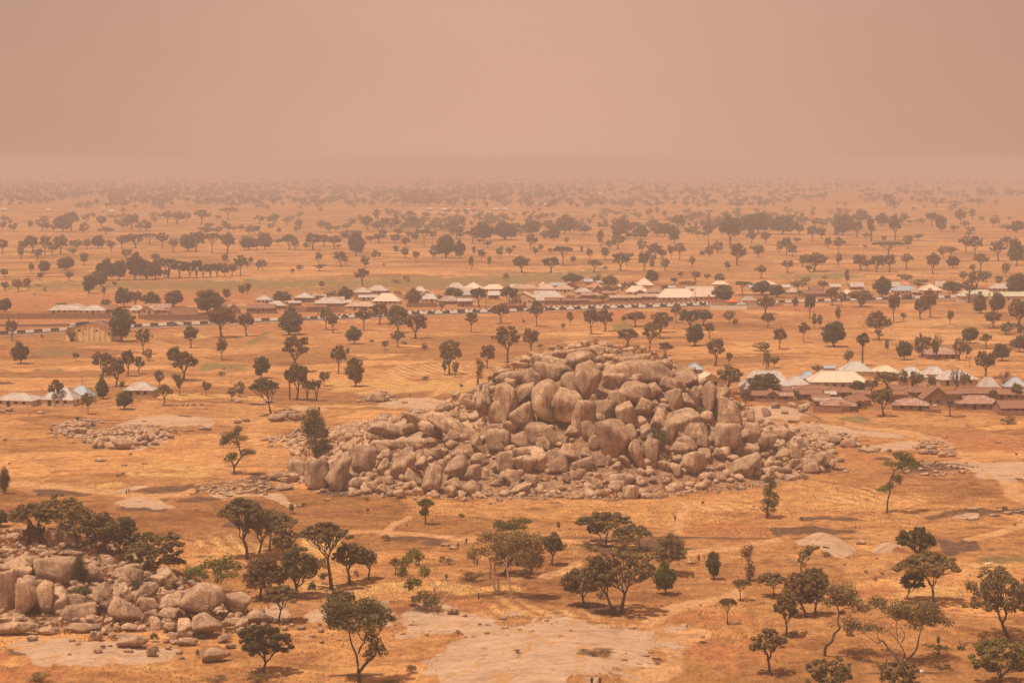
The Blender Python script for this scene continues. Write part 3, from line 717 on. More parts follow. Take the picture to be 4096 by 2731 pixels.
LOOSE_ROCKS = []
def boulder(t, cx, cy, w, h, kind=None, rot=0.0, seat=0.80, single=True):
    px, py = nat(t, cx, cy); wp, hp = w / Z, h / Z
    if t in 'FGHI' and min(w, h) > 40: k_ = (1.10 if h > 300 else 1.22) if min(w, h) > 85 and t == 'G' else 1.10; wp *= k_; hp *= k_
    if (t == 'G' and cy < 460 and w > 150) or (t == 'F' and w > 300 and cy < 900): seat = 0.42
    i = RCOUNT[0]; RCOUNT[0] += 1
    r = random.Random(i * 7 + 3)
    if kind is None:
        a = h / w
        kind = 'p' if a > 1.35 else ('s' if a < 0.5 else r.choice('rbbbaa'))
    ext = abs(hp / 2 * math.cos(math.radians(rot))) + abs(wp / 2 * math.sin(math.radians(rot)))
    P = hit(px, py + ext * 0.86)
    dep = depth_of(P[0], P[1], P[2]); sc = dep / FPX
    rx, rz = wp / 2 * sc, hp / 2 * sc
    ry = min(max(0.5 * (rx + rz) * r.uniform(0.8, 1.05), 0.6 * min(rx, rz)), 1.4 * min(rx, rz))
    extm = ext * sc
    loc = (P[0], P[1] + ry * 0.45, P[2] + extm * seat)
    big = max(wp, hp) > 26
    if not single:
        LOOSE_ROCKS.append((kind, loc, (rx, ry, rz), math.radians(-rot), i)); return None
    me = rock_mesh(kind, r.randrange(NVAR[kind]), big)
    o = link('boulder', me, None, loc, (0, math.radians(-rot), 0), (rx * r.choice((-1, 1)), ry, rz), None)
    if o.scale[0] < 0: o.scale[0] *= -1; o.rotation_euler[2] = math.pi; o.rotation_euler[1] *= -1
    o['category'] = 'boulder'
    sz = 'huge' if max(wp, hp) > 90 else ('large' if max(wp, hp) > 55 else ('medium' if max(wp, hp) > 32 else 'small'))
    ln = ' leaning' if abs(rot) > 12 else ''
    g = rock_zone(px, py, t)
    o['group'] = 'boulders of the lower left pile' if 'lower-left' in g else ('boulders of the rock mound' if 'mound' in g and 'of the mound' not in g else 'rocks scattered on the plain')
    describe(o, px, py, '%s %s%s boulder' % (sz, KW[kind], ln), g)
    return o

RK = {
 'F': '''1230 860 420 120 r -16|1470 790 330 130 r -20|570 1270 205 250 a 8|745 1240 200 290 b -28|425 1230 190 150 r|215 1292 115 85 b|350 1305 125 80 r|290 1335 110 70 s|300 1382 125 60 s -6|960 1165 230 280 r|1150 1120 130 110 r|1145 1210 110 150 r
1180 1225 105 100 r|1310 1185 210 270 b|1200 1030 260 90 s|1110 1040 150 110 r|1330 1030 90 90 r|1440 1108 115 90 r|1465 1180 110 115 r|1552 1002 112 85 r|1588 1100 95 95 r|1395 1310 170 90 s -38|1558 1320 155 260 b -6
1622 1208 90 105 r|1770 1215 205 210 r|1768 1362 118 115 b|1902 1268 142 150 r|1905 1398 148 145 r|1955 1015 120 185 b|1960 1150 145 120 r|1725 950 150 120 a 12|1735 800 480 150 s -30|1530 885 190 110 s -15
2112 985 172 195 r|2165 1180 170 160 b|2190 680 190 345 p 6|2110 760 130 230 p -5|2030 640 125 260 b|2015 540 100 120 a|1990 690 110 160 b|1975 620 110 110 b|1760 602 78 80 b|900 1355 98 108 r 25|815 1370 105 70 r -12|722 1370 85 75 b|830 1290 125 75 s -30
1048 1385 92 92 r|1135 1400 115 78 b -15|1290 1370 75 60 r|1283 1440 98 85 a|1195 1440 62 55 b|1722 1412 105 90 r -40|2135 1330 92 85 r|2235 1310 150 130 a -20|2010 1275 80 90 b|1190 1325 80 75 r|960 1300 70 90 r
1000 1340 90 80 r|985 1385 45 40 r|1220 1382 50 40 r|620 1412 55 36 b|660 1493 48 32 r|585 1428 40 28 a|2005 1430 60 60 b|1830 1110 200 90 s|1640 1085 110 70 a|1420 1030 120 90 r|1380 870 160 100 s 15|1070 960 130 70 r
930 945 70 50 a|840 900 80 30 s|1100 925 90 40 a|1150 905 70 50 b|1640 1180 60 70 r|1070 1255 60 60 r|1040 1170 55 60 b|2230 870 130 110 r|2090 890 130 90 r|1900 560 90 60 a|1840 640 110 90 r|1780 690 90 60 s|1670 720 120 70 s 20
1880 680 130 80 s -30|1760 600 60 70 b|1030 620 90 60 b|1100 615 130 80 r|1170 622 50 50 a|1215 605 70 40 r|930 648 40 30 r|230 790 150 60 s 5|300 760 150 50 s|380 790 110 60 a|1690 1360 60 50 a|2290 1375 110 80 b|1320 660 60 20 s''',
 'G': '''1250 350 420 170 r 4|1540 420 250 120 r 24|450 300 330 130 r -12|65 690 165 320 b 6|205 590 115 210 p -14|200 770 200 230 a -20|290 460 170 165 a|410 370 235 150 r -12|130 420 260 110 s 8|690 265 240 130 r|640 225 320 100 s 6|830 210 160 120 r|400 640 255 330 r 12|592 520 135 210 p 10
590 690 260 240 b -25|700 790 215 270 b 6|760 885 125 180 a|770 475 215 285 a 30|780 640 115 105 b|880 725 175 165 b|860 800 110 90 r|965 985 250 345 p 6|1100 965 118 215 p|1010 650 130 165 a 14|1080 770 165 220 a|990 410 210 200 r
975 480 160 140 r|1160 600 260 200 r|1205 710 150 180 b|1170 840 142 105 b|1312 560 128 125 a -30|1312 690 78 95 b|1490 635 135 170 b 10|1540 548 105 80 r|1590 640 165 110 b|1665 620 80 200 p|1450 510 190 120 r -12|1370 450 210 90 s
1170 440 160 90 r|1140 275 250 90 s 4|1350 345 220 110 r|1490 415 190 85 s 14|1160 1105 95 225 p 8|1280 1080 120 205 p -8|1255 905 105 135 b|1375 820 150 190 b -12|1545 820 280 180 b|1635 900 245 180 r|1690 990 150 140 a|1590 1010 170 115 r
1515 1060 165 115 b|1640 1180 205 175 r|1533 1142 70 70 r|1742 1112 112 108 b|1855 1100 90 95 b|1930 945 230 200 a|1950 740 220 235 b|1800 640 110 270 p|1720 590 150 135 b|1895 592 130 105 b|2082 952 110 110 r|2118 900 190 120 r -14
2112 785 120 95 r|2200 995 200 120 r|2110 1090 180 125 r|2112 1195 240 115 s 22|1772 792 110 105 r|1252 1182 95 80 b|1385 1200 80 88 r|1432 1212 48 80 p|1500 1235 92 95 a|1070 1160 110 60 s -45|1002 1200 82 70 r|870 1152 130 88 b|930 1152 58 90 b
745 1100 110 90 b|600 1095 190 145 b|490 1155 180 165 b|348 1145 145 165 b|208 1190 180 130 r|40 1180 130 175 r|210 1080 172 90 s|210 982 182 130 r|368 1025 105 120 a|360 935 250 170 r|220 850 140 100 r|60 872 115 62 r|30 975 120 150 r
600 915 105 100 b|540 990 85 82 r|805 1000 90 100 r|710 1180 170 90 s 12|1418 1332 82 62 r|1300 1322 75 72 b|835 1352 115 75 b|752 1332 90 80 a|850 1442 82 68 r|775 1400 112 62 r|1000 1385 125 90 s|1120 1425 115 110 a|1030 1310 230 80 s 5
180 1392 190 80 b 14|268 1330 110 95 r|1770 1290 130 62 s|1882 1290 70 62 b|480 600 100 220 p 5|1430 900 120 170 a -20|1310 1000 90 130 b|1000 560 50 40 r|940 530 60 30 s|1410 690 100 50 r|1470 720 60 45 r|1400 730 60 40 b|1360 730 50 50 b|970 700 40 90 p
640 840 60 90 a|1340 1150 110 70 a|1370 620 50 60 r|860 290 80 70 r|960 230 120 60 r|960 270 90 50 b|640 300 110 70 r|850 360 60 70 r|740 590 60 80 r|1230 1340 60 50 a|1060 1350 60 50 r|560 1310 60 90 a|640 1290 90 60 b|520 1390 90 50 s|90 1290 180 90 s 12
90 1340 110 70 b|30 1310 80 80 r|1490 1390 50 30 r|1200 1350 110 50 s|960 1280 70 50 b|1960 1330 60 40 r|1620 1350 80 30 s|1420 440 110 60 r|1030 480 90 70 b|280 290 200 90 r 6|180 330 160 80 r|30 480 80 60 r|90 500 90 90 b|290 580 60 130 a|480 380 90 60 a
1640 460 130 60 s 28|1700 510 150 80 b 35|1830 570 60 50 r|1590 380 180 60 s 30|1250 470 60 60 a|1080 380 90 60 b|1180 370 110 60 r''',
 'H': '''45 890 100 120 r|125 990 235 125 r|300 945 205 120 a|400 1005 170 110 b|380 1080 130 135 b|290 1110 132 110 r|380 1185 105 90 b|560 1165 190 130 b|650 1150 130 120 r|520 1195 190 120 b|712 1190 72 90 r|45 1205 130 105 r 14|62 1105 90 120 b
150 742 82 78 b|308 742 56 42 a|555 915 62 45 r|370 682 80 46 r|480 705 120 60 s 25|715 985 215 80 r|850 1012 120 72 r|1585 1085 82 52 r|1500 1085 82 45 b|1660 1107 85 46 r|230 688 75 50 r|140 1110 80 60 r|170 1080 80 50 b|250 1060 50 60 r|330 1240 70 60 r
440 1215 100 60 b|250 1180 80 50 s|420 1295 40 55 r|90 1255 60 40 r|620 1230 70 60 r|790 1225 90 40 s|200 830 110 40 s|100 810 80 35 s|380 820 110 30 s|500 825 50 22 r|575 825 28 20 b|1080 1075 80 22 s|1740 1110 60 36 a|1500 1030 80 40 a|1560 1050 90 50 b
1200 1070 50 30 r|1100 1060 60 28 r|2130 1002 60 22 s|2310 1310 70 18 s|1600 1250 50 25 r|1830 1255 45 30 r|1680 955 50 20 s|1290 1245 30 15 r|600 1020 100 30 s|940 1025 60 40 r''',
 'I': '''140 570 270 170 r -8|180 650 180 160 r|470 610 380 230 r|40 780 135 330 r|205 840 190 320 p -12|250 705 115 110 b|380 840 150 300 p -6|385 705 125 70 s|510 870 185 190 b -8|665 860 150 120 b|898 840 205 260 b 6|855 745 155 60 s -16|1068 790 110 155 b 10
665 965 285 130 r 4|1060 955 270 150 s -28|1270 912 142 132 r|1215 875 90 85 r|782 1018 115 72 r|948 1033 110 60 r|1455 880 205 140 b 8|1260 790 170 150 a|1330 700 130 115 r|1270 655 110 85 r|1425 655 170 150 b 18|1080 650 250 150 r|1110 590 180 80 r
1200 560 102 72 b|800 635 160 160 r|700 605 90 100 a|920 512 135 90 b|458 322 182 142 a|615 345 132 125 r|320 352 90 60 r|1725 875 330 280 a -14|2012 892 235 180 r -8|2212 1012 215 112 r|2062 1062 112 120 b|1755 1055 265 185 b 22|1592 1100 155 145 b
1450 990 185 125 r|1570 970 110 100 r|1332 1052 118 120 b|1455 1092 115 90 r|1478 1160 85 65 b|1590 925 62 60 r|120 1100 320 100 s 5|405 1122 165 72 r|272 1185 92 48 s|705 1100 270 70 s -3|790 1165 88 92 b|842 1168 60 85 a|1105 1095 125 70 b|1200 1100 92 62 b
925 1120 115 75 b|970 1165 80 70 a|1125 1215 255 95 s 4|1060 1180 140 70 a|1840 1325 225 115 r 6|835 1290 66 42 b|1095 1288 92 36 s|665 1232 52 20 s|590 1318 36 20 r|612 1200 62 32 s|1920 1190 112 72 a|1970 1250 82 48 b|1600 1215 165 72 r|1292 1290 92 80 a 20
1332 1260 48 66 a|1530 1300 62 42 r|1680 722 145 66 r|400 985 170 24 s|90 1030 200 50 s|340 1050 90 40 r|600 770 50 50 b|690 745 80 50 b|740 730 36 50 b|130 760 60 90 r|1560 820 150 80 r|1900 860 40 50 r|1975 1000 50 70 b|1440 1265 60 40 r|1420 1200 60 50 b
1490 1215 60 50 a|1550 1350 60 30 r|880 1250 50 22 s|940 1245 40 24 r|1060 700 120 90 r|1000 830 70 110 b|1620 1150 60 60 a|2170 1075 60 40 r|1960 1060 120 60 s|1000 1100 70 60 b|930 590 80 70 r|640 540 110 60 r|60 440 160 50 s|340 440 160 40 s|600 460 190 50 s''',
 'J': '''1737 950 108 72 r|1835 988 46 30 r|2158 1010 74 36 r|2180 1094 62 20 s|2027 1136 50 26 b|1510 1148 36 36 r|612 1212 42 42 r|2038 1066 52 16 s|1965 1062 36 20 r|440 1095 80 40 b|605 1115 60 50 b|540 1160 50 36 r|1305 1142 50 24 s|760 1190 50 24 s|1395 1065 90 18 s
2055 27 36 30 r|430 50 50 24 b|1735 412 80 36 r|1670 385 90 30 s|360 1070 50 26 b|300 1100 60 46 b|40 955 60 30 s|1240 1070 30 16 r|1910 1165 40 14 s|1845 1170 36 16 s''',
 'K': '''1735 1168 42 26 b|1130 1096 80 20 s|400 1030 40 20 b|170 1108 36 16 s|270 1120 50 20 s|605 1115 24 20 a|1240 1330 90 20 s|1330 1350 80 24 s|1290 1300 60 20 s|1350 1395 50 14 s|1060 1365 60 16 s|1190 1400 50 12 s|520 1163 60 12 s|1640 535 90 30 s''',
 'L': '''1900 80 110 26 s|2220 112 90 30 r|2100 130 90 26 s|2290 105 60 24 b|2150 90 60 22 s|660 400 60 22 s|960 365 90 40 s|570 405 80 40 s|1090 495 30 20 b|1950 72 50 18 a|2330 95 60 26 r''',
 'E': '''75 722 70 40 r|15 735 60 36 r|40 972 40 40 b|1560 680 40 22 b|1600 680 30 24 b|1655 678 50 30 b|1720 676 40 20 r|1520 684 20 18 b|1470 690 20 14 b|1230 1180 70 20 s|1060 1195 70 18 s|860 1155 110 26 s|720 990 40 46 a|770 990 60 46 b|830 1000 90 90 a -30
860 1030 60 60 r|905 925 90 40 s|910 970 60 50 r|1040 1010 180 90 s -10|960 1040 90 40 s|1190 970 70 50 r|1100 910 90 50 s|1200 915 50 40 r|1240 960 60 80 a|1290 970 50 60 b|1320 1010 80 40 r|1340 910 50 60 a|1380 950 60 40 r|1450 955 40 36 b|1470 950 36 40 b
1230 1010 70 50 r|1170 1010 60 50 b|1060 1050 60 24 s|1120 1050 70 24 s|690 850 110 50 s|700 905 100 60 r|620 900 90 50 b|540 860 70 36 s|560 930 60 40 r|600 950 60 30 s|480 850 80 24 s|750 860 60 36 b|870 830 40 26 a|1230 820 60 14 s|1580 775 120 16 s
1750 885 120 30 s|1600 900 130 20 s|1480 900 90 22 s|2040 650 70 28 r|2200 670 160 26 s|2300 655 80 24 r|2030 825 70 40 r|2100 812 80 36 r|2330 785 60 60 r|2290 970 80 36 b|2250 980 50 24 r|350 745 70 36 r|1760 712 18 20 b|1700 1410 70 22 s|1760 1400 60 20 s|1830 1380 60 26 s|1900 1400 70 30 r
1980 1370 70 22 s|2050 1400 60 22 s|1850 1420 60 20 s|2130 1370 50 20 r|2180 1400 60 22 s|2240 1420 50 22 b|2270 1440 50 30 b|1640 1440 50 14 s|1200 1508 30 10 b|2250 1300 60 30 r|1960 1345 60 16 s''',
}
ALLR = []
for t, s in RK.items():
    for line in s.replace('\n', '|').split('|'):
        p = line.split()
        ALLR.append((t, [float(v) for v in p[:4]], p[4] if len(p) > 4 else None, float(p[5]) if len(p) > 5 else 0.0))
order = sorted(range(len(ALLR)), key=lambda i: -ALLR[i][1][2] * ALLR[i][1][3])
keep = set(order[:292])
for i, (t, a, k, rt) in enumerate(ALLR): boulder(t, *a, kind=k, rot=rt, single=i in keep)
Vs, Fs, n = [], [], 0
for kind, loc, sc, ry_, i in LOOSE_ROCKS:                 # the smaller ones, past the first three hundred
    V, F = rock_shape(kind, 500 + i % 37, 2)
    W = V * sc; c, sn = math.cos(ry_), math.sin(ry_)
    W = np.stack([W[:, 0] * c + W[:, 2] * sn, W[:, 1], -W[:, 0] * sn + W[:, 2] * c], 1)
    Vs.append(W + loc); Fs.append(F + n); n += len(V)
lr = link('small_boulders', make_mesh('small_boulders', np.concatenate(Vs), [np.concatenate(Fs)], [ROCK], smooth=True)); lr['kind'] = 'stuff'
print('boulders', len(ALLR))

# loose rubble between and below the boulders: too many to count, real stones joined
def stones(name, pts, sizes, seed, flat_=0.7):
    r = np.random.default_rng(seed)
    prot = [rock_shape(k, 900 + i * 7, 2 if i < 4 else 1) for i, k in enumerate('abrsabr')]
    Vs, Fs, n = [], [], 0
    for (x, y, z), s in zip(pts, sizes):
        V, F = prot[r.integers(4) if s > 0.5 else 4 + r.integers(3)]
        a = r.uniform(0, 6.28); c, sn = math.cos(a), math.sin(a)
        sc = s * r.uniform(0.7, 1.3, 3); sc[2] *= flat_
        W = V * sc; W = np.stack([W[:, 0] * c - W[:, 1] * sn, W[:, 0] * sn + W[:, 1] * c, W[:, 2]], 1)
        tl = r.uniform(-.4, .4); W = np.stack([W[:, 0] * math.cos(tl) + W[:, 2] * math.sin(tl), W[:, 1], -W[:, 0] * math.sin(tl) + W[:, 2] * math.cos(tl)], 1)
        Vs.append(W + [x, y, z + sc[2] * 0.35]); Fs.append(F + n); n += len(V)
    o = link(name, make_mesh(name, np.concatenate(Vs), [np.concatenate(Fs)], [ROCK], smooth=True)); o['kind'] = 'stuff'
    return o
def scatter(n, x0, x1, y0, y1, mask, seed, s0, s1, power=2.5):
    r = np.random.default_rng(seed)
    X = r.uniform(x0, x1, n); Y = r.uniform(y0, y1, n)
    k = r.uniform(size=n) < mask(X, Y); X, Y = X[k], Y[k]
    return np.stack([X, Y, height(X, Y)], 1), s0 + (s1 - s0) * r.uniform(size=len(X)) ** power
def m_mound(X, Y):
    m, c, p = mound_mask(X, Y)
    px = px_of(X, Y); yf = foot_y(px); s = (Y - yf)
    return m * np.where((s < 26) | (px < 1500) | (px > 3050), 0.9, 0.55) * (0.35 + 0.65 * (fbm(X / 6, Y / 6, 5, 2) > 0.42))
pts, sz = scatter(10500, -75, 98, 488, 640, m_mound, 3, 0.2, 1.8, 2.2)
stones('mound_rubble', pts, sz, 5)['label'] = 'loose grey-tan rubble filling the gaps of the rock mound'
pts, sz = scatter(4600, -115, -42, 352, 425, lambda X, Y: mound_mask(X, Y)[2] * 0.8, 4, 0.14, 1.15, 2.2)
stones('pile_rubble', pts, sz, 6)
def m_out(X, Y):
    q = np.zeros(X.shape)
    for i, (cx_, cy_, rx_, ry_, hh) in enumerate(BUMPS):
        if i in (1, 2, 3, 4, 5, 6, 7, 8, 14): q = np.maximum(q, sstep(1.15, 0.8, np.sqrt(((X - cx_) / rx_) ** 2 + ((Y - cy_) / ry_) ** 2)))
    return q
pts, sz = scatter(60000, -150, 190, 440, 830, m_out, 8, 0.2, 1.1, 2.0)
k = np.random.default_rng(1).permutation(len(pts))[:2200]
stones('outcrop_rubble', pts[k], sz[k], 9, 0.45)
def m_skirt(X, Y):
    px = px_of(X, Y); yf = foot_y(px); d = yf - Y
    return np.where((px > 1080) & (px < 3420), np.exp(-np.maximum(d, 0) / 4.5) * (d > -3) * .5, 0) * (fbm(X / 7, Y / 5, 15, 2) > .4)
pts, sz = scatter(5200, -75, 98, 470, 560, m_skirt, 14, 0.12, 0.7, 2.2)
stones('skirt_rubble', pts, sz, 15, 0.5)
pts, sz = scatter(900, -110, 120, 320, 660, lambda X, Y: fbm(X / 25, Y / 25, 8, 2) > 0.5, 11, 0.08, 0.32, 2.0)
stones('field_stones', pts, sz, 12)


# ------------------------------------------------------------------ trees
def leaves(r, C, R, n, size, out_from=None, flat_=0.65, hang=0.0):
    """triangular leaf sprays filling the ellipsoid at C"""
    d = r.normal(size=(n, 3)); d /= np.linalg.norm(d, axis=1)[:, None]
    rad = r.uniform(0.25, 1.0, n) ** 0.45
    P = C + d * rad[:, None] * np.array([R, R, R * flat_])
    nn = r.normal(size=(n, 3)) * 0.55 + d + np.array([0, 0, 0.35])
    nn /= np.linalg.norm(nn, axis=1)[:, None]
    a = np.cross(nn, r.normal(size=(n, 3))); a /= np.linalg.norm(a, axis=1)[:, None] + 1e-9
    b = np.cross(nn, a)
    if hang: a = a * (1 - hang) + np.array([0, 0, -1.0]) * hang
    s = size * r.uniform(0.6, 1.35, n)[:, None]
    V = np.stack([P - a * s * 0.6, P + a * s * 0.55 + b * s * 0.5, P + a * s * 0.5 - b * s * 0.5], 1).reshape(-1, 3)
    return V

def bez(a, b, c, n):
    t = np.linspace(0, 1, n)[:, None]
    return a * (1 - t) ** 2 + 2 * b * t * (1 - t) + c * t * t

def grow(seed, kind, h, rx, cx=0.0, zlo=None, dense=1.0, leaf=None, hero=False):
    """returns trunk (V,F) and leaf V for one tree standing at the origin; crown centre leans to cx"""
    r = np.random.default_rng(seed)
    K = {'M': dict(n=30, cr=.36, lv=150, z0=.13, lo=.16, fl=.75, lim=4, inner=.45, zmin=-.75), 'R': dict(n=24, cr=.30, lv=105, z0=.30, lo=.22, fl=.7, lim=4, inner=.5, zmin=-.5),
         'U': dict(n=26, cr=.27, lv=110, z0=.55, lo=.34, fl=.5, lim=4, inner=.3, zmin=-.25), 'O': dict(n=26, cr=.24, lv=75, z0=.38, lo=.25, fl=.65, lim=4, inner=.4, zmin=-.5),
         'B': dict(n=22, cr=.16, lv=0, z0=.30, lo=.28, fl=.6, lim=4, inner=.55, zmin=-.3), 'C': dict(n=30, cr=.55, lv=130, z0=.06, lo=.08, fl=.9, lim=4, inner=.2, zmin=-1),
         'S': dict(n=9, cr=.45, lv=90, z0=.02, lo=.05, fl=.7, lim=4, inner=.3, zmin=-.6), 'T': dict(n=8, cr=.42, lv=130, z0=.22, lo=.25, fl=.8, lim=2, inner=.3, zmin=-1),
         'W': dict(n=20, cr=.30, lv=110, z0=.12, lo=.3, fl=1.7, lim=3, inner=.3, zmin=-.8), 'X': dict(n=30, cr=.30, lv=120, z0=.12, lo=.15, fl=.6, lim=2, inner=.3, zmin=-1)}[kind]
    zl = (K['z0'] if zlo is None else zlo) * h
    rz = (h - zl) / 2; cz = zl + rz
    ry = rx * 0.9
    n = int(K['n'] * (3.6 if hero else 1.6)); cr = K['cr'] * min(rx, max(rz, rx * .55)) * (0.58 if hero else .82)
    pts = []
    gap = 1.0
    tries = 0
    while len(pts) < n and tries < 5000:
        tries += 1
        u = r.normal(size=3); u /= np.linalg.norm(u)
        u *= r.uniform(K['inner'] * .6, 1.0) ** 0.5
        if u[2] < K['zmin']: continue
        wob = 0.90 + 0.26 * vnoise(np.array([math.atan2(u[1], u[0]) * 1.4 + 9]), np.array([u[2] * 2.0 + 5]), seed)[0]
        p = np.array([cx + u[0] * (rx - cr * .25) * wob, u[1] * (ry - cr * .25) * wob, cz + u[2] * (rz - cr * .2 * K['fl']) * (0.85 + .15 * wob)])
        if kind == 'U': p[2] = cz + (max(rz - cr * .4, .3)) * (u[2] * .5 + .5 * (1 - (u[0] ** 2 + u[1] ** 2)))
        if kind == 'X': f = 1.05 - (p[2] - zl) / (h - zl); p[0] = cx + (p[0] - cx) * f; p[1] *= f
        if kind == 'T': f = .45; p[0] = cx * (p[2] / h) + (p[0] - cx) * f; p[1] *= f
        if not pts or (np.linalg.norm((np.array(pts) - p) / np.array([1, 1, .8]), axis=1) > cr * gap).all(): pts.append(p)
        elif tries % 40 == 0: gap *= 0.9
    pts = np.array(pts)
    tV, tF, nV = [], [], 0
    def addt(P, R, k):
        nonlocal nV
        V, F = tube(P, R, k); tV.append(V); tF.append(F + nV); nV += len(V)
    rt = (0.030 if kind in 'MRC' else 0.023) * h * (1.0 if hero else 1.25)
    fz = max(zl * 0.75, K['lo'] * h * 0.9)
    lean = np.array([cx * .35 + r.normal() * .03 * h, r.normal() * .03 * h, fz])
    mid = lean * .5 + np.array([r.normal() * .025 * h, r.normal() * .02 * h, 0])
    P = bez(np.array([0, 0, -0.25]), mid, lean, 6)
    addt(P, np.linspace(rt * 1.35, rt * 0.85, 6) * np.array([1.25, 1, 1, 1, 1, 1]), 7)
    m = K['lim']; az = np.arctan2(pts[:, 1], pts[:, 0] - cx) + r.uniform(0, 6.28)
    grp = (np.floor((az % 6.2832) / 6.2832 * m)).astype(int)
    for g in range(m):
        idx = np.where(grp == g)[0]
        if not len(idx): continue
        cen = pts[idx].mean(0); end = lean + (cen - lean) * 0.8
        side = r.normal(size=3) * 0.12 * np.linalg.norm(end - lean); side[2] = -abs(side[2]) * .5
        L = bez(lean, (lean + end) / 2 + side + np.array([0, 0, .1 * rz]), end, 7)
        L[1:-1] += r.normal(size=(5, 3)) * 0.018 * h
        R = np.linspace(rt * .62, rt * .22, 7); addt(L, R, 5)
        for i in idx:
            k0 = int(np.clip(r.integers(2, 7), 2, 6)); st = L[k0]; e = pts[i]
            if np.linalg.norm(e - st) > rx * 1.3: st = L[min(k0 + 1, 6)]
            B = bez(st, (st + e) / 2 + r.normal(size=3) * .08 * np.linalg.norm(e - st), e, 5)
            addt(B, np.linspace(rt * .26, rt * .07, 5), 4)
            if kind in 'BO' or (hero and kind in 'UR'):
                for _ in range(5 if kind == 'B' else 2):
                    e2 = e + r.normal(size=3) * cr * (1.2 if kind == 'B' else 1.0) + np.array([0, 0, cr * .5])
                    addt(bez(B[2], (B[2] + e2) / 2, e2, 3), np.array([rt * .12, rt * .07, rt * .03]), 3)
    trunk = (np.concatenate(tV), np.concatenate(tF))
    lf = None
    if K['lv']:
        ls = leaf if leaf else 0.07 * rx + 0.12
        LV = []
        nl = int(K['lv'] * dense * (0.66 if hero else 0.70))
        for p in pts:
            c2 = cr * r.uniform(.75, 1.7)
            LV.append(leaves(r, p, c2, int(nl * (c2 / cr) ** 1.4), ls, flat_=K['fl'], hang=.5 if kind == 'W' else 0))
        lf = np.concatenate(LV); lf[:, 2] = np.maximum(lf[:, 2], 0.02)
    return trunk, lf

def palm(seed, h, stems=1):
    r = np.random.default_rng(seed)
    tV, tF, nV, LV = [], [], 0, []
    for s in range(stems):
        a = r.uniform(0, 6.28); top = np.array([math.cos(a), math.sin(a), 0]) * (0 if stems == 1 else h * .24) + [0, 0, h * r.uniform(.66, .8)]
        P = bez(np.array([0, 0, -.2]), np.array([top[0] * .25, top[1] * .25, h * .4]), top, 6)
        V, F = tube(P, np.linspace(.028, .018, 6) * h * (.8 if stems > 1 else 1), 6); tV.append(V); tF.append(F + nV); nV += len(V)
        fr = h * .20
        for k in range(22 if stems == 1 else 12):
            d = r.normal(size=3); d[2] = d[2] * .8 + .15; d /= np.linalg.norm(d)
            c = top + d * fr * .75
            s_ = np.cross(d, r.normal(size=3)); s_ /= np.linalg.norm(s_); u = np.cross(d, s_)
            base = top + d * fr * .35
            for q in np.linspace(-1.25, 1.25, 9):                      # pleated fan of pointed segments
                dd = d * math.cos(q) + s_ * math.sin(q)
                tip = base + dd * fr * .72 + np.array([0, 0, -.04 * h * abs(q)])
                w = u * .006 * h + (s_ * math.cos(q) - d * math.sin(q)) * .022 * h
                LV.append(np.array([base, base + dd * fr * .45 + w, tip])); LV.append(np.array([base, tip, base + dd * fr * .45 - w]))
    return (np.concatenate(tV), np.concatenate(tF)), np.concatenate(LV)

def leaf_mesh(name, LV, mat):
    F = np.arange(len(LV)).reshape(-1, 3)
    return make_mesh(name, LV, [F], [mat])

# shared variants; every tree stands 10 m tall and 2 x rx wide before scaling
VAR = {}
NV = {'M': 5, 'R': 6, 'U': 3, 'O': 4, 'B': 4, 'C': 2, 'S': 3, 'T': 3, 'W': 2, 'X': 1, 'P': 2, 'Q': 2}
RX = {'M': 5.0, 'R': 4.6, 'U': 6.0, 'O': 4.4, 'B': 2.6, 'C': 2.6, 'S': 7.0, 'T': 2.0, 'W': 3.0, 'X': 4.4, 'P': 2.2, 'Q': 3.6}
def variant(kind, v):
    k = (kind, v)
    if k not in VAR:
        if kind in 'PQ': tr, lf = palm(40 + v, 10.0, 1 if kind == 'P' else 5)
        else: tr, lf = grow(v * 31 + ord(kind), kind, 10.0, RX[kind], cx=((v % 3) - 1) * .6)
        tm = make_mesh('trunk', tr[0], [tr[1]], [BARK['n']], smooth=True)
        if kind == 'B' : cm = None
        else: cm = leaf_mesh('crown', lf, LEAF['d'])
        allp = tr[0] if lf is None else lf
        VAR[k] = (tm, cm, np.ptp(allp[:, 0]), allp[:, 2].max())
    return VAR[k]

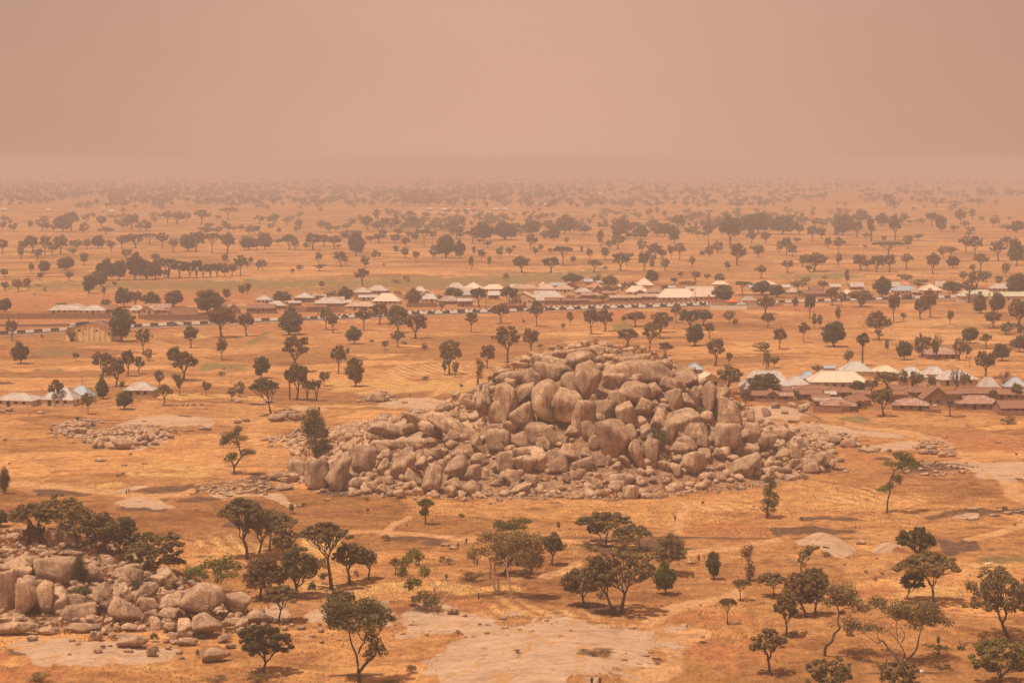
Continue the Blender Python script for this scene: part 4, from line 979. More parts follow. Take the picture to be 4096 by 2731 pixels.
LOOK = {'M': 'dense round-crowned', 'R': 'bushy-crowned', 'U': 'flat-topped umbrella', 'O': 'open airy-crowned', 'B': 'leafless', 'C': 'column-shaped', 'S': 'low bushy', 'T': 'twisted clumpy', 'W': 'drooping', 'X': 'cone-shaped', 'P': 'single-stemmed fan', 'Q': 'many-stemmed fan'}
CLR = {'d': 'dark green', 'g': 'bright green', 'o': 'olive', 'b': 'dry brown', 'y': 'yellowish'}
def tree_zone(px, py):
    if py < 930: a = 'far out on the plain'
    elif py < 1010: a = 'in the far tree belt'
    elif py < 1085: a = 'on the plain beyond the village'
    elif py < 1170: a = 'just behind the village' if px > 900 else ('around the far palm grove' if px < 1010 and py > 1070 else 'behind the roadside houses')
    elif py < 1262: a = 'among the village roofs' if px > 850 else 'beside the long mud wall'
    elif py < 1420: a = 'between striped road and fields'
    elif py < 1560: a = 'in dry fields beyond the mound'
    elif py < 1800: a = 'near the hip-roofed houses' if px < 700 else ('in the field left of the mound' if px < 1500 else ('growing on the rock mound' if px < 3000 else 'by the rust-roofed compounds'))
    elif py < 2060: a = 'growing on the rock mound' if 1420 < px < 3000 else 'in the fields beside the mound'
    elif py < 2330: a = 'around the lower-left boulder pile' if px < 760 else 'in the belt below the mound'
    elif py < 2480: a = 'around the lower-left boulder pile' if px < 800 else 'along the near field edge'
    else: a = 'in the nearest foreground'
    b = 'left' if px < 1024 else ('centre-left' if px < 2048 else ('centre-right' if px < 3072 else 'right'))
    return a + ', ' + b

def tree_name(kind): return {'P': 'fan_palm', 'Q': 'fan_palm', 'S': 'shrub', 'B': 'bare_tree'}.get(kind, 'savanna_tree')
def tree_tag(o, kind, clr, px, py, hm):
    sz = 'tall' if hm > 10.5 else ('small' if hm < 6 else 'medium')
    noun = {'S': 'shrub', 'P': 'palm', 'Q': 'palm'}.get(kind, 'tree')
    o['category'] = {'shrub': 'shrub', 'palm': 'palm tree'}.get(noun, 'tree')
    o['group'] = {'shrub': 'shrubs on the plain and rocks', 'palm': 'fan palms'}.get(noun, 'trees of the plain')
    look = '%s %s%s %s' % (sz, (CLR[clr] + ' ') if kind != 'B' else '', LOOK[kind], noun)
    describe(o, px, py, look.capitalize() if False else look, tree_zone(px, py))

def low_arrays(kind, seed):
    r = np.random.default_rng(seed); wx, wz = r.uniform(.7, 1.35), r.uniform(.75, 1.2)
    n = 30; u = r.normal(size=(n, 3)); u /= np.linalg.norm(u, axis=1)[:, None]; u *= r.uniform(.3, 1, (n, 1)) ** .5
    C = u * np.array([4 * wx, 4 * wx, 3.0 * wz]) + [0, 0, 6.4 - wz * .6]; C[:, 0] += r.normal() * 1.2 * (C[:, 2] > 6.5)
    LV = np.concatenate([leaves(r, c, 1.5, 7, 1.5) for c in C])
    V, F = tube(np.array([[0, 0, -.2], [.1, 0, 3.], [0, 0, 6.]]), np.array([.45, .35, .2]), 3)
    return V, F, LV

def place_tree(t, x, y, w, h, kind, clr, idx):
    px, py = nat(t, x, y); wp, hp = w / Z, h / Z
    P = hit(px, py); sc = depth_of(P[0], P[1], P[2]) / FPX
    r = random.Random(idx * 11 + 5)
    v = r.randrange(NV[kind]); tm, cm, W0, H0 = variant(kind, v)
    wm, hm = wp * sc, hp * sc
    root = empty(tree_name(kind), P, 0)
    sx = wm / W0 * r.choice((1.04, 1.04)); sz_ = hm / H0
    rz = r.choice((0, math.pi)) + r.uniform(-.5, .5)
    root.rotation_euler[2] = rz; root.scale = (sx, sx, sz_)
    link('trunk', tm, root, mat=BARK['p'] if kind == 'B' and clr == 'p' else None)
    if cm: link('crown', cm, root, mat=LEAF[clr])
    if clr == 'p': clr = 'b'
    tree_tag(root, kind, clr, px, py, hm)
    return root

# x y w h kind+colour, per zoom tile
TR = {
 'A': '''115 700 65 85 Ro|20 690 60 90 Ro|30 615 60 60 Mo|360 690 90 120 Ro|390 600 70 45 Mo|405 685 60 70 Ro|535 700 160 150 Md|610 690 120 170 Ro|460 705 60 80 Ro|715 715 70 100 Mo|740 625 70 90 Mo|262 680 50 80 Ro|865 665 80 120 Mo|910 725 110 75 Ub|985 600 110 60 Ro|1050 670 120 90 Mo|1130 680 110 140 Ro
1195 700 60 80 Rb|1250 695 90 100 Md|1330 630 80 110 Oo|1430 630 110 110 Oo|1520 640 100 120 Ro|1590 610 90 80 Ro|1720 640 130 130 Oo|1860 605 60 55 Mo|1950 600 150 110 Uo|2220 635 100 90 Ro|2330 640 80 100 Ro|1860 715 110 70 Ro|1955 700 70 80 Ro|2060 700 60 70 Oo|2125 720 60 80 Ro|2180 730 80 100 Ro
25 890 90 130 Rd|180 935 60 130 Oo|200 870 90 110 Md|275 880 120 155 Rd|320 945 90 120 Oo|385 905 100 180 Oo|445 890 90 120 Ro|517 890 120 170 Ro|650 865 100 115 Oo|745 850 80 100 Bb|840 840 110 120 Md|950 870 80 120 Md|1040 840 80 135 Md|1155 840 140 130 Ro|1280 810 130 100 Ub|1385 845 110 145 Oo|1480 880 90 130 Oo
1605 865 130 150 Md|1680 870 130 180 Ro|1815 885 150 180 Uo|1945 880 120 180 Ro|2130 855 160 125 Md|2195 850 60 80 Ro|2265 850 130 150 Mo|380 1055 100 120 Md|565 1030 140 125 Md|718 990 90 125 Ud|270 1055 50 95 Bb|340 1110 75 70 Ob|590 1118 75 95 Ob|1080 940 80 110 Rb|1335 985 80 115 Ob|45 1205 90 90 Md|160 1210 110 115 Md
240 1205 95 115 Md|760 1230 130 170 Md|865 1170 130 130 Md|40 1090 100 85 Ob|900 1115 130 150 Md|1020 1110 100 140 Rd|1150 1110 120 190 Rd|1250 1110 110 140 Rd|1330 1105 90 130 Rd|1440 1100 120 140 Qd|1540 1095 90 120 Qd|1620 1095 90 110 Qd|1680 1090 80 120 Qd|1740 1090 80 90 Qd|1800 1085 70 90 Qd|1860 1085 80 95 Qd|1925 1085 70 100 Qd|1985 1080 70 100 Qd
2060 1075 90 140 Od|2115 1015 35 70 Td|2210 1035 50 90 Td|2245 1035 60 120 Oo|2145 995 35 90 Bb|1930 980 50 110 Bb|980 1165 50 45 Md|385 1215 40 50 So|890 1260 45 110 Bb|1940 1290 80 120 Bb|2070 1270 60 140 Bb|2115 1240 70 120 Rb|45 1390 120 130 Md|900 1360 110 100 Md|530 1345 140 45 Md|1060 1345 170 180 Md|1160 1340 120 140 Ro|1280 1340 170 135 Md|1345 1340 90 65 Md
1490 1340 170 150 Md|1770 1400 250 215 Md|1850 1340 140 110 Md|330 1165 60 25 So|840 1120 90 70 Md|1405 1090 60 60 Qd''',
 'B': '''210 635 100 110 Md|320 645 70 80 Ro|425 590 50 70 Xd|365 600 50 45 Mo|430 680 80 90 Ro|400 700 45 50 Md|655 685 60 60 Mo|865 650 90 75 Mo|955 620 70 60 Mo|1010 690 90 130 Ob|1090 620 75 120 Mo|1068 670 75 60 Md|1160 660 110 90 Oo|1240 660 70 90 Bb|1400 665 120 110 Mo|1470 640 60 80 Ro|1590 680 120 60 Ro|1530 690 80 60 Mo|1820 670 80 110 Oo|1750 690 80 120 Md
240 810 70 60 Md|340 850 130 130 Od|385 855 60 110 Td|480 845 50 60 Md|540 855 130 150 Rd|635 820 80 110 Md|725 845 110 120 Ro|910 905 140 220 Md|850 800 170 115 Ro|1030 790 70 65 Md|1100 790 110 90 Md|1140 750 60 90 Md|1240 800 100 90 Md|1330 830 80 100 Oo|1420 800 70 140 Oo|1490 825 100 150 Ud|1675 925 160 210 Md|1800 930 90 170 Md|1565 930 60 130 Ob|1760 760 120 120 Ro
1900 800 130 110 Ud|2030 840 60 75 Md|2000 780 200 170 Md|2180 770 200 160 Md|2060 640 110 80 Ro|2140 930 60 120 Oo|2220 910 50 90 Ob|1915 910 40 100 Bb|1980 950 50 120 Bb|1420 955 45 110 To|1328 925 85 100 Md|1250 890 50 80 Bb|1060 930 55 55 Md|1105 930 30 70 Bb|985 1010 90 110 Rd|775 1000 110 140 Oo|585 960 70 90 Bb|592 1033 75 70 Md|422 1033 50 50 Mo|363 1060 40 50 Ob
965 1170 130 160 Ob|1895 1025 55 120 Bb|2045 1010 40 110 Bb|1145 1000 20 40 Bb|280 1310 190 110 Md|700 1270 120 75 Md|825 1300 150 140 Md|600 1285 100 50 Mo|330 1580 250 255 Xd|655 1540 130 210 Oy|710 1565 100 190 Ry|970 1540 150 200 Ob|1110 1490 150 190 Rb|1260 1480 190 160 Md|1265 1560 190 150 Ro|1420 1610 190 215 Rb|1385 1340 150 170 Mo|1640 1370 70 75 Md
1740 1270 170 100 Md|1620 1285 60 55 Md|1960 1340 150 170 Rd|2210 1330 160 170 Rd|1240 1310 70 55 Md|1180 1230 70 25 Sd|1270 1240 80 35 Sd|2150 1485 150 180 Rb|1890 1560 120 180 Ob|615 1190 50 80 Ob|435 1305 50 35 Sd|1340 1130 70 60 So|1250 1140 80 40 So|1070 910 40 60 Md|2190 1120 60 80 So''',
 'C': '''800 600 40 65 Md|990 570 30 45 Md|880 600 80 70 Bb|1140 690 60 90 Oo|1690 620 60 100 Oo|270 730 150 150 Mo|265 850 90 140 Ro|460 775 110 130 Md|410 690 90 100 Ro|545 720 150 180 Mo|630 700 60 110 Oo|720 725 120 95 Md|895 680 60 60 Md|865 840 70 160 Rd|1010 850 120 130 Ro|1020 760 160 190 Mo|1100 760 60 55 Md|1205 760 130 120 Md|1215 870 70 110 Ro|1310 670 100 80 Ro
1350 740 100 120 Ro|1405 740 110 120 Md|1520 700 120 150 Oo|1490 800 90 170 Md|1465 930 50 140 Oo|1530 940 100 150 Oo|1640 720 90 80 Mo|1780 800 80 190 Oo|1970 840 170 280 Rd|1960 700 180 160 Mo|2140 720 200 180 Md|2030 990 120 200 Rb|2150 800 80 120 Md|2270 800 90 120 Md|2240 640 160 110 Md|1860 880 80 110 Rb|1790 920 60 120 Oo|2210 915 90 110 Ob|900 940 70 120 Oo|940 850 80 90 Ro
1330 930 110 140 Rb|1270 920 60 70 Oo|1390 930 70 90 Oo|1030 1030 140 160 Rb|1080 990 80 130 Ro|1230 1030 90 160 Rd|1300 1025 50 100 Td|1410 1030 80 110 Rd|1640 1010 55 110 Td|1950 1030 60 85 Md|435 1050 140 140 Rd|540 990 150 170 Ud|185 1050 130 150 Rd|800 1045 110 110 Ob|765 940 50 110 Tb|700 890 30 80 Bb|350 870 60 70 Mo|300 905 50 90 Oo|430 880 40 50 Md|565 800 40 60 Bb|900 1030 40 45 So
2230 1100 120 120 Ob|630 1140 200 90 Md|830 1140 90 80 Mo|930 1170 150 110 Mo|950 1225 170 75 Md|1110 1210 120 100 Md|1300 1140 120 120 Md|1490 1145 80 60 Mo|1550 1090 55 50 Md|1670 1120 110 90 Oo|1620 1180 130 70 Md|1400 1200 110 50 Md|1880 1140 120 90 Mo|2075 1240 160 120 Ud|2240 1240 180 130 Md|1915 1300 200 150 Md|600 1270 80 35 Sd|685 1275 50 25 Sd|875 1300 90 75 Rb|2270 1400 150 160 Rb
318 1510 130 230 Oy|600 1500 60 130 Ob|785 1575 140 230 Rb|900 1550 150 200 Rb|1060 1480 60 70 Od|1165 1510 170 135 Rb|1370 1560 200 180 Ob|1510 1480 90 170 Oo|1620 1530 200 170 Rd|1740 1500 170 140 Rd|1675 1410 100 55 Rb|1960 1480 90 120 Ob|2010 1510 50 80 Mo|2285 1520 130 130 Od|540 1540 40 70 Oo|1770 1110 80 60 Mo|200 1480 30 40 So''',
 'D': '''1025 420 80 70 Mo|520 430 120 50 Uo|640 430 70 80 Mo|1180 500 90 130 Oo|1240 525 100 110 Oo|1600 490 110 80 Oo|1770 500 140 75 Mo|1960 470 180 60 Mo|2115 480 50 60 Mo|1810 640 90 140 Ro|1910 600 70 110 Oo|1990 625 60 65 Md|2090 660 60 90 Md|2130 650 50 80 Mo|1500 500 40 30 Mo|80 720 170 190 Md|290 720 240 170 Md|540 780 90 140 Ro|430 720 90 100 Mo|620 760 90 110 Oo
800 730 200 190 Mo|960 620 130 120 Mo|1130 650 110 120 Md|1050 780 70 220 Td|920 750 100 150 Ro|1310 640 100 110 Md|1250 770 100 230 Ro|1375 640 40 50 Md|1430 622 50 35 Md|1480 640 70 60 Md|1570 650 100 120 Rd|1640 700 90 150 Md|1750 705 55 75 Md|1895 715 80 70 Md|2215 700 130 75 Ud|2290 710 110 110 Md|1355 845 90 130 Md|1450 775 70 70 Rb|260 890 50 130 To|320 900 80 160 Ro|370 910 90 110 Oo
410 800 50 60 Md|80 915 100 110 Rb|680 840 60 110 Td|770 890 100 150 Oo|765 1000 60 130 To|1190 910 250 130 Ud|560 1040 180 170 Rb|515 1050 60 80 Td|325 1050 110 110 Ob|460 1000 80 120 Ob|950 1030 110 140 Rb|1010 1030 90 120 Ob|1095 1045 110 150 Rd|1200 1045 100 160 Rb|1350 1020 100 140 Oo|1570 1060 120 190 Rb|1745 1010 110 110 Md|1660 930 80 120 Oo|1730 900 110 90 Ob|1850 880 110 150 Oo
1940 910 120 180 Od|1975 1040 120 160 Oo|1920 1050 60 75 Md|2130 950 130 180 Oo|2290 990 130 230 Md|2195 1080 70 130 Ob|2200 850 110 110 Ob|420 1200 130 100 Md|640 1190 100 80 Md|240 1260 140 110 Md|430 1250 80 55 Md|490 1140 90 60 Mo|650 1110 40 35 Md|840 1160 50 160 Cb|960 1340 200 150 Ro|1130 1260 170 190 Md|1340 1130 130 80 Md|1450 1190 110 100 Md|1740 1225 180 110 Md|1940 1190 160 160 Ro
1830 1120 70 90 Mo|2140 1170 100 110 Ro|2290 1260 190 220 Md|1875 1305 140 200 Ob|1980 1395 140 190 Xd|2125 1400 150 200 Md|715 1330 110 160 Rb|790 1340 80 150 Ro|395 1370 60 120 Bb|515 1445 100 220 Rb|560 1530 50 150 Bb|610 1530 60 130 Bb|765 1480 60 150 Ob|1240 1470 100 260 Rb|1320 1460 50 80 Md|1465 1450 130 190 Rb|1550 1435 130 260 Rb|1720 1490 70 140 Td|2090 1520 150 150 Rb|2200 1580 100 110 Md|2300 1560 180 300 Rb
970 1340 60 90 Rd|2030 1130 90 110 Mo''',
 'E': '''100 135 110 190 Rb|180 330 170 195 Md|1040 140 210 300 Md|1110 60 130 160 Rb|615 140 90 110 Cd|960 140 90 90 Qd|1220 250 150 230 Oy|1265 305 80 110 Od|1190 420 85 160 Rd|875 430 190 210 Rb|995 525 180 260 Rb|1095 440 120 240 Rb|885 630 130 200 Xd|650 310 50 90 Bb|1365 540 80 180 Bp|1535 600 80 220 Bp|1575 475 235 265 Rb|1490 330 140 155 Md|1635 195 130 200 Rd
1400 690 140 190 Oy|1065 720 150 170 Md|490 690 130 230 Oo|755 765 80 220 Bp|1765 605 70 150 Bp|1980 650 90 130 Bp|2048 615 90 140 Ud|1900 300 100 200 Rb|1900 105 240 270 Rb|2110 95 140 210 Rb|1895 440 70 50 Sd|40 1440 110 240 Cd|360 120 30 50 So|1010 1300 50 30 So|1050 1285 40 30 So|80 1195 26 24 Sd|1115 1115 40 26 Sd|440 910 24 46 Sd|810 990 40 60 Sd|250 775 20 20 Sd|790 870 40 60 So
1040 550 60 80 Bb|665 830 50 60 Oy''',
 'F': '''92 455 150 195 Md|385 400 250 320 Ob|400 640 190 330 Rb|340 640 110 270 Pd|490 650 110 190 Qd|570 650 110 190 Qd|750 415 150 250 Ob|635 520 90 145 Bp|905 525 170 255 Mb|895 160 150 160 Md|838 265 30 85 Bb|1265 190 130 145 Oo|1700 420 190 300 Ro|1755 445 70 150 Ob|1665 430 60 160 Ob|2030 370 130 210 Rb|1950 520 90 240 Tb|2210 325 250 330 Oo|2095 500 120 95 Sd|1155 210 60 90 Oo
1040 150 50 30 Sd|1310 780 40 40 Sd|1415 912 100 90 Sd|1025 965 70 60 Sd|1495 215 60 60 Ob|1807 545 30 50 Bb|410 930 50 50 Sd|1500 470 70 40 Sb|1320 165 60 30 Sd|1720 740 60 50 So|2020 840 90 60 So|1195 990 40 50 Sd|430 1290 60 50 Sd|1000 1500 60 30 Sd''',
 'G': '''258 250 140 230 Rb|345 205 45 50 Oo|1090 185 195 165 Rb|1283 230 150 260 Oy|1375 115 160 200 Ob|1415 260 130 120 Rb|1668 178 160 200 Md|1795 120 90 150 Rb|1845 350 170 250 Ro|1950 590 220 255 Ro|1960 340 60 130 Bb|2100 690 100 150 Rb|1355 1110 170 270 Wd|1765 930 90 110 Sd|560 470 130 110 Sd|610 370 130 50 Sd|1500 830 70 90 Sd|1065 370 80 45 Sd|280 370 70 30 Sd|1240 480 50 60 So|540 890 50 50 Sd
1715 780 110 90 Sy|1610 1070 50 30 Sd|1680 1070 50 30 Sd|1730 1380 60 30 Sd|1210 960 40 60 Sd|1410 290 60 50 Sg|820 150 60 36 So|420 480 80 60 So|30 420 40 30 Sd|1870 1440 40 30 Sd|2330 920 60 50 Sd|1130 870 40 60 So''',
 'H': '''262 205 120 190 Rb|470 150 110 180 Ob|725 185 215 230 Md|843 340 90 140 Bb|970 350 130 290 Pd|1110 95 80 60 Sd|1180 240 45 130 Co|1328 295 155 175 Md|1460 280 90 210 Bb|1520 250 110 160 Rb|1600 300 130 250 Bb|1800 300 110 210 Bb|1890 155 155 145 Md|1860 285 90 130 Rd|2030 200 110 130 Oy|2015 455 180 240 Rb|2165 305 155 155 Md|2310 230 120 150 Md|2200 75 110 110 Md|2320 95 80 130 Md|590 415 110 80 Md
1430 570 100 210 Bb|1570 560 70 140 Bb|1785 610 150 270 Bb|1840 540 90 140 Rd|2165 565 160 200 Bb|2290 635 120 160 Bb|2085 640 80 100 Bb|1170 560 220 170 Ro|930 585 150 120 Md|1050 575 130 110 Ro|1155 780 220 250 Ro|1720 785 200 200 Ub|410 640 50 90 Bb|2220 845 150 75 Sd|105 220 150 80 Ud|150 380 80 180 Wg|215 365 90 120 Wo|120 603 330 200 Md|1310 520 90 150 Bb|2140 700 70 50 Sd|660 1240 70 60 Sd|550 1130 60 40 Sd
2285 1110 40 20 Sd|1015 1045 40 30 Sd|475 1330 70 60 Sb|915 390 90 30 Sd|1590 300 60 200 Bb|2250 210 70 90 Md''',
 'I': '''690 720 120 270 Cd|700 820 190 90 Sd|1165 810 90 140 Sd|1430 785 85 60 Sg|290 995 80 50 Sg|1320 1215 90 90 Sd|1720 1190 110 60 Sd|200 400 90 40 Sd|20 510 80 60 Sd|740 700 60 60 Sd|830 980 70 60 So|800 715 60 50 Sd|1180 600 60 60 Sd|1690 1350 40 80 So|1945 1330 50 30 Sd|330 1555 200 90 So|1270 600 60 90 Sd|880 1270 40 30 Sb|1240 970 50 30 Sd|1860 1545 200 50 So''',
 'J': '''620 720 70 120 Og|630 590 70 100 Sd|1640 535 60 60 Sd|1700 550 80 60 Sb|1380 1480 110 80 Sb|1810 175 40 70 Bb|1005 120 20 60 Bb|1340 240 20 40 Bb|60 1567 220 110 So|1200 1580 160 45 Sg|1780 1150 60 46 Sb|1160 350 90 60 Sb|530 800 90 110 Sd|350 120 60 90 Bb|1240 640 110 150 Ob|1890 690 220 80 Sb|1680 690 40 60 Bb|600 1080 40 26 Sd|2220 560 70 60 Sd|455 60 60 40 Sb|1955 880 20 100 Bb|910 660 50 60 Sd''',
 'K': '''445 558 190 295 Rd|1418 812 215 295 Mg|1828 682 140 250 Md|2055 862 160 185 Uo|1945 1068 155 235 Uo|500 260 40 80 Ob|535 430 80 60 Sd|760 440 60 60 Sd|1700 535 20 70 Bb|1650 690 16 80 Bb|1600 685 16 50 Bb|1705 990 26 20 Sd|1715 910 22 20 Sd|1735 45 30 40 Sb|240 670 90 140 Ob|860 850 80 90 Sd|150 1310 60 36 Sb|1600 1090 26 24 Sd|820 1310 300 40 Sb|1735 1220 60 16 Sb''',
 'L': '''310 1168 250 370 Oo|185 1492 320 400 Oo|450 180 30 40 So|1000 630 40 30 Sd|1140 640 40 24 Sd|1080 700 40 50 Sb|380 1180 90 70 Sd|1330 745 60 50 Sd|910 245 20 26 Sd|2270 220 40 26 Sb|2190 110 60 60 Sd|660 480 90 40 So|480 1140 60 26 Sb|1700 1440 60 40 Sb|815 560 20 20 Sd|40 70 20 26 Sd''',
}
# near trees grown one by one: x y (foot)  x0 y0 x1 y1 (crown box)  kind+colour
HERO = {
 'I': '''350 385 80 20 450 290 Uo|600 300 330 -50 720 250 Oo|690 415 470 50 860 340 Oo|915 465 710 100 1030 450 Ro|1080 480 960 140 1190 500 Rd|1295 605 1020 255 1570 570 Oo|1450 620 1340 475 1575 610 Uo|330 380 200 210 400 350 Ob|10 230 -90 80 70 230 Rd|2225 855 2080 490 2400 830 Ob|2110 505 1870 -30 2290 300 Uo|2205 490 2080 70 2420 340 Oo''',
 'J': '''165 440 20 80 380 320 Uo|300 520 190 200 400 470 Oo|700 765 420 190 860 420 Uo|850 722 720 365 980 570 Ro|1018 682 915 415 1080 580 Ro|400 835 260 385 580 740 Rd|85 852 -20 450 280 790 Ob|240 1050 110 720 420 950 Uo|110 1490 -110 1065 350 1370 Rd|1495 215 1440 -10 1570 80 Ug|1492 130 1455 75 1525 150 Mg|780 1000 650 770 920 900 Oo''',
 'K': '''905 385 660 95 1130 320 Uo|870 350 740 190 900 310 Oo|1195 430 960 205 1310 400 Uo|1440 640 1300 285 1600 590 Oo|1035 972 680 380 1340 760 Oo|975 985 700 480 1000 800 Oo|715 908 540 575 840 840 Ro|20 640 -80 270 300 640 Oo''',
 'L': '''210 830 55 615 330 790 Uo|500 1000 290 600 560 960 Ob|570 985 430 600 670 960 Oo|1440 640 1275 230 1600 450 Rd|1580 882 1240 440 1790 720 Uo|1345 855 1290 620 1500 780 Od|2230 1180 1815 570 2480 1090 Oo|2140 1600 1890 1180 2480 1520 Ry|690 1640 490 1330 880 1610 Oo|1320 1640 1120 1360 1460 1610 Oo|560 780 420 580 680 800 Ro''',
 'F': '''182 770 -5 445 250 640 Ud''',
 'D': '''1115 1625 1000 1370 1210 1560 Ob''',
}
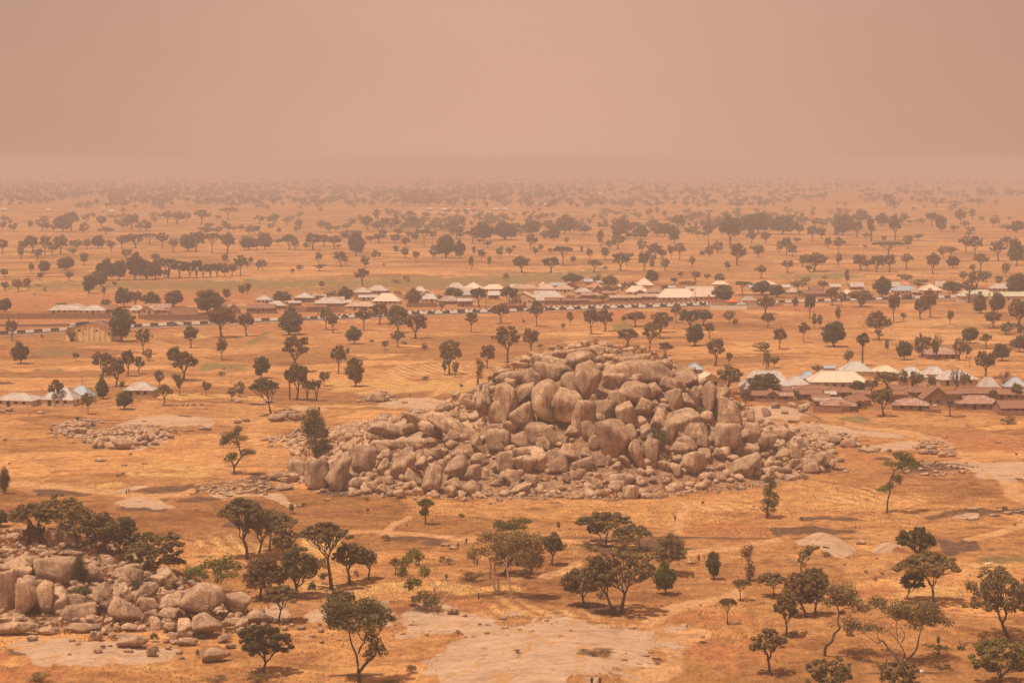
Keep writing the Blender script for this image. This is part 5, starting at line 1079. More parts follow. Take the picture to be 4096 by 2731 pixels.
# hand-shaped trees: limbs (pixel polylines with end radii) and leaf clumps
SHAPED = [
 ('F', 'n', 'd', 'Tall dark bushy tree leafy almost to the ground at the mound\'s left end', [([(565, 1145), (560, 1080), (566, 950), (542, 850)], 15, 5), ([(563, 1060), (610, 1000), (640, 930)], 7, 3), ([(563, 980), (510, 900)], 7, 3)],
   [(520, 755, 52, 44), (562, 735, 45, 30), (480, 825, 46, 55), (555, 825, 65, 55), (615, 860, 50, 55), (500, 915, 50, 46), (588, 930, 66, 55), (645, 935, 32, 44), (535, 985, 48, 40), (600, 1010, 56, 45), (648, 1020, 34, 36), (570, 1070, 42, 36), (618, 1072, 28, 22), (682, 995, 18, 12), (460, 780, 26, 30), (520, 870, 60, 50)]),
 ('L', 'n', 'd', 'Narrow crooked dark tree, leafy from the ground, right of the mound\'s foot', [([(160, 158), (155, 60), (180, -60), (170, -180)], 11, 4)],
   [(188, -228, 30, 26), (162, -175, 42, 32), (200, -135, 36, 30), (150, -95, 42, 36), (190, -55, 44, 36), (232, -22, 34, 36), (132, 8, 34, 32), (180, 35, 38, 32), (210, 68, 28, 28), (150, 88, 32, 28), (152, 128, 26, 18), (215, 15, 36, 30)]),

 ('E', 'n', 'd', 'Crooked dark green tree with a forked trunk standing alone left of the mound', [([(2005, 1280), (2000, 1210), (1975, 1165), (1950, 1145)], 16, 5), ([(2003, 1215), (2060, 1130), (2110, 1095), (2160, 1085)], 14, 4), ([(2062, 1130), (2050, 1070), (2042, 1020), (2010, 930), (2045, 870)], 11, 4), ([(2040, 1020), (1985, 990), (1930, 970)], 7, 3)],
   [(1955, 1130, 55, 35), (1990, 1120, 35, 25), (2090, 1085, 50, 30), (2140, 1080, 40, 18), (1925, 985, 50, 40), (1960, 945, 60, 35), (2010, 930, 50, 40), (2040, 880, 35, 38), (2080, 960, 50, 24), (1905, 1015, 30, 24), (2030, 1000, 30, 30)]),
 ('J', 'n', 'd', 'Large green domed tree with bare curving limbs nearest the camera at bottom', [([(935, 1570), (930, 1480), (935, 1420)], 30, 20), ([(940, 1450), (1010, 1385), (1060, 1360), (1085, 1290)], 24, 8), ([(935, 1430), (915, 1330), (870, 1230), (850, 1150), (862, 1105), (800, 1080)], 17, 5), ([(928, 1310), (950, 1250), (988, 1210), (955, 1190), (925, 1150), (945, 1080)], 14, 5), ([(980, 1205), (1003, 1130), (970, 1080)], 10, 4), ([(1050, 1365), (1020, 1320)], 8, 4), ([(1000, 1130), (1050, 1090)], 6, 3), ([(870, 1110), (890, 1040)], 6, 3), ([(945, 1080), (960, 1000)], 5, 3), ([(1003, 1120), (1080, 1180), (1100, 1140)], 5, 3)],
   [(700, 930, 80, 60), (780, 895, 90, 55), (880, 880, 90, 50), (980, 880, 90, 50), (1070, 900, 85, 55), (1140, 960, 65, 60), (690, 1010, 65, 55), (770, 1000, 80, 55), (870, 990, 80, 55), (970, 990, 80, 60), (1070, 1000, 80, 60), (715, 1070, 65, 45), (810, 1070, 65, 38), (900, 1060, 60, 30), (1130, 1060, 50, 45), (1040, 1060, 50, 30), (1020, 1320, 55, 50), (1100, 1280, 50, 55), (1060, 1240, 55, 50), (1070, 1180, 60, 45), (1220, 1010, 28, 28), (1180, 1030, 30, 40), (820, 940, 80, 60), (930, 930, 80, 60), (1020, 940, 80, 60)]),
 ('J', 'p', 'o', 'Pale-barked sparse tree with a forked trunk, left one of the two pale trees', [([(2112, 818), (2095, 750), (2050, 670), (2062, 560), (2040, 490), (1950, 430), (1880, 400)], 14, 3), ([(2118, 800), (2130, 690), (2085, 600), (2112, 450), (2062, 370), (2092, 300)], 15, 3), ([(2085, 600), (2150, 580), (2180, 550)], 6, 3), ([(2030, 650), (1960, 610), (1915, 590)], 5, 2), ([(2110, 450), (2150, 420), (2220, 430)], 5, 2), ([(2060, 370), (2020, 330), (2000, 290)], 4, 2)],
   [(1950, 400, 60, 50), (2030, 330, 75, 45), (2110, 310, 70, 45), (2000, 450, 50, 35), (1900, 450, 40, 35), (2080, 400, 60, 40), (2160, 380, 60, 45), (2040, 290, 50, 30)]),
 ('J', 'p', 'o', 'Pale-barked sparse tree with a curved trunk, right one of the two pale trees', [([(2240, 852), (2215, 700), (2190, 560), (2212, 490), (2200, 400), (2250, 340)], 17, 3), ([(2212, 490), (2280, 460), (2360, 440), (2400, 380)], 9, 3), ([(2195, 600), (2150, 500), (2120, 470)], 6, 3), ([(2220, 560), (2230, 620), (2240, 530), (2300, 520)], 5, 2), ([(2205, 420), (2160, 360)], 4, 2)],
   [(2230, 330, 70, 50), (2300, 300, 80, 55), (2370, 350, 80, 70), (2440, 430, 60, 80), (2330, 450, 80, 60), (2420, 330, 60, 60), (2240, 420, 60, 50), (2400, 530, 60, 60), (2460, 520, 50, 60)]),
 ('J', 'p', 'g', 'Half-bare leaning tree with bright green clumps at the edge of the rock sheet', [([(1570, 948), (1540, 870), (1550, 800), (1560, 770)], 16, 9), ([(1612, 948), (1662, 850), (1720, 790), (1825, 712)], 13, 4), ([(1605, 930), (1600, 830), (1570, 745), (1592, 700), (1510, 640), (1520, 555)], 12, 4), ([(1580, 760), (1660, 690), (1640, 640), (1725, 600)], 8, 2), ([(1510, 640), (1440, 600), (1400, 520)], 6, 3), ([(1545, 850), (1480, 830), (1400, 840)], 6, 3), ([(1500, 650), (1400, 700)], 5, 3)],
   [(1400, 470, 70, 40), (1350, 500, 50, 40), (1450, 500, 40, 40), (1320, 560, 45, 45), (1310, 630, 40, 45), (1400, 690, 50, 38), (1370, 750, 45, 40), (1440, 690, 40, 36), (1480, 610, 50, 50), (1440, 545, 30, 26), (1490, 820, 60, 45), (1420, 840, 45, 30), (1560, 850, 45, 45), (1500, 880, 40, 25)]),
 ('L', 'n', 'o', 'Tall tree with an S-bent dark trunk and spreading olive crown', [([(650, 1335), (645, 1250), (700, 1190), (716, 1125), (765, 1080), (742, 1030), (770, 965), (758, 920), (718, 862), (690, 800)], 22, 5), ([(768, 970), (830, 925), (900, 920), (960, 950)], 8, 3), ([(650, 1240), (628, 1215)], 6, 3), ([(755, 915), (800, 860), (850, 830)], 7, 3), ([(718, 862), (660, 880)], 5, 2), ([(700, 1090), (705, 1060), (745, 1050)], 6, 3)],
   [(700, 730, 50, 36), (760, 760, 80, 45), (840, 780, 80, 50), (900, 820, 60, 45), (930, 880, 50, 45), (670, 870, 45, 36), (730, 870, 70, 40), (800, 860, 70, 40), (970, 930, 40, 26), (800, 960, 28, 18), (740, 800, 70, 45), (870, 870, 60, 40)]),
 ('L', 'n', 'o', 'Widest flat-topped umbrella tree with three long bare limbs', [([(1310, 1390), (1290, 1372), (1220, 1310), (1150, 1210), (1060, 1180), (980, 1130)], 20, 4), ([(1300, 1385), (1312, 1290), (1262, 1190), (1180, 1100)], 15, 4), ([(1285, 1200), (1330, 1150), (1302, 1090)], 8, 3), ([(1325, 1385), (1400, 1260), (1470, 1190), (1502, 1090)], 17, 5), ([(1105, 1190), (1075, 1130), (1052, 1090)], 6, 3), ([(1500, 1110), (1560, 1060)], 6, 3), ([(1260, 1190), (1270, 1080), (1290, 1000)], 7, 3), ([(1500, 1100), (1480, 1000)], 6, 3)],
   [(1080, 920, 80, 38), (1160, 900, 90, 42), (1260, 890, 90, 45), (1360, 880, 90, 50), (1450, 900, 90, 50), (1540, 940, 90, 50), (1620, 1000, 80, 50), (1690, 1060, 70, 36), (1400, 980, 90, 55), (1500, 1010, 90, 50), (1310, 960, 90, 50), (1220, 960, 80, 40), (890, 1050, 70, 45), (860, 1110, 50, 32), (950, 1080, 60, 30), (1010, 1050, 60, 32), (1090, 1070, 50, 24), (1580, 1070, 60, 38), (1440, 1075, 60, 30), (880, 1165, 44, 16), (1000, 950, 60, 26)]),
 ('H', 'n', 'g', 'Wind-bent green tree with layered clumps standing in the stubble field', [([(1180, 1605), (1180, 1560), (1186, 1500), (1210, 1420), (1206, 1350), (1246, 1250), (1225, 1220), (1200, 1200)], 14, 4), ([(1206, 1385), (1150, 1402), (1100, 1402)], 6, 3), ([(1240, 1250), (1300, 1190), (1380, 1170)], 7, 3)],
   [(1120, 1402, 42, 16), (1165, 1400, 50, 26), (1220, 1375, 36, 26), (1245, 1310, 50, 36), (1275, 1320, 30, 30), (1190, 1180, 50, 26), (1280, 1110, 55, 40), (1340, 1140, 60, 45), (1390, 1180, 50, 36), (1445, 1195, 45, 34), (1300, 1180, 55, 34), (1250, 1095, 30, 30)]),
 ('K', 'n', 'b', 'Thin twisted dark tree made of stacked leaf clumps', [([(2135, 694), (2142, 620), (2120, 540), (2112, 450)], 13, 5)], [(2100, 430, 42, 42), (2140, 420, 30, 45), (2125, 510, 30, 30), (2145, 580, 38, 36), (2140, 640, 38, 36), (2125, 670, 30, 20), (2110, 470, 40, 30)]),
 ('L', 'n', 'd', 'Small dark leaning tree in front of the pale rock domes', [([(450, 625), (440, 560), (470, 500), (505, 440)], 11, 4)], [(510, 425, 46, 38), (470, 480, 40, 34), (440, 510, 26, 30), (455, 545, 30, 24), (530, 460, 30, 24)]),
 ('K', 'n', 'g', 'Flat bright green canopy rising behind the pale-barked trees', [([(110, 420), (100, 330), (90, 260)], 9, 4), ([(100, 330), (170, 250)], 5, 2), ([(98, 320), (20, 250)], 5, 2)], [(0, 200, 60, 34), (60, 230, 60, 34), (-40, 215, 34, 22), (120, 205, 70, 34), (190, 195, 60, 26), (240, 192, 40, 14), (130, 240, 60, 26), (210, 240, 36, 16), (40, 260, 50, 20)]),
 ('I', 'n', 'g', 'Bright green spreading tree beside the right end of the boulder pile', [([(1888, 825), (1890, 740), (1905, 680), (1880, 620), (1900, 560)], 9, 3), ([(1900, 690), (1960, 620), (2010, 590)], 5, 2), ([(1890, 740), (1850, 690)], 4, 2), ([(1790, 716), (1740, 680), (1700, 620), (1650, 590)], 6, 2), ([(1750, 690), (1770, 620)], 4, 2)],
   [(1880, 520, 50, 32), (1940, 510, 50, 32), (1830, 560, 60, 36), (1760, 580, 60, 40), (1700, 570, 45, 30), (1610, 620, 40, 34), (1600, 670, 36, 24), (1650, 640, 45, 34), (1680, 680, 30, 16), (1760, 650, 36, 22), (1900, 580, 60, 36), (1980, 560, 60, 34), (2030, 590, 40, 26), (1900, 640, 60, 26), (1990, 620, 45, 24), (1860, 680, 26, 22), (1720, 610, 50, 26), (1830, 620, 40, 30)]),
 ('L', 'n', 'd', 'Thin straight sapling with sparse tiers under the umbrella tree', [([(1625, 1455), (1622, 1300), (1618, 1120)], 6, 2), ([(1622, 1300), (1560, 1250)], 2, 1), ([(1622, 1300), (1690, 1250)], 2, 1)], [(1560, 1258, 60, 9), (1670, 1255, 50, 9), (1620, 1330, 45, 20), (1622, 1190, 16, 40), (1625, 1270, 24, 20)]),
 ('L', 'n', 'd', 'Broken tree stump with a bent dead limb and a green bush at its foot', [([(1815, 1275), (1805, 1235), (1795, 1190)], 10, 3), ([(1825, 1270), (1850, 1235), (1878, 1212)], 10, 7)], [(1805, 1265, 26, 16), (1790, 1250, 16, 12)]),
]
_idx = 0
small = []
for t, s in TR.items():
    for q in s.replace('\n', '|').split('|'):
        p = q.split(); a = [float(v) for v in p[:4]]; kd = p[4][0]
        if t == 'A' and 1070 < a[1] < 1122 and 820 < a[0] < 2115:      # the close-set dark grove
            a[2] *= 1.45; a[3] *= 1.3; kd = 'M' if kd == 'R' else kd
            if kd == 'Q' and int(a[0]) % 40: kd = 'R'
        elif t in 'ABCD' and a[1] < 1060: a[2] *= 1.15
        small.append((t, *a, kd, p[4][1]))
# what the lists count as trees: the ones that show largest stay single objects
def is_tree(k): return k not in 'SPQ'
nhero = sum(len(s.split('|')) for s in HERO.values()) + len(SHAPED)
area = lambda q: q[3] * q[4] * (0.5 if q[5] == 'B' else 1)
trees = sorted([q for q in small if is_tree(q[5])], key=area, reverse=True)
singles = trees[:296 - nhero] + [q for q in small if not is_tree(q[5])]
rest = trees[296 - nhero:]
print('trees', len(trees) + nhero, 'other plants', len(small) - len(trees))
for q in singles:
    _idx += 1
    place_tree(*q, _idx)
# hero trees
for t, s in HERO.items():
    for q in s.split('|'):
        p = q.split(); a = [float(v) for v in p[:6]]; kind, clr = p[6][0], p[6][1]
        _idx += 1
        px, py = nat(t, a[0], a[1]); P = hit(px, py); sc = depth_of(P[0], P[1], P[2]) / FPX / Z
        h = (a[1] - a[3]) * sc; rx = (a[4] - a[2]) / 2 * sc; cx = ((a[2] + a[4]) / 2 - a[0]) * sc
        zlo = max((a[1] - a[5]) * sc / h, 0.02)
        dn = (1.0 if rx < 5 else 1.25) * (1.5 if kind == 'C' else 1)
        tr, lf = grow(500 + _idx, kind, h, rx * 1.04, cx=cx, zlo=zlo, dense=dn, leaf=0.20 + 0.016 * rx, hero=True)
        root = empty('savanna_tree', P)
        link('trunk', make_mesh('trunk', tr[0], [tr[1]], [BARK['n']], smooth=True), root)
        link('crown', leaf_mesh('crown', lf, LEAF[clr]), root)
        tree_tag(root, kind, clr, px, py, h)
# hand-shaped trees
for i, (t, bark, clr, label, limbs, clumps) in enumerate(SHAPED):
    r = np.random.default_rng(900 + i)
    bx, by = limbs[0][0][0]; px, py = nat(t, bx, by); P = hit(px, py); sc = depth_of(P[0], P[1], P[2]) / FPX / Z
    W = max(c[0] for c in clumps) - min(c[0] for c in clumps)
    tV, tF, n = [], [], 0; ends = []
    def dy(x, y): return (fbm(np.array([x / 130.0 + i * 7]), np.array([y / 130.0]), 50 + i, 2)[0] - .5) * W * .9 * min(1, abs(by - y) / 200)
    for pts, r0, r1 in limbs:
        A = np.array([[(x - bx) * sc, dy(x, y) * sc, (by - y) * sc] for x, y in pts])
        if pts[0] == (bx, by): A[0, 2] -= .3
        # smooth the polyline
        tt = np.linspace(0, len(A) - 1, len(A) * 3 - 2)
        B = np.stack([np.interp(tt, np.arange(len(A)), A[:, k]) for k in range(3)], 1)
        if len(B) > 3: B[1:-1] = (B[:-2] + 2 * B[1:-1] + B[2:]) / 4
        V, F = tube(B, np.linspace(r0, r1, len(B)) * sc * .62, 7); tV.append(V); tF.append(F + n); n += len(V)
        ends += [B[k] for k in range(len(B) // 2, len(B))]
    ends = np.array(ends); LV = []
    for (x, y, a, b) in clumps:
        yy = dy(x, y) * sc + r.normal() * a * sc * .5
        c = np.array([(x - bx) * sc, yy, (by - y) * sc])
        st = ends[np.argmin(np.linalg.norm(ends - c, axis=1))]
        V, F = tube(bez(st, (st + c) / 2 + r.normal(size=3) * .1, c, 4), np.linspace(3.5, 1.2, 4) * sc * .6, 4); tV.append(V); tF.append(F + n); n += len(V)
        for k in range(3 if a > 30 else 2):                         # a clump has depth: several sprays in front of and behind each other
            cc = c + np.array([r.normal() * a * .28, (k - 1) * a * .75 + r.normal() * a * .2, r.normal() * b * .25]) * sc
            area_ = a * b * sc * sc
            LV.append(leaves(r, cc, a * sc * 1.0, int(np.clip(area_ * 95, 40, 700)), 0.26, flat_=b / a * 1.0))
    root = empty('savanna_tree', P)
    link('trunk', make_mesh('trunk', np.concatenate(tV), [np.concatenate(tF)], [BARK[bark]], smooth=True), root)
    link('crown', leaf_mesh('crown', np.concatenate(LV), LEAF[clr]), root)
    root['category'] = 'tree'; root['group'] = 'trees of the plain'; root['label'] = label.lower()

# trees past the first three hundred, and the far belts that melt into the haze: one mass of small trees
LOWV = [low_arrays('R', 70 + i) for i in range(12)]
fr = np.random.default_rng(21)
far = []
for t, x, y, w, h, k, c in rest:
    px, py = nat(t, x, y); P = hit(px, py); sc = depth_of(*P) / FPX
    far.append((P[0], P[1], P[2], w / Z * sc / 9.5, h / Z * sc / 10))
def belt(n, y0, y1, x0=-150, x1=4250, s0=.7, s1=1.2, dens=None):
    for _ in range(n):
        px, py = fr.uniform(x0, x1), fr.uniform(y0, y1)
        if dens is not None and fr.uniform() > dens(px, py): continue
        x, y = flat(px, py); z = float(height(x, y)); s = fr.uniform(s0, s1) * .92
        far.append((x, y, z, s * fr.uniform(.85, 1.35), s))
clump = lambda a, b, th: (lambda px, py: float(vnoise(np.array([px / a]), np.array([py / b]), 3)[0] > th))
belt(700, 664, 700, dens=clump(260, 9, .3), s0=1.0, s1=2.0)
belt(1500, 690, 790, dens=clump(160, 14, .3), s0=1.0, s1=1.9)
belt(900, 738, 822, x1=2300, dens=clump(190, 12, .3), s0=1.0, s1=1.7)
belt(420, 785, 835, x1=3100, dens=clump(190, 22, .3), s0=1.0, s1=1.6)
belt(260, 785, 835, x0=3000, dens=clump(120, 18, .55), s0=.9, s1=1.3)
belt(90, 835, 880, dens=clump(120, 20, .55))
belt(150, 880, 960, dens=clump(150, 30, .45))
belt(40, 960, 1060, dens=clump(150, 30, .5), s0=.45, s1=.9)
belt(420, 850, 925, x0=1500, x1=3400, dens=clump(110, 20, .35))
for sgn in (-1, 1):
    for _ in range(260):
        y = fr.uniform(1100, 6000); x = sgn * y * fr.uniform(.27, .6)
        far.append((x, y, float(height(x, y)), fr.uniform(.6, 1.3), fr.uniform(.6, 1.2)))
tV, tF, cV, n = [], [], [], 0
for x, y, z, sx, sz_ in far:
    V, F, L = LOWV[fr.integers(12)]
    a = fr.uniform(0, 6.28); c_, s_ = math.cos(a), math.sin(a)
    R_ = np.array([[c_ * sx, s_ * sx, 0], [-s_ * sx, c_ * sx, 0], [0, 0, sz_]])
    tV.append(V @ R_ + [x, y, z]); tF.append(F + n); n += len(V)
    if y > 2600: L = L.reshape(-1, 3, 3)[::2].reshape(-1, 3)
    cV.append(L @ R_ + [x, y, z])
cV = np.concatenate(cV); tV = np.concatenate(tV); tF = np.concatenate(tF)
fm = make_mesh('distant_trees', np.concatenate([tV, cV]), [tF, np.arange(len(cV)).reshape(-1, 3) + len(tV)], [BARK['n'], LEAF['o']], fmat=[0] * len(tF) + [1] * (len(cV) // 3))
ft = link('distant_trees', fm); ft['kind'] = 'stuff'
print('far trees', len(far), 'tris', len(cV) // 3)
# dry grass tufts
def tufts(n, x0, x1, y0, y1, seed, mask, mat, hgt=(.25, .6), name='dry_grass'):
    r = np.random.default_rng(seed)
    X = r.uniform(x0, x1, n); Y = r.uniform(y0, y1, n); k = r.uniform(size=n) < mask(X, Y); X, Y = X[k], Y[k]; m = len(X)
    Zz = height(X, Y); V = []
    for j in range(4):
        a = r.uniform(0, 6.28, m); hh = r.uniform(*hgt, m); w = hh * .35
        dx, dy_ = np.cos(a), np.sin(a)
        b0 = np.stack([X - dx * w * .5 + r.normal(size=m) * .1, Y - dy_ * w * .5, Zz - .05], 1); b1 = np.stack([X + dx * w * .5, Y + dy_ * w * .5, Zz - .05], 1)
        tp = np.stack([X + r.normal(size=m) * w * .7, Y + r.normal(size=m) * w * .7, Zz + hh], 1)
        V.append(np.stack([b0, b1, tp], 1))
    V = np.concatenate(V).reshape(-1, 3)
    o = link(name, leaf_mesh(name, V, mat)); o['kind'] = 'stuff'
GR = mat_leaf('dry_grass', (0.42, 0.22, 0.08), (0.60, 0.34, 0.13), (0.78, 0.52, 0.23))
GR2 = mat_leaf('orange_grass', (0.34, 0.15, 0.05), (0.46, 0.23, 0.08), (0.55, 0.30, 0.11))
def gmask(X, Y):
    M = masks(X, Y); a, b, c = mound_mask(X, Y)
    g = sstep(.42, .62, fbm(X / 9, Y / 14, 61, 3))
    return np.clip((0.12 + 0.88 * g) * (1 - M['rock']) * (1 - M['path']) * (1 - a) * (1 - c * .8) * (1 - M['burnt_shade'] * .8), 0, 1)
tufts(34000, -125, 125, 318, 520, 31, gmask, GR, (.15, .45))
tufts(9000, -160, 170, 520, 800, 32, gmask, GR, (.2, .5), 'field_grass')
tufts(14000, -80, 100, 495, 620, 33, lambda X, Y: mound_mask(X, Y)[0] * (vnoise(X / 5, Y / 5, 9) > .66), GR2, (.5, 1.6), 'mound_grass')
tufts(15000, -112, -40, 352, 425, 34, lambda X, Y: mound_mask(X, Y)[2] * (vnoise(X / 3, Y / 3, 9) > .42), GR2, (.35, 1.0), 'pile_grass')

# ------------------------------------------------------------------ road, kerbs, walls
M_ASPH = mat_plain('asphalt', (0.085, 0.062, 0.05), 0.2, 0.6)
M_WHITE = mat_plain('whitewashed_concrete', (0.80, 0.71, 0.60), 0.10, 1.2)
M_BLACK = mat_plain('black_paint', (0.06, 0.048, 0.042), 0.3, 1.2)
M_MUD = mat_plain('mud_wall', (0.29, 0.155, 0.092), 0.28, 0.8)
M_TANW = mat_plain('tan_plaster', (0.46, 0.29, 0.18), 0.2, 0.8)
M_CREAMW = mat_plain('cream_plaster', (0.62, 0.46, 0.30), 0.18, 0.8)
M_DARK = mat_plain('dark_opening', (0.035, 0.025, 0.02), 0.2, 1.0)
M_WOOD = mat_plain('weathered_wood', (0.22, 0.13, 0.08), 0.3, 2.0)
def mat_sheet(name, base, rustc, rust_amt, spec=0.5, rough=0.5):
    """corrugated roofing sheet: ribs in the bump, sheet-to-sheet tone, rust blooms"""
    m, nt, b = new_mat(name, rough); b.inputs['Specular IOR Level'].default_value = spec
    g = nt.nodes.new('ShaderNodeNewGeometry'); pos = g.outputs['Position']; oi = nt.nodes.new('ShaderNodeObjectInfo')
    tc = nt.nodes.new('ShaderNodeTexCoord')
    n = noise(nt, mapping(nt, tc.outputs['Object'], (1.1, 0.25, 0.3)), 1.0, 4, 0.7)
    st = noise(nt, mapping(nt, tc.outputs['Object'], (1.6, 0.08, 0.1)), 1.0, 2, 0.5)
    c = mixc(nt, mth(nt, 'MULTIPLY', st, 0.6), tuple(v * 0.82 for v in base), tuple(min(v * 1.15, .9) for v in base))
    rf = ramp(nt, mth(nt, 'ADD', n, mth(nt, 'MULTIPLY', oi.outputs['Random'], 0.12)), [(0.60 - rust_amt * .4, (0, 0, 0)), (0.72 - rust_amt * .4, (0.85, 0.85, 0.85))])
    c = mixc(nt, rf, c, rustc)
    nt.links.new(c, b.inputs['Base Color'])
    w = N(nt, 'ShaderNodeTexWave', wave_type='BANDS', bands_direction='X'); w.inputs['Scale'].default_value = 1.6
    nt.links.new(tc.outputs['Object'], w.inputs['Vector']); bump(nt, w.outputs['Fac'], b, 0.5, 0.05)
    return m
RUST = (0.30, 0.14, 0.085)
M_ROOF = {'z': mat_sheet('zinc_sheet', (0.49, 0.47, 0.445), (0.38, 0.24, 0.17), 0.10), 'w': mat_sheet('cream_painted_sheet', (0.68, 0.555, 0.43), (0.55, 0.42, 0.31), 0.0),
          'r': mat_sheet('rusty_sheet', (0.30, 0.17, 0.115), (0.22, 0.105, 0.065), 0.5, .25, .8), 'b': mat_sheet('pale_blue_sheet', (0.34, 0.42, 0.50), (0.4, 0.33, 0.28), 0.08),
          'o': mat_sheet('orange_sheet', (0.55, 0.22, 0.12), (0.40, 0.17, 0.09), 0.2), 'g': mat_sheet('grey_green_sheet', (0.30, 0.30, 0.24), (0.36, 0.26, 0.18), 0.1),
          't': mat_sheet('tan_sheet', (0.52, 0.39, 0.29), (0.36, 0.21, 0.14), 0.25), 'e': mat_sheet('pale_green_sheet', (0.52, 0.49, 0.36), (0.46, 0.37, 0.27), 0.05),
          'x': mat_sheet('patched_rusty_sheet', (0.42, 0.36, 0.32), RUST, 0.38, .3, .7)}
ROOFW = {'z': 'grey zinc', 'w': 'cream-white', 'r': 'rusty brown', 'b': 'pale blue', 'o': 'orange', 'g': 'grey-green', 't': 'tan', 'e': 'pale green', 'x': 'patched rusty'}
M_WALL = {'m': M_MUD, 't': M_TANW, 'c': M_CREAMW}
WALLW = {'m': 'mud', 't': 'tan', 'c': 'cream'}

def house(t, x0, x1, yb, ye, yr, roof, wall, style='h', depth=None, rot=None, door=True):
    """front wall foot at yb, eaves at ye, ridge at yr; style h hip, p pyramid, g gable along x, f gable end to the front"""
    px, py = nat(t, (x0 + x1) / 2, yb); P = hit(px, py); sc = depth_of(*P) / FPX / Z
    i = _h[0]; _h[0] += 1
    r = random.Random(i * 5 + 1)
    W = (x1 - x0) * sc
    D = depth if depth else max(5.0, min(W * .8, 11.0)) * r.uniform(.85, 1.1)
    wh = max((yb - ye) * sc, 2.2); rh = max((ye - yr) * sc - D * .04, 0.8)
    if t in 'BCD' and roof in 'zwtbxe': W *= 1.14; rh *= .9
    if t == 'H' and roof in 'rx': W *= 1.14; D = max(D, 9.5); rh *= .8
    rz = math.radians(r.uniform(-9, 9) if rot is None else rot)
    root = empty('house', (P[0], P[1] + D / 2, P[2]), rz)
    hw, hd = W / 2 - .35, D / 2 - .35
    wm = M_WALL[wall]; ov = .35
    m = MB(); m.box(-hw, hw, -hd, hd, -.6, wh)
    a, b_ = hw + ov, hd + ov; z0 = wh - .12; z1 = wh + rh
    if style == 'g': m.add([(-hw, -hd, wh), (-hw, hd, wh), (-hw, 0, z1 - .15), (hw, -hd, wh), (hw, hd, wh), (hw, 0, z1 - .15)], [(0, 2, 1), (3, 4, 5)])
    if style == 'f': m.add([(-hw, -hd, wh), (hw, -hd, wh), (0, -hd, z1 - .15), (-hw, hd, wh), (hw, hd, wh), (0, hd, z1 - .15)], [(0, 1, 2), (3, 5, 4)])
    link('wall', m.mesh('wall', [wm]), root)
    q = MB()
    if style == 'h': rl = max(a - b_ * .95, a * .12); T = [(-rl, 0, z1), (rl, 0, z1)]
    elif style == 'p': T = [(-.15, 0, z1), (.15, 0, z1)]
    if style in 'hp':
        V = [(-a, -b_, z0), (a, -b_, z0), (a, b_, z0), (-a, b_, z0)] + T; V2 = [(x, y, z - .1) for x, y, z in V[:4]]
        q.add(V + V2, [(0, 1, 5, 4), (1, 2, 5), (2, 3, 4, 5), (3, 0, 4), (0, 6, 7, 1), (1, 7, 8, 2), (2, 8, 9, 3), (3, 9, 6, 0), (6, 9, 8, 7)])
        hips = [(T[0], (-a, -b_, z0)), (T[0], (-a, b_, z0)), (T[1], (a, -b_, z0)), (T[1], (a, b_, z0)), (T[0], T[1])]
    elif style == 'g':
        V = [(-a, -b_, z0), (a, -b_, z0), (a, 0, z1), (-a, 0, z1), (a, b_, z0), (-a, b_, z0)]; V2 = [(x, y, z - .1) for x, y, z in V]
        q.add(V + V2, [(0, 1, 2, 3), (3, 2, 4, 5), (6, 9, 8, 7), (9, 11, 10, 8), (0, 6, 7, 1), (1, 7, 8, 2), (2, 8, 10, 4), (4, 10, 11, 5), (5, 11, 9, 3), (3, 9, 6, 0)])
        hips = [((-a, 0, z1), (a, 0, z1))]
    else:
        V = [(-a, -b_, z0), (-a, b_, z0), (0, b_, z1), (0, -b_, z1), (a, b_, z0), (a, -b_, z0)]; V2 = [(x, y, z - .1) for x, y, z in V]
        q.add(V + V2, [(0, 3, 2, 1), (3, 5, 4, 2), (6, 7, 8, 9), (9, 8, 10, 11), (0, 6, 9, 3), (3, 9, 11, 5), (5, 11, 10, 4), (4, 10, 8, 2), (2, 8, 7, 1), (1, 7, 6, 0)])
        hips = [((0, -b_, z1), (0, b_, z1))]
    link('roof', q.mesh('roof', [M_ROOF[roof]]), root)
    c = MB()
    for p0, p1 in hips: c.tube([np.array(p0) + [0, 0, .04], np.array(p1) + [0, 0, .06]], [.13, .13], 5, cap=False)
    link('ridge_cap', c.mesh('ridge_cap', [M_ROOF['w'] if roof in 'wz' and i % 3 else M_ROOF[roof]]), root)
    # openings: dark leaf in a proud frame
    nW = int(np.clip(W / 3.4, 1, 6)); xs = np.linspace(-hw, hw, nW + 2)[1:-1]; dk = r.randrange(nW)
    if yb - ye > 14 or wh > 2.3:
        for k, x in enumerate(xs):
            o = MB()
            if k == dk and door:
                o.box(x - .55, x + .55, -hd - .05, -hd + .1, 0, min(2.0, wh - .25)); nm = 'door'
            else: o.box(x - .5, x + .5, -hd - .04, -hd + .1, wh * .42, wh * .42 + .95); nm = 'window'
            op = link(nm, o.mesh(nm, [M_DARK]), root)
            f = MB(); zb, zt = (0, min(2.0, wh - .25)) if nm == 'door' else (wh * .42, wh * .42 + .95); ww = .55 if nm == 'door' else .5
            f.box(x - ww - .1, x - ww, -hd - .09, -hd + .1, zb, zt + .1); f.box(x + ww, x + ww + .1, -hd - .09, -hd + .1, zb, zt + .1); f.box(x - ww, x + ww, -hd - .09, -hd + .1, zt, zt + .1)
            link('frame', f.mesh('frame', [M_WOOD]), op)
        o = MB(); o.box(hw - .1, hw + .04, -.5, .5, wh * .42, wh * .42 + .95); link('window', o.mesh('window', [M_DARK]), root)
    root['category'] = 'house'
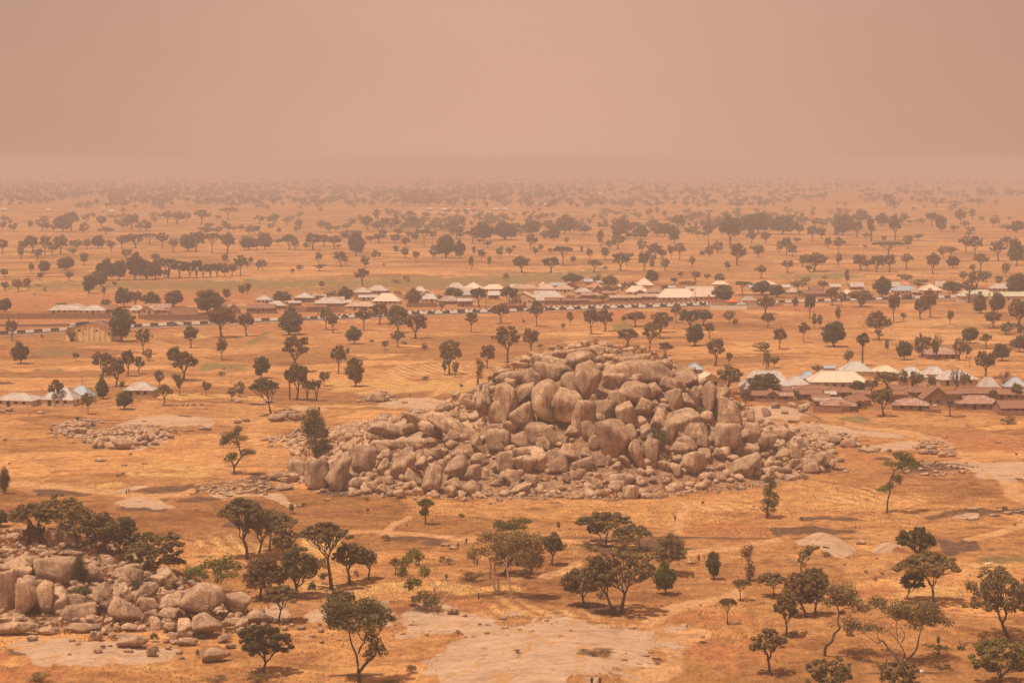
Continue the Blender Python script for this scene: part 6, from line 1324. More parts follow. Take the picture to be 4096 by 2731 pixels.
    if t == 'E': g, gp = 'in the left field', 'houses in the left field'
    elif t in 'GH' and roof in 'rx': g, gp = 'among the rust-roofed compounds', 'rust-roofed compound houses'
    elif t in 'GH': g, gp = 'behind the rust-roofed compounds', 'light-roofed houses right of the mound'
    elif t == 'A': g, gp = 'behind the long mud wall', 'houses along the road'
    else: g, gp = 'in the village, ' + {'B': 'left end', 'C': 'middle', 'D': 'right end'}[t], 'houses along the road'
    root['group'] = gp
    SH = {'h': 'hip-roofed', 'p': 'pyramid-roofed', 'g': 'gable-roofed', 'f': 'front-gabled'}[style]
    szw = 'long' if W > 17 else ('small' if W < 8 else 'mid-sized')
    describe(root, px, py, '%s %s %s %s house' % (szw, ROOFW[roof], SH, WALLW[wall]), g)
    return root
_h = [0]
HS = {
 'A': '''400 735 1402 1385 1340 z c h|560 735 1385 1350 1315 z c h|690 895 1404 1386 1342 z c h|880 1000 1396 1376 1338 r m g|1095 1235 1402 1378 1336 z c h|1240 1460 1402 1382 1326 x t g|1190 1330 1404 1384 1342 t t f|1830 1940 1398 1372 1326 r m g|1940 2050 1402 1378 1326 r m f|2175 2325 1312 1290 1252 z c h|2105 2352 1400 1350 1318 r m g''',
 'B': '''140 290 1362 1345 1300 z m h|380 537 1302 1262 1210 z m p|335 430 1337 1325 1310 z m g|555 790 1342 1330 1278 z m h|480 650 1382 1345 1325 r m g|540 645 1287 1260 1232 t c g|790 870 1335 1322 1300 z m g|825 1070 1368 1335 1290 t c h|885 1025 1282 1215 1165 z t p|1010 1170 1232 1210 1160 z t h|930 1080 1292 1257 1235 z c g|1060 1275 1322 1300 1226 w c h|1400 1500 1252 1205 1162 z t h|1435 1592 1292 1255 1185 w c f
1470 1595 1304 1286 1235 z c h|1620 1785 1322 1306 1258 x m h|1690 1832 1208 1195 1145 z c h|1825 1992 1214 1198 1135 w c p|1995 2172 1217 1190 1145 w c h|1812 1905 1266 1256 1220 b c p|1775 1897 1342 1290 1265 z m g|1805 1900 1244 1236 1200 t c g|2040 2130 1277 1240 1200 z m g|2230 2352 1206 1193 1160 z c g|700 800 1310 1290 1262 t m g''',
 'C': '''110 292 1328 1262 1205 w c f|100 395 1318 1290 1265 z c g|280 532 1292 1268 1202 z c h|110 330 1214 1203 1160 t c h|325 470 1217 1203 1155 t t h|330 405 1188 1172 1136 w c p|430 545 1184 1172 1146 b t g|530 672 1212 1170 1118 t m f|465 625 1224 1190 1150 t c h|645 772 1242 1220 1182 z c h|745 890 1202 1185 1145 o t h|725 790 1152 1138 1110 b t g|782 885 1230 1222 1174 g m f|832 885 1160 1150 1133 b t g
700 835 1272 1255 1226 x m g|380 512 1322 1288 1262 r m g|520 665 1324 1287 1270 r m g|660 778 1316 1292 1278 r m g|1160 1312 1182 1170 1100 w c p|1018 1078 1202 1165 1145 w c g|1085 1265 1242 1226 1168 w c h|1135 1265 1256 1244 1212 g m f|1250 1382 1244 1225 1180 x m h|945 1192 1292 1266 1242 t m g|1190 1385 1284 1268 1240 t m g|1368 1665 1292 1260 1175 w c h|1595 1695 1214 1203 1182 z c g|1645 1905 1294 1252 1155 w c h
1820 1955 1182 1148 1115 w c h|2050 2205 1322 1290 1248 g c h|2010 2115 1362 1322 1290 g c p|2130 2195 1204 1180 1140 b c g|880 985 1252 1240 1222 x m g|1440 1500 1204 1195 1180 z m g|300 420 1262 1254 1222 z m g''',
 'D': '''50 232 1182 1148 1112 w c h|315 435 1244 1230 1183 t c p|470 685 1258 1238 1205 r m h|790 895 1258 1232 1188 w c p|695 785 1196 1178 1150 z c g|1240 1445 1242 1200 1155 b c h|1270 1400 1182 1155 1118 o c h|1208 1290 1194 1172 1130 z c g|1470 1645 1242 1198 1135 w c p|1600 1705 1194 1172 1120 t c g|1815 2100 1302 1248 1188 e c h|2095 2400 1312 1248 1208 e c g|2080 2265 1212 1195 1150 z t h|285 352 1202 1190 1162 z c g
1108 1205 1244 1228 1204 z c g|520 640 1220 1204 1178 r m g|1390 1480 1244 1225 1200 t m g|870 980 1196 1180 1140 z m g''',
 'E': '''-60 318 697 645 588 z c h|355 660 693 636 535 z c h|570 788 664 612 520 b c h|1050 1322 618 556 490 z t h''',
 'G': '''1590 1748 442 424 376 b c h|1665 1915 545 500 430 w c f''',
 'H': '''-70 385 592 552 400 z c h|295 525 562 522 448 z c h|440 575 502 480 420 b c h|518 1028 556 485 394 w c h|790 1068 442 436 352 z c h|1065 1282 446 402 350 w c h|1268 1532 522 442 358 z c h|1485 1692 502 418 353 z c h|1608 1962 520 464 390 z c h|1970 2142 582 560 474 z t h|2190 2400 576 548 470 b t h|1528 1785 292 250 180 x m h|640 745 412 404 388 b c g
-40 245 652 604 563 r m g|150 262 656 628 574 r m f|238 375 612 602 568 r m g|262 388 657 630 602 x m g|430 740 602 586 545 r m h|420 625 642 622 578 r m g|735 935 624 606 562 r m h|648 755 642 625 602 z m g|553 700 668 645 624 r m g|645 922 742 692 638 x m h|868 1042 694 668 600 r m h|1225 1385 602 585 553 r m g|1215 1355 644 630 598 r m g|1262 1545 738 684 618 x m h|1380 1565 624 606 548 r m h|1500 1735 686 662 530 r m f
1800 1942 634 620 574 r m g|1950 2135 634 610 560 r m g|1798 2155 724 702 624 x m h|2150 2400 764 714 640 r m g|2128 2360 644 622 570 r m g|1600 1800 640 620 590 r m g|1700 1860 702 684 640 r m g|880 1000 716 694 670 r m f|560 790 700 672 648 x m g|790 860 745 725 706 r m g|905 1050 642 628 596 r m g''',
}
for t, s in HS.items():
    for q in s.replace('\n', '|').split('|'):
        p = q.split()
        house(t, *[float(v) for v in p[:5]], p[5], p[6], p[7], rot={'E': -12 if float(p[0]) < 1000 else -4}.get(t))

def strip(name, line, w0, w1, z, mat, label=None):
    """a sheet that follows a ground polyline"""
    L = np.array(line); d = np.concatenate([[0], np.cumsum(np.linalg.norm(np.diff(L, axis=0), axis=1))])
    s = np.arange(0, d[-1], 6.0); X = np.interp(s, d, L[:, 0]); Y = np.interp(s, d, L[:, 1])
    T = np.stack([np.gradient(X), np.gradient(Y)], 1); T /= np.linalg.norm(T, axis=1)[:, None]; Nn = np.stack([-T[:, 1], T[:, 0]], 1)
    A = np.stack([X, Y], 1) + Nn * w0; B = np.stack([X, Y], 1) + Nn * w1; n = len(s)
    V = np.concatenate([np.column_stack([A, np.full(n, z)]), np.column_stack([B, np.full(n, z)])])
    i = np.arange(n - 1); F = np.stack([i, i + 1, i + 1 + n, i + n], 1)
    o = link(name, make_mesh(name, V, [F[:, ::-1]], [mat])); o['kind'] = 'structure'
    return o
strip('road', ROAD, -9.5, -.4, 0.72, M_ASPH)
strip('road', ROAD, 0.9, 10.0, 0.72, M_ASPH)
M_SHOULDER = mat_plain('dusty_shoulder', (0.52, 0.31, 0.18), 0.2, 0.3)
strip('road_shoulder', ROAD, -12.5, -9.5, 0.70, M_SHOULDER)
def along(line, s):
    L = np.array(line); d = np.concatenate([[0], np.cumsum(np.linalg.norm(np.diff(L, axis=0), axis=1))])
    X = np.interp(s, d, L[:, 0]); Y = np.interp(s, d, L[:, 1]); X2 = np.interp(s + 1, d, L[:, 0]); Y2 = np.interp(s + 1, d, L[:, 1])
    return X, Y, math.atan2(Y2 - Y, X2 - X), d[-1]
def s_at(px):      # arc length where the road line crosses photo column px
    L = ROAD; d = np.concatenate([[0], np.cumsum(np.linalg.norm(np.diff(L, axis=0), axis=1))])
    pxs = px_of(L[:, 0], L[:, 1]); return float(np.interp(px, pxs, d))
# the median: large black and white painted concrete blocks
def block_mesh(Lb, wd, hb, bev=.06):
    m = MB(); h = Lb / 2 - .02
    V = [(-h, -wd, -.3), (h, -wd, -.3), (h, wd, -.3), (-h, wd, -.3), (-h, -wd * .3, hb), (h, -wd * .3, hb), (h, wd * .3, hb), (-h, wd * .3, hb)]
    m.add(V, [(0, 1, 5, 4), (1, 2, 6, 5), (2, 3, 7, 6), (3, 0, 4, 7), (4, 5, 6, 7), (0, 3, 2, 1)]); return m
bmW = block_mesh(4.5, .75, 1.3).mesh('barrier_block', [M_WHITE]); bmB = block_mesh(4.5, .75, 1.3).mesh('barrier_block', [M_BLACK])
med = empty('road_barrier', (0, 0, 0)); med['category'] = 'road barrier'; med['label'] = 'long median barrier of large alternating black and white painted blocks along the road'
s = s_at(-60); k = 0
while s < s_at(4200):
    X, Y, a, _ = along(ROAD, s); link('barrier_block', bmW if k % 2 else bmB, med, (X, Y + .25, .72), (0, 0, a)); s += 4.5; k += 1
kW = block_mesh(1.7, .5, .75).mesh('kerb_stone', [M_WHITE]); kB = block_mesh(1.7, .5, .75).mesh('kerb_stone', [M_BLACK])
far_k = empty('far_kerb', (0, 0, 0)); far_k['category'] = 'kerb'; far_k['label'] = 'raised far kerb with small black and white teeth in front of the village'
s = s_at(1330); k = 0
while s < s_at(3010) and k < 298:
    X, Y, a, _ = along(ROAD, s); nx, ny = -math.sin(a), math.cos(a)
    link('kerb_stone', kW if k % 2 else kB, far_k, (X + nx * 11, Y + ny * 11, 1.0), (0, 0, a)); s += 1.7; k += 1

def wall_line(t, pts, hpx, mat, label, thick=.3, name='mud_wall', cat='wall', panel=6.0):
    root = empty(name, (0, 0, 0)); root['category'] = cat; root['label'] = label
    G = [hit(*nat(t, a, b)) for a, b in pts]
    for p, q in zip(G[:-1], G[1:]):
        Ln = np.linalg.norm(q - p); n = max(1, int(Ln / panel)); sc = depth_of(*((p + q) / 2)) / FPX / Z; hh = hpx * sc
        a = math.atan2(q[1] - p[1], q[0] - p[0])
        for k in range(n):
            c = p + (q - p) * (k + .5) / n; w = Ln / n / 2
            m = MB(); dz = random.uniform(-.06, .06); m.box(-w + .12, w + .002, -thick / 2, thick / 2, -.6, hh + dz); 
            link('wall_panel', m.mesh('wall_panel', [mat]), root, tuple(c), (0, 0, a))
            m = MB(); m.box(-w - .12, -w + .118, -thick / 2 - .08, thick / 2 + .08, -.6, hh + .1); link('pier', m.mesh('pier', [mat]), root, tuple(c), (0, 0, a))
    return root
wall_line('A', [(-300, 1447), (950, 1443)], 48, M_MUD, 'long brown mud perimeter wall behind the road at the left')
wall_line('A', [(1185, 1446), (1800, 1446)], 40, M_MUD, 'shorter brown mud wall right of the big dark roadside tree')
wall_line('A', [(-300, 1512), (620, 1505), (950, 1490)], 20, mat_plain('grey_block_wall', (.26, .17, .12), .2, 1), 'low grey wall along the far side of the road at the left')
wall_line('A', [(1410, 1403), (1690, 1403), (1690, 1392)], 60, M_TANW, 'flat unroofed tan mud compound wall with dark doorways behind the mud wall')
wall_line('B', [(370, 1386), (485, 1386), (600, 1386), (810, 1390)], 45, M_MUD, 'mud compound wall below the rusty roofs at the village left end')
wall_line('B', [(1340, 1345), (1600, 1342)], 38, M_MUD, 'red mud compound wall in front of the village trees')
wall_line('C', [(380, 1325), (820, 1320), (960, 1300)], 22, M_MUD, 'low mud wall along the road below the brown roofs')
wall_line('C', [(900, 1310), (1380, 1302), (1900, 1285)], 14, M_TANW, 'low tan wall below the big cream roofs')
wall_line('C', [(1800, 1368), (2110, 1366), (2230, 1360)], 34, M_WHITE, 'white wall with narrow openings at the roadside filling station', panel=2.2)
wall_line('C', [(0, 1340), (90, 1336)], 30, M_MUD, 'short mud wall left of the long reddish-brown trailer', panel=3)
wall_line('D', [(0, 1356), (290, 1330)], 28, M_CREAMW, 'cream wall at the road right of the filling station')
wall_line('H', [(553, 748), (790, 752), (860, 745)], 50, M_MUD, 'red mud yard wall below the striped rusty roof')
wall_line('H', [(60, 655), (200, 662), (380, 668), (550, 690)], 26, M_MUD, 'crumbling mud wall at the left edge of the rust-roofed compounds')
wall_line('H', [(2130, 770), (2400, 772)], 36, M_MUD, 'mud wall at the right edge under the last rusty roofs')
wall_line('H', [(1500, 742), (1640, 748)], 28, M_MUD, 'low mud enclosure beside the flat-topped tree near the compounds')
wall_line('G', [(2050, 640), (2260, 655), (2352, 655)], 22, M_MUD, 'low red mud wall beside the bare orange yard')

# the cream barn beside the road
M_BARN = mat_plain('peeling_cream_plaster', (0.80, 0.58, 0.30), 0.22, 0.35)
P = hit(*nat('E', 760, 140)); sc = depth_of(*P) / FPX / Z
barn = empty('barn', (P[0], P[1], P[2]), math.radians(-3)); barn['category'] = 'barn'; barn['label'] = 'weathered cream-plastered barn with a low gable roof in front of the road'
W, hh, rr, Dp = 400 * sc, 100 * sc, 62 * sc, 13.0
m = MB(); m.box(-W / 2, W / 2, 0, Dp, -.5, hh); m.add([(-W / 2, 0, hh), (W / 2, 0, hh), (W * .06, 0, hh + rr), (-W / 2, Dp, hh), (W / 2, Dp, hh), (W * .06, Dp, hh + rr)], [(0, 1, 2), (3, 5, 4)])
link('wall', m.mesh('wall', [M_BARN]), barn)
q = MB(); V = [(-W / 2 - .5, -.5, hh - .1), (-W / 2 - .5, Dp + .5, hh - .1), (W * .06, Dp + .5, hh + rr + .12), (W * .06, -.5, hh + rr + .12), (W / 2 + .5, Dp + .5, hh - .1), (W / 2 + .5, -.5, hh - .1)]
V2 = [(x, y, z - .14) for x, y, z in V]
q.add(V + V2, [(0, 3, 2, 1), (3, 5, 4, 2), (6, 7, 8, 9), (9, 8, 10, 11), (0, 6, 9, 3), (3, 9, 11, 5), (5, 11, 10, 4), (4, 10, 8, 2), (2, 8, 7, 1), (1, 7, 6, 0)])
link('roof', q.mesh('roof', [M_ROOF['r']]), barn)
for k, f in enumerate((-.42, -.27, -.14, -.01, .1, .22, .34, .46)):
    m = MB(); top = hh + rr * (1 - abs(f - .06) / (.56 if f < .06 else .44)) - .3; m.box(W * f - .22, W * f + .22, -.3, .002, -.4, top); link('buttress', m.mesh('buttress', [M_BARN]), barn)
for f in (-.2, .17): m = MB(); m.box(W * f - .5, W * f + .5, -.05, .1, hh * .86, hh * .86 + .8); link('window', m.mesh('window', [M_DARK]), barn)
m = MB(); m.box(-W * .36 - .8, -W * .36 + .8, -.06, .1, 0, 2.6); link('door', m.mesh('door', [M_DARK]), barn)
P = hit(*nat('E', 640, 142)); sc = depth_of(*P) / FPX / Z
m = MB(); m.box(-1.2, 1.2, 0, 1.2, -.3, 2.4)

# ------------------------------------------------------------------ vehicles
def mat_gloss(name, col, rough=0.3): m = mat_plain(name, col, .05, 1, rough, .5); return m
M_GLASS = mat_gloss('car_glass', (.03, .035, .04), .1); M_TYRE = mat_plain('tyre', (.02, .018, .016)); M_RIM = mat_gloss('rim', (.35, .33, .3)); M_LAMP = mat_gloss('lamp', (.7, .6, .5))
PAINT = {'navy': (.02, .03, .07), 'black': (.02, .018, .018), 'silver': (.45, .42, .38), 'white': (.75, .68, .58), 'red': (.30, .09, .05), 'yellow': (.7, .45, .08), 'grey': (.15, .13, .12)}
PM = {k: mat_gloss('paint_' + k, v, .35) for k, v in PAINT.items()}
def loft(profile, xs_top, hw, inset):
    """side profile polygon (x,z) extruded to half width hw, upper vertices pinched by inset"""
    n = len(profile); V = []
    for sgn in (-1, 1):
        for (x, z), i in zip(profile, inset): V.append((x, sgn * (hw - i), z))
    F = [tuple(range(n))[::-1], tuple(range(n, 2 * n))] + [(i, (i + 1) % n, n + (i + 1) % n, n + i) for i in range(n)]
    return V, F
VMESH = {}
def vehicle_meshes(kind):
    if kind in VMESH: return VMESH[kind]
    R = {}
    if kind == 'car':
        body = [(-2.15, .35), (2.15, .35), (2.2, .62), (1.95, .80), (1.0, .92), (-1.3, .95), (-2.1, .88), (-2.2, .55)]; cab = [(.95, .92), (.35, 1.42), (-.95, 1.45), (-1.65, .95)]
        R['body'] = [loft(body, 0, .86, [0, 0, .02, .05, .05, .05, .05, .02])]; R['cabin'] = [loft(cab, 0, .80, [0, .16, .16, 0])]; wb, wr = 1.32, .32
    elif kind == 'van':
        body = [(-2.3, .35), (2.3, .35), (2.35, .9), (2.1, 1.15), (-2.35, 1.15), (-2.35, .5)]; cab = [(2.1, 1.15), (1.45, 1.95), (-2.25, 2.0), (-2.33, 1.15)]
        R['body'] = [loft(body, 0, .88, [0, 0, .02, .03, .03, 0]), loft([(1.4, 1.93), (-2.28, 1.98), (-2.28, 2.06), (1.3, 2.03)], 0, .80, [0, 0, .05, .05])]; R['cabin'] = [loft(cab, 0, .85, [0, .08, .08, 0])]; wb, wr = 1.45, .34
    for k in ('body', 'cabin'):
        m = MB()
        for V, F in R[k]: m.add(V, F)
        R[k] = m.mesh(k, [PM['grey'] if k == 'body' else M_GLASS])
    w = MB(); th = np.arange(12) * math.pi / 6
    V = [(wr * math.cos(a), s_ * .1, wr * math.sin(a)) for s_ in (-1, 1) for a in th]; w.add(V, [tuple(range(12)), tuple(range(12, 24))[::-1]] + [(i, i + 12, (i + 1) % 12 + 12, (i + 1) % 12) for i in range(12)]); R['tyre'] = w.mesh('tyre', [M_TYRE])
    w = MB(); V = [(wr * .55 * math.cos(a), s_ * .12, wr * .55 * math.sin(a)) for s_ in (-1, 1) for a in th]; w.add(V, [tuple(range(12)), tuple(range(12, 24))[::-1]] + [(i, i + 12, (i + 1) % 12 + 12, (i + 1) % 12) for i in range(12)]); R['rim'] = w.mesh('rim', [M_RIM])
    w = MB(); w.box(-.05, .05, -.16, .16, -.08, .08); R['lamp'] = w.mesh('headlight', [M_LAMP]); R['wb'] = wb; R['wr'] = wr
    VMESH[kind] = R; return R
def vehicle(t, x, y, kind, col, label, head=1, lane=None):
    R = vehicle_meshes(kind); px, py = nat(t, x, y)
    s = s_at(px); X, Y, a, _ = along(ROAD, s); off = lane if lane is not None else -4.5
    root = empty(kind if kind != 'car' else 'parked_car', (X - math.sin(a) * off, Y + math.cos(a) * off, .72), a + (0 if head > 0 else math.pi))
    root['category'] = kind; root['label'] = label; root['group'] = 'vehicles on the road'
    link('body', R['body'], root, mat=PM[col]); link('cabin', R['cabin'], root)
    for sx in (-1, 1):
        for sy in (-1, 1):
            w = link('wheel', R['tyre'], root, (sx * R['wb'], sy * .8, R['wr'])); link('rim', R['rim'], w)
    for sy in (-1, 1): link('headlight', R['lamp'], root, (2.2, sy * .6, .68 if kind == 'car' else .8))
    return root
vehicle('A', 1500, 1460, 'car', 'navy', 'navy blue car on the far lane right of the big roadside tree', 1, 5)
vehicle('A', 1592, 1455, 'car', 'black', 'black car just right of the navy blue one on the far lane', 1, 5)
vehicle('A', 1465, 1506, 'car', 'grey', 'dark car on the near lane below the navy blue car', -1, -4)
vehicle('B', 458, 1417, 'car', 'silver', 'silver car on the near lane right of the layered green tree', 1, -3)
vehicle('B', 1712, 1365, 'car', 'black', 'dark car on the far lane in front of the village, left of the white van', 1, 4)
vehicle('B', 1825, 1358, 'van', 'white', 'white and yellow minibus on the far lane of the road', 1, 4)
vehicle('B', 1130, 1380, 'van', 'white', 'white van half hidden behind the brown roadside trees', -1, 4)
vehicle('C', 236, 1360, 'car', 'black', 'black car in front of the reddish trailer, under the yellowish tree', 1, -3)
vehicle('C', 417, 1358, 'car', 'black', 'black car right of the yellowish roadside tree', -1, -3)
vehicle('C', 1287, 1320, 'car', 'navy', 'dark blue car on the far lane below the cream roofs', 1, 6)
vehicle('D', 1245, 1245, 'car', 'white', 'white car beside the brown lorry at the village right end', -1, 4)
vehicle('D', 1022, 1258, 'car', 'silver', 'pale car behind the tall roadside tree at the right', 1, 4)
vehicle('D', 985, 1270, 'car', 'grey', 'dark grey car at the kerb beside the small roadside tree', 1, -4)
def lorry(t, x, L, label, colr, tarp=False, lane=4.5, head=1, bulge=False):
    px, _ = nat(t, x, 0); s = s_at(px); X, Y, a, _ = along(ROAD, s)
    root = empty('lorry', (X - math.sin(a) * lane, Y + math.cos(a) * lane, .72), a + (0 if head > 0 else math.pi))
    root['category'] = 'lorry'; root['label'] = label; root['group'] = 'vehicles on the road'
    m = MB(); m.box(-L / 2, L / 2 - 2.6, -1.2, 1.2, .95, 1.15); link('chassis', m.mesh('chassis', [PM['black']]), root)
    m = MB()
    if tarp or bulge:                                        # load under a stretched, slightly bulging tarpaulin
        n = 9; xs = np.linspace(-L / 2, L / 2 - 2.7, n); V = []
        for i, xx in enumerate(xs):
            tp = 3.3 + .25 * math.sin(i * 1.3) + (.2 if i % 2 else 0)
            V += [(xx, -1.25, 1.16), (xx, -1.3, tp - .5), (xx, -.7, tp), (xx, .7, tp), (xx, 1.3, tp - .5), (xx, 1.25, 1.16)]
        F = [(i * 6 + j, i * 6 + j + 1, i * 6 + j + 7, i * 6 + j + 6) for i in range(n - 1) for j in range(5)] + [tuple(range(6))[::-1], tuple(range((n - 1) * 6, n * 6))]
        m.add(V, F)
    else: m.box(-L / 2, L / 2 - 2.7, -1.25, 1.25, 1.16, 3.0)
    cargo = link('cargo_body', m.mesh('cargo_body', [PM[colr] if colr in PM else colr]), root)
    if tarp:
        for i, xx in enumerate(np.linspace(-L / 2 + .8, L / 2 - 3.2, 9)):
            m = MB(); m.tube([(xx, -1.36, 1.3), (xx, -1.38, 3.0), (xx, -.7, 3.62), (xx, .7, 3.62)], [.07] * 4, 4); link('strap', m.mesh('strap', [M_WHITE]), cargo)
    else:
        for xx in np.linspace(-L / 2 + .4, L / 2 - 3.1, 7): m = MB(); m.box(xx - .06, xx + .06, -1.4, -1.252, 1.2, 2.95); link('side_rib', m.mesh('side_rib', [PM['black']]), cargo)
    V, F = loft([(L / 2 - 2.4, .6), (L / 2, .6), (L / 2 + .05, 1.6), (L / 2 - .3, 2.6), (L / 2 - 2.3, 2.75)], 0, 1.2, [0, 0, .02, .12, .1]); m = MB(); m.add(V, F); cb = link('cab', m.mesh('cab', [PM['white']]), root)
    m = MB(); m.box(L / 2 - .22, L / 2 + .0, -.95, .95, 1.7, 2.35); link('windscreen', m.mesh('windscreen', [M_GLASS]), cb)
    R = vehicle_meshes('van')
    for xx in (-L / 2 + .9, -L / 2 + 2.1, L / 2 - 4.2, L / 2 - 1.2):
        for sy in (-1, 1): w = link('wheel', R['tyre'], root, (xx, sy * 1.1, .5), scale=(1.5, 1.3, 1.5)); link('rim', R['rim'], w)
    for sy in (-1, 1): link('headlight', R['lamp'], root, (L / 2 + .02, sy * .9, 1.0))
lorry('A', 780, 19, 'long trailer with a navy tarpaulin held by white straps behind the barn', 'navy', tarp=True, lane=4.5, head=-1)
lorry('C', 180, 14.5, 'long reddish-brown loaded trailer on the road in front of the village', 'red', lane=3.5, head=1, bulge=True)
lorry('D', 1335, 8.5, 'brown wooden-sided lorry at the village right end', 'red', lane=-3, head=1)

# ------------------------------------------------------------------ poles, filling station
def pole(t, x, yb, yt, label, arm=True):
    P = hit(*nat(t, x, yb)); sc = depth_of(*P) / FPX / Z; h = (yb - yt) * sc
    root = empty('power_pole', P, random.uniform(-.4, .4)); root['category'] = 'pole'; root['label'] = label; root['group'] = 'wooden poles'
    m = MB(); m.tube([(0, 0, -.4), (.02, 0, h * .5), (0, 0, h)], [.17, .14, .10], 6); link('post', m.mesh('post', [M_WOOD]), root)
    if arm:
        m = MB(); m.box(-.9, .9, -.06, .06, h - .7, h - .55); a = link('crossarm', m.mesh('crossarm', [M_WOOD]), root)
        for xx in (-.8, 0, .8): m = MB(); m.tube([(xx, 0, h - .55), (xx, 0, h - .3)], [.06, .05], 5); link('insulator', m.mesh('insulator', [M_WHITE]), a)
for a in [('A', 155, 1508, 1388, 'power pole in front of the long mud wall near the left edge'), ('A', 1165, 1400, 1335, 'power pole right of the big dark roadside tree'), ('B', 238, 1355, 1285, 'pole between the zinc roof and the layered green tree'), ('B', 1072, 1310, 1262, 'first of the two short poles before the cream hip roof'),
          ('B', 1096, 1310, 1262, 'second of the two short poles before the cream hip roof'), ('B', 1588, 1300, 1230, 'pole beside the white front-gabled house'), ('B', 2018, 1335, 1215, 'tall pole before the white roofs near the roadside tree'), ('C', 627, 1325, 1240, 'pole above the brown roofs in the village middle'), ('C', 800, 1275, 1180, 'pole in front of the dark gable in the village middle'),
          ('C', 1216, 1280, 1170, 'pole before the patched rusty hip roof'), ('C', 1396, 1290, 1235, 'short pole at the left end of the big cream roof'), ('C', 1668, 1312, 1200, 'tall pole before the widest cream-white roof'), ('D', 213, 1245, 1165, 'pole among the dark trees right of the filling station'), ('D', 1385, 1215, 1130, 'pole beside the orange roof at the village right end'), ('H', 921, 600, 468, 'concrete pole in front of the large cream roof'),
          ('H', 1886, 365, 250, 'pole beside the brown tree near the outlying farmhouse'), ('E', 703, 560, 430, 'slender pole rising behind the pale blue hip roof')]: pole(*a, arm=a[1] not in (703, 921))
P = hit(*nat('C', 2010, 1362)); sc = depth_of(*P) / FPX / Z
st = empty('filling_station', P, math.radians(-2)); st['category'] = 'filling station'; st['label'] = 'red-canopied filling station with white posts beside the road'
M_ORANGE = mat_plain('orange_paint', (0.60, 0.13, 0.05), .1, 1)
for j, xx in enumerate(np.linspace(-200, 100, 9) * sc):
    m = MB(); m.box(xx - .16, xx + .16, -.18, .18, -.3, 38 * sc); link('post', m.mesh('post', [M_WHITE]), st)
m = MB(); m.box(-70 * sc, 40 * sc, 1, 7, 58 * sc, 66 * sc); V = [(-70 * sc, 1, 66 * sc), (40 * sc, 1, 66 * sc), (40 * sc, 7, 66 * sc), (-70 * sc, 7, 66 * sc), (-15 * sc, 4, 84 * sc)]
m.add([(x, y, z + .003) for x, y, z in V], [(0, 1, 4), (1, 2, 4), (2, 3, 4), (3, 0, 4)]); link('canopy', m.mesh('canopy', [M_ORANGE]), st)
for xx in (-66, 36):
    for yy in (1.4, 6.6): m = MB(); m.box(xx * sc - .12, xx * sc + .12, yy - .12, yy + .12, -.3, 58 * sc); link('column', m.mesh('column', [M_WHITE]), st)
m = MB(); m.box(-220 * sc, 210 * sc, 8, 8.5, 60 * sc, 68 * sc); link('roof_fascia', m.mesh('roof_fascia', [M_ORANGE]), st)
m = MB(); m.box(-200 * sc, 190 * sc, 8.6, 14, -.3, 60 * sc); link('shop_wall', m.mesh('shop_wall', [M_WHITE]), st)
P = hit(*nat('C', 1785, 1325)); sc = depth_of(*P) / FPX / Z
tp = empty('price_pylon', P); tp['category'] = 'sign'; tp['label'] = 'tall orange-red pylon sign at the filling station entrance'
m = MB(); m.box(-7 * sc, 7 * sc, -.3, .3, -.3, 62 * sc); link('post', m.mesh('post', [M_ORANGE]), tp)
m = MB(); m.add([(-16 * sc, -.35, 62 * sc), (7 * sc, -.35, 62 * sc), (7 * sc, -.35, 90 * sc), (-2 * sc, -.35, 90 * sc), (-16 * sc, .35, 62 * sc), (7 * sc, .35, 62 * sc), (7 * sc, .35, 90 * sc), (-2 * sc, .35, 90 * sc)], [(0, 1, 2, 3), (7, 6, 5, 4), (0, 4, 5, 1), (1, 5, 6, 2), (2, 6, 7, 3), (3, 7, 4, 0)])
link('sign_panel', m.mesh('sign_panel', [M_ORANGE]), tp)
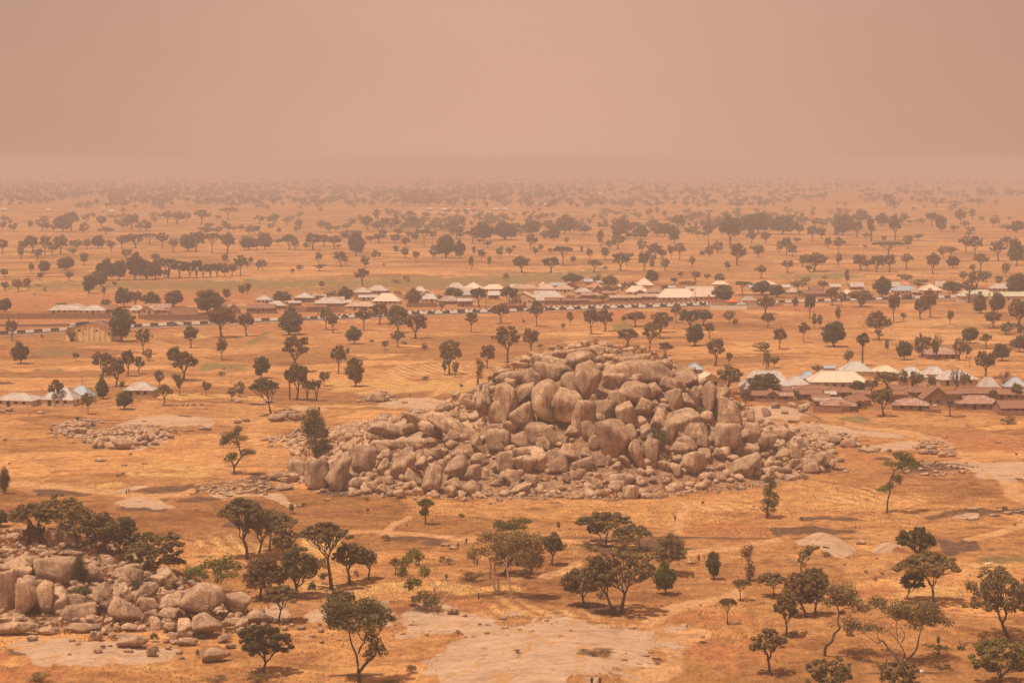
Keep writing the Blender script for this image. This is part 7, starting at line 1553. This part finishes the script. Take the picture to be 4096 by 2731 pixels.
# far hamlets: small roofs glinting in the haze
for (t, x, y, w, k) in [('B', 1535, 520, 70, 'z'), ('B', 1700, 515, 60, 'o'), ('B', 1935, 515, 90, 'o'), ('B', 1660, 522, 60, 'w'), ('B', 2100, 522, 60, 'z'), ('B', 1850, 524, 60, 'w'), ('B', 2180, 520, 50, 'w'), ('C', 330, 478, 70, 'z'), ('C', 400, 478, 60, 'w'), ('C', 1477, 455, 30, 'w'), ('C', 1115, 305, 30, 'w'), ('C', 1187, 300, 28, 'w'), ('C', 1268, 298, 26, 'w'), ('C', 130, 338, 40, 'w'), ('C', 180, 338, 36, 'w'),
                        ('C', 450, 345, 30, 'w'), ('C', 1900, 288, 60, 'w'), ('C', 1960, 288, 50, 'w'), ('D', 320, 275, 50, 'w'), ('D', 225, 275, 30, 'w'), ('A', 30, 525, 90, 'z'), ('A', 955, 538, 50, 'w'), ('A', 415, 530, 40, 'w'), ('B', 1120, 360, 40, 'w'), ('B', 1900, 415, 40, 'w'), ('B', 2260, 335, 50, 'w'), ('D', 850, 215, 30, 'w'), ('C', 850, 385, 50, 'w'), ('D', 1620, 455, 30, 'z')]:
    px, py = nat(t, x, y); P = hit(px, py); sc = depth_of(*P) / FPX / Z; W = w * sc; hh = max(2.5, 6 * sc); i = _h[0]; _h[0] += 1
    root = empty('house', P); m = MB(); m.box(-W / 2, W / 2, -4, 4, -1, hh); link('wall', m.mesh('wall', [M_TANW]), root)
    m = MB(); z1 = hh + 14 * sc; m.add([(-W / 2 - .4, -4.4, hh), (W / 2 + .4, -4.4, hh), (W / 2 + .4, 4.4, hh), (-W / 2 - .4, 4.4, hh), (-W / 4, 0, z1), (W / 4, 0, z1)], [(0, 1, 5, 4), (1, 2, 5), (2, 3, 4, 5), (3, 0, 4)]); link('roof', m.mesh('roof', [M_ROOF[k]]), root)
    root['category'] = 'house'; root['group'] = 'far hamlet houses'
    describe(root, px, py, 'tiny %s roofed house' % ROOFW[k], 'in the far hazy hamlets, %s' % ('left' if px < 1400 else ('middle' if px < 2300 else 'right')))

# ------------------------------------------------------------------ people and a goat
def skin_mesh(name, verts, edges, radii, mat, sub=1):
    me = bpy.data.meshes.new(name); me.from_pydata(verts, edges, []); o = bpy.data.objects.new(name, me); COL.objects.link(o)
    md = o.modifiers.new('s', 'SKIN'); sv = me.skin_vertices[0].data
    for i, rr_ in enumerate(radii): sv[i].radius = (rr_, rr_) if isinstance(rr_, float) else rr_; sv[i].use_root = (i == 0)
    ss = o.modifiers.new('u', 'SUBSURF'); ss.levels = sub; ss.render_levels = sub
    dg = bpy.context.evaluated_depsgraph_get(); r_ = bpy.data.meshes.new_from_object(o.evaluated_get(dg)); bpy.data.objects.remove(o)
    r_.name = name; r_.materials.clear(); r_.materials.append(mat)
    r_.polygons.foreach_set('use_smooth', [True] * len(r_.polygons)); return r_
M_SKIN = mat_plain('skin', (.09, .05, .035)); M_HAIR = mat_plain('hair', (.012, .01, .01))
def person_meshes(step, reach):
    s = step; r2 = reach
    V = [(0, 0, .95), (0, 0, 1.15), (0, -.01, 1.38), (0, -.01, 1.50), (0, -.02, 1.62), (0, -.02, 1.74),                      # 0-5 pelvis..head
         (.10, 0, .90), (.11, -.06 * s - .02, .50), (.11, .12 * s, .08), (.11, -.12 + .12 * s, .03),                           # 6-9 leg
         (-.10, 0, .90), (-.11, .10 * s - .03, .50), (-.11, -.16 * s, .08), (-.11, -.12 - .16 * s, .03),                       # 10-13 leg
         (.19, 0, 1.41), (.25, .05 * s, 1.13), (.25, -.10 - r2 * .2, .90 + r2 * .25), (.25, -.16 - r2 * .25, .80 + r2 * .35),  # arm
         (-.19, 0, 1.41), (-.25, -.05 * s, 1.13), (-.25, .02, .88), (-.25, -.02, .77)]
    E = [(0, 1), (1, 2), (2, 3), (3, 4), (4, 5), (0, 6), (6, 7), (7, 8), (8, 9), (0, 10), (10, 11), (11, 12), (12, 13), (2, 14), (14, 15), (15, 16), (16, 17), (2, 18), (18, 19), (19, 20), (20, 21)]
    R = [(.14, .10), (.13, .09), (.16, .10), .055, (.085, .10), (.075, .09), .085, .06, .04, (.045, .03), .085, .06, .04, (.045, .03), .055, .042, .032, (.035, .02), .055, .042, .032, (.035, .02)]
    body = skin_mesh('body', V, E, R, M_SKIN)
    sh_i = [1, 2, 14, 15, 18, 19, 0]; mp = {a: i for i, a in enumerate(sh_i)}
    sh = skin_mesh('shirt', [V[i] for i in sh_i], [(mp[a], mp[b]) for a, b in E if a in mp and b in mp], [(.16, .12), (.185, .125), .075, .062, .075, .062, (.17, .13)], M_WHITE)
    t_i = [0, 6, 7, 8, 10, 11, 12]; mp = {a: i for i, a in enumerate(t_i)}
    tr = skin_mesh('trousers', [V[i] for i in t_i], [(mp[a], mp[b]) for a, b in E if a in mp and b in mp], [(.16, .12), .105, .08, .065, .105, .08, .065], M_DARK)
    hr = skin_mesh('hair', [(0, .0, 1.68), (0, .0, 1.76)], [(0, 1)], [(.095, .105), (.07, .08)], M_HAIR)
    return body, sh, tr, hr
PV = [person_meshes(1.0, 0.0), person_meshes(-.8, .6), person_meshes(.15, .2)]
CL = {k: mat_plain('cloth_' + k, v, .1, 3) for k, v in {'white': (.75, .68, .6), 'brown': (.16, .09, .05), 'black': (.03, .025, .025), 'red': (.5, .06, .03), 'blue': (.06, .12, .25), 'tan': (.4, .27, .15)}.items()}
def person(t, x, y, h, top, bottom, label, v=0, rz=0.0):
    P = hit(*nat(t, x, y)); 
    root = empty('person', P, rz); root['category'] = 'person'; root['label'] = label; root['group'] = 'people on the plain'
    root.scale = (h / 1.76,) * 3
    b, s_, tr, hr = PV[v]
    link('body', b, root); link('shirt', s_, root, mat=CL[top]); link('trousers', tr, root, mat=CL[bottom]); link('hair', hr, root)
for a in [('E', 1081, 1449, 1.78, 'white', 'black', 'person in a white shirt walking on the path beside another in brown', 0, 1.2), ('E', 1104, 1450, 1.72, 'brown', 'tan', 'person in brown clothes walking right of the one in white', 1, 1.2), ('E', 357, 585, 1.8, 'red', 'white', 'person in red carrying a load behind the left houses', 2, .5),
          ('E', 1906, 392, 1.7, 'white', 'black', 'left of two distant people standing by a small bush in the field', 0, 0), ('E', 1920, 392, 1.7, 'brown', 'black', 'right of two distant people standing by a small bush in the field', 2, 0), ('F', 1367, 622, 1.7, 'blue', 'brown', 'lone distant person on the pale rock sheet behind the mound wing', 2, 0),
          ('J', 1780, 424, 1.6, 'black', 'brown', 'person in dark clothes beside the pale rocks above the half-bare tree', 1, .8), ('J', 1850, 386, 1.7, 'blue', 'black', 'person in blue standing right of the pale rocks', 2, 0), ('J', 1943, 556, 1.7, 'blue', 'black', 'person in blue working left of the pale-barked trees', 1, -.6), ('J', 1918, 552, 1.6, 'black', 'brown', 'person in dark clothes just left of the one in blue by the pale trees', 2, 0),
          ('I', 1508, 470, 1.0, 'white', 'black', 'small child in white on the field edge right of the airy trees', 2, 0), ('K', 785, 1600, 1.75, 'black', 'black', 'person in black at the bottom edge of the photo, the left one', 2, 0), ('K', 854, 1600, 1.75, 'brown', 'black', 'person in dark brown at the bottom edge of the photo, the right one', 2, 0),
          ('K', 1497, 190, 1.8, 'brown', 'black', 'lone dark figure on the pale path in the stubble field', 2, 0), ('A', 293, 1243, 1.9, 'black', 'black', 'distant dark figure in the red field behind the long mud wall', 2, 0), ('D', 940, 1492, 1.7, 'red', 'brown', 'small figure in red-brown in the field right of the village', 2, 0), ('H', 1219, 54, 1.5, 'red', 'red', 'figure in bright red robe in the field before the village', 2, 0), ('B', 105, 1420, 1.7, 'white', 'brown', 'person in white standing in front of the rusty roofs at the kerb', 2, 0)]: person(*a)
gV = [(0, -.35, .62), (0, .1, .66), (0, .42, .64), (0, -.5, .85), (0, -.66, .88), (0, -.78, .80), (.13, -.3, .4), (.13, -.3, .05), (-.13, -.3, .4), (-.13, -.3, .05), (.13, .38, .42), (.13, .46, .3), (.13, .42, .05), (-.13, .38, .42), (-.13, .46, .3), (-.13, .42, .05), (0, .55, .7)]
gE = [(0, 1), (1, 2), (0, 3), (3, 4), (4, 5), (0, 6), (6, 7), (0, 8), (8, 9), (2, 10), (10, 11), (11, 12), (2, 13), (13, 14), (14, 15), (2, 16)]
GOAT = skin_mesh('body', gV, gE, [.17, .18, .15, .09, .085, .05, .06, .03, .06, .03, .07, .04, .03, .07, .04, .03, .03], CL['white'])
gear = MB(); 
for sx in (-1, 1): gear.tube([(sx * .04, -.6, .93), (sx * .09, -.5, 1.02)], [.022, .008], 5)
HORN = gear.mesh('horn', [M_WOOD])
for (t, x, y, lb, rz) in [('L', 2040, 575, 'white goat standing on the field edge at the right', 1.4), ('L', 2058, 572, 'second white goat right behind the first at the right field edge', 1.9), ('H', 1590, 700, 'white goat lying place beside the rusty striped roof', 1.2), ('L', 1466, 1500, 'white goat low in the grass under the umbrella tree', .5)]:
    P = hit(*nat(t, x, y)); root = empty('goat', P, rz); root.scale = (1.15,) * 3; root['category'] = 'goat'; root['label'] = lb if 'lying' not in lb else 'white goat beside the rusty striped roof'; root['group'] = 'white goats'
    link('body', GOAT, root); link('horn', HORN, root)
settle_labels()

import collections
_c = collections.Counter(o['label'] for o in S.objects if o.get('label') and o.parent is None)      # LABELCHECK
print('dup labels', [k for k, v in _c.items() if v > 1][:10], 'long', [k for k in _c if len(k.split()) > 16][:6], 'no label', [o.name for o in S.objects if o.parent is None and o.get('category') and not o.get('label')][:5])
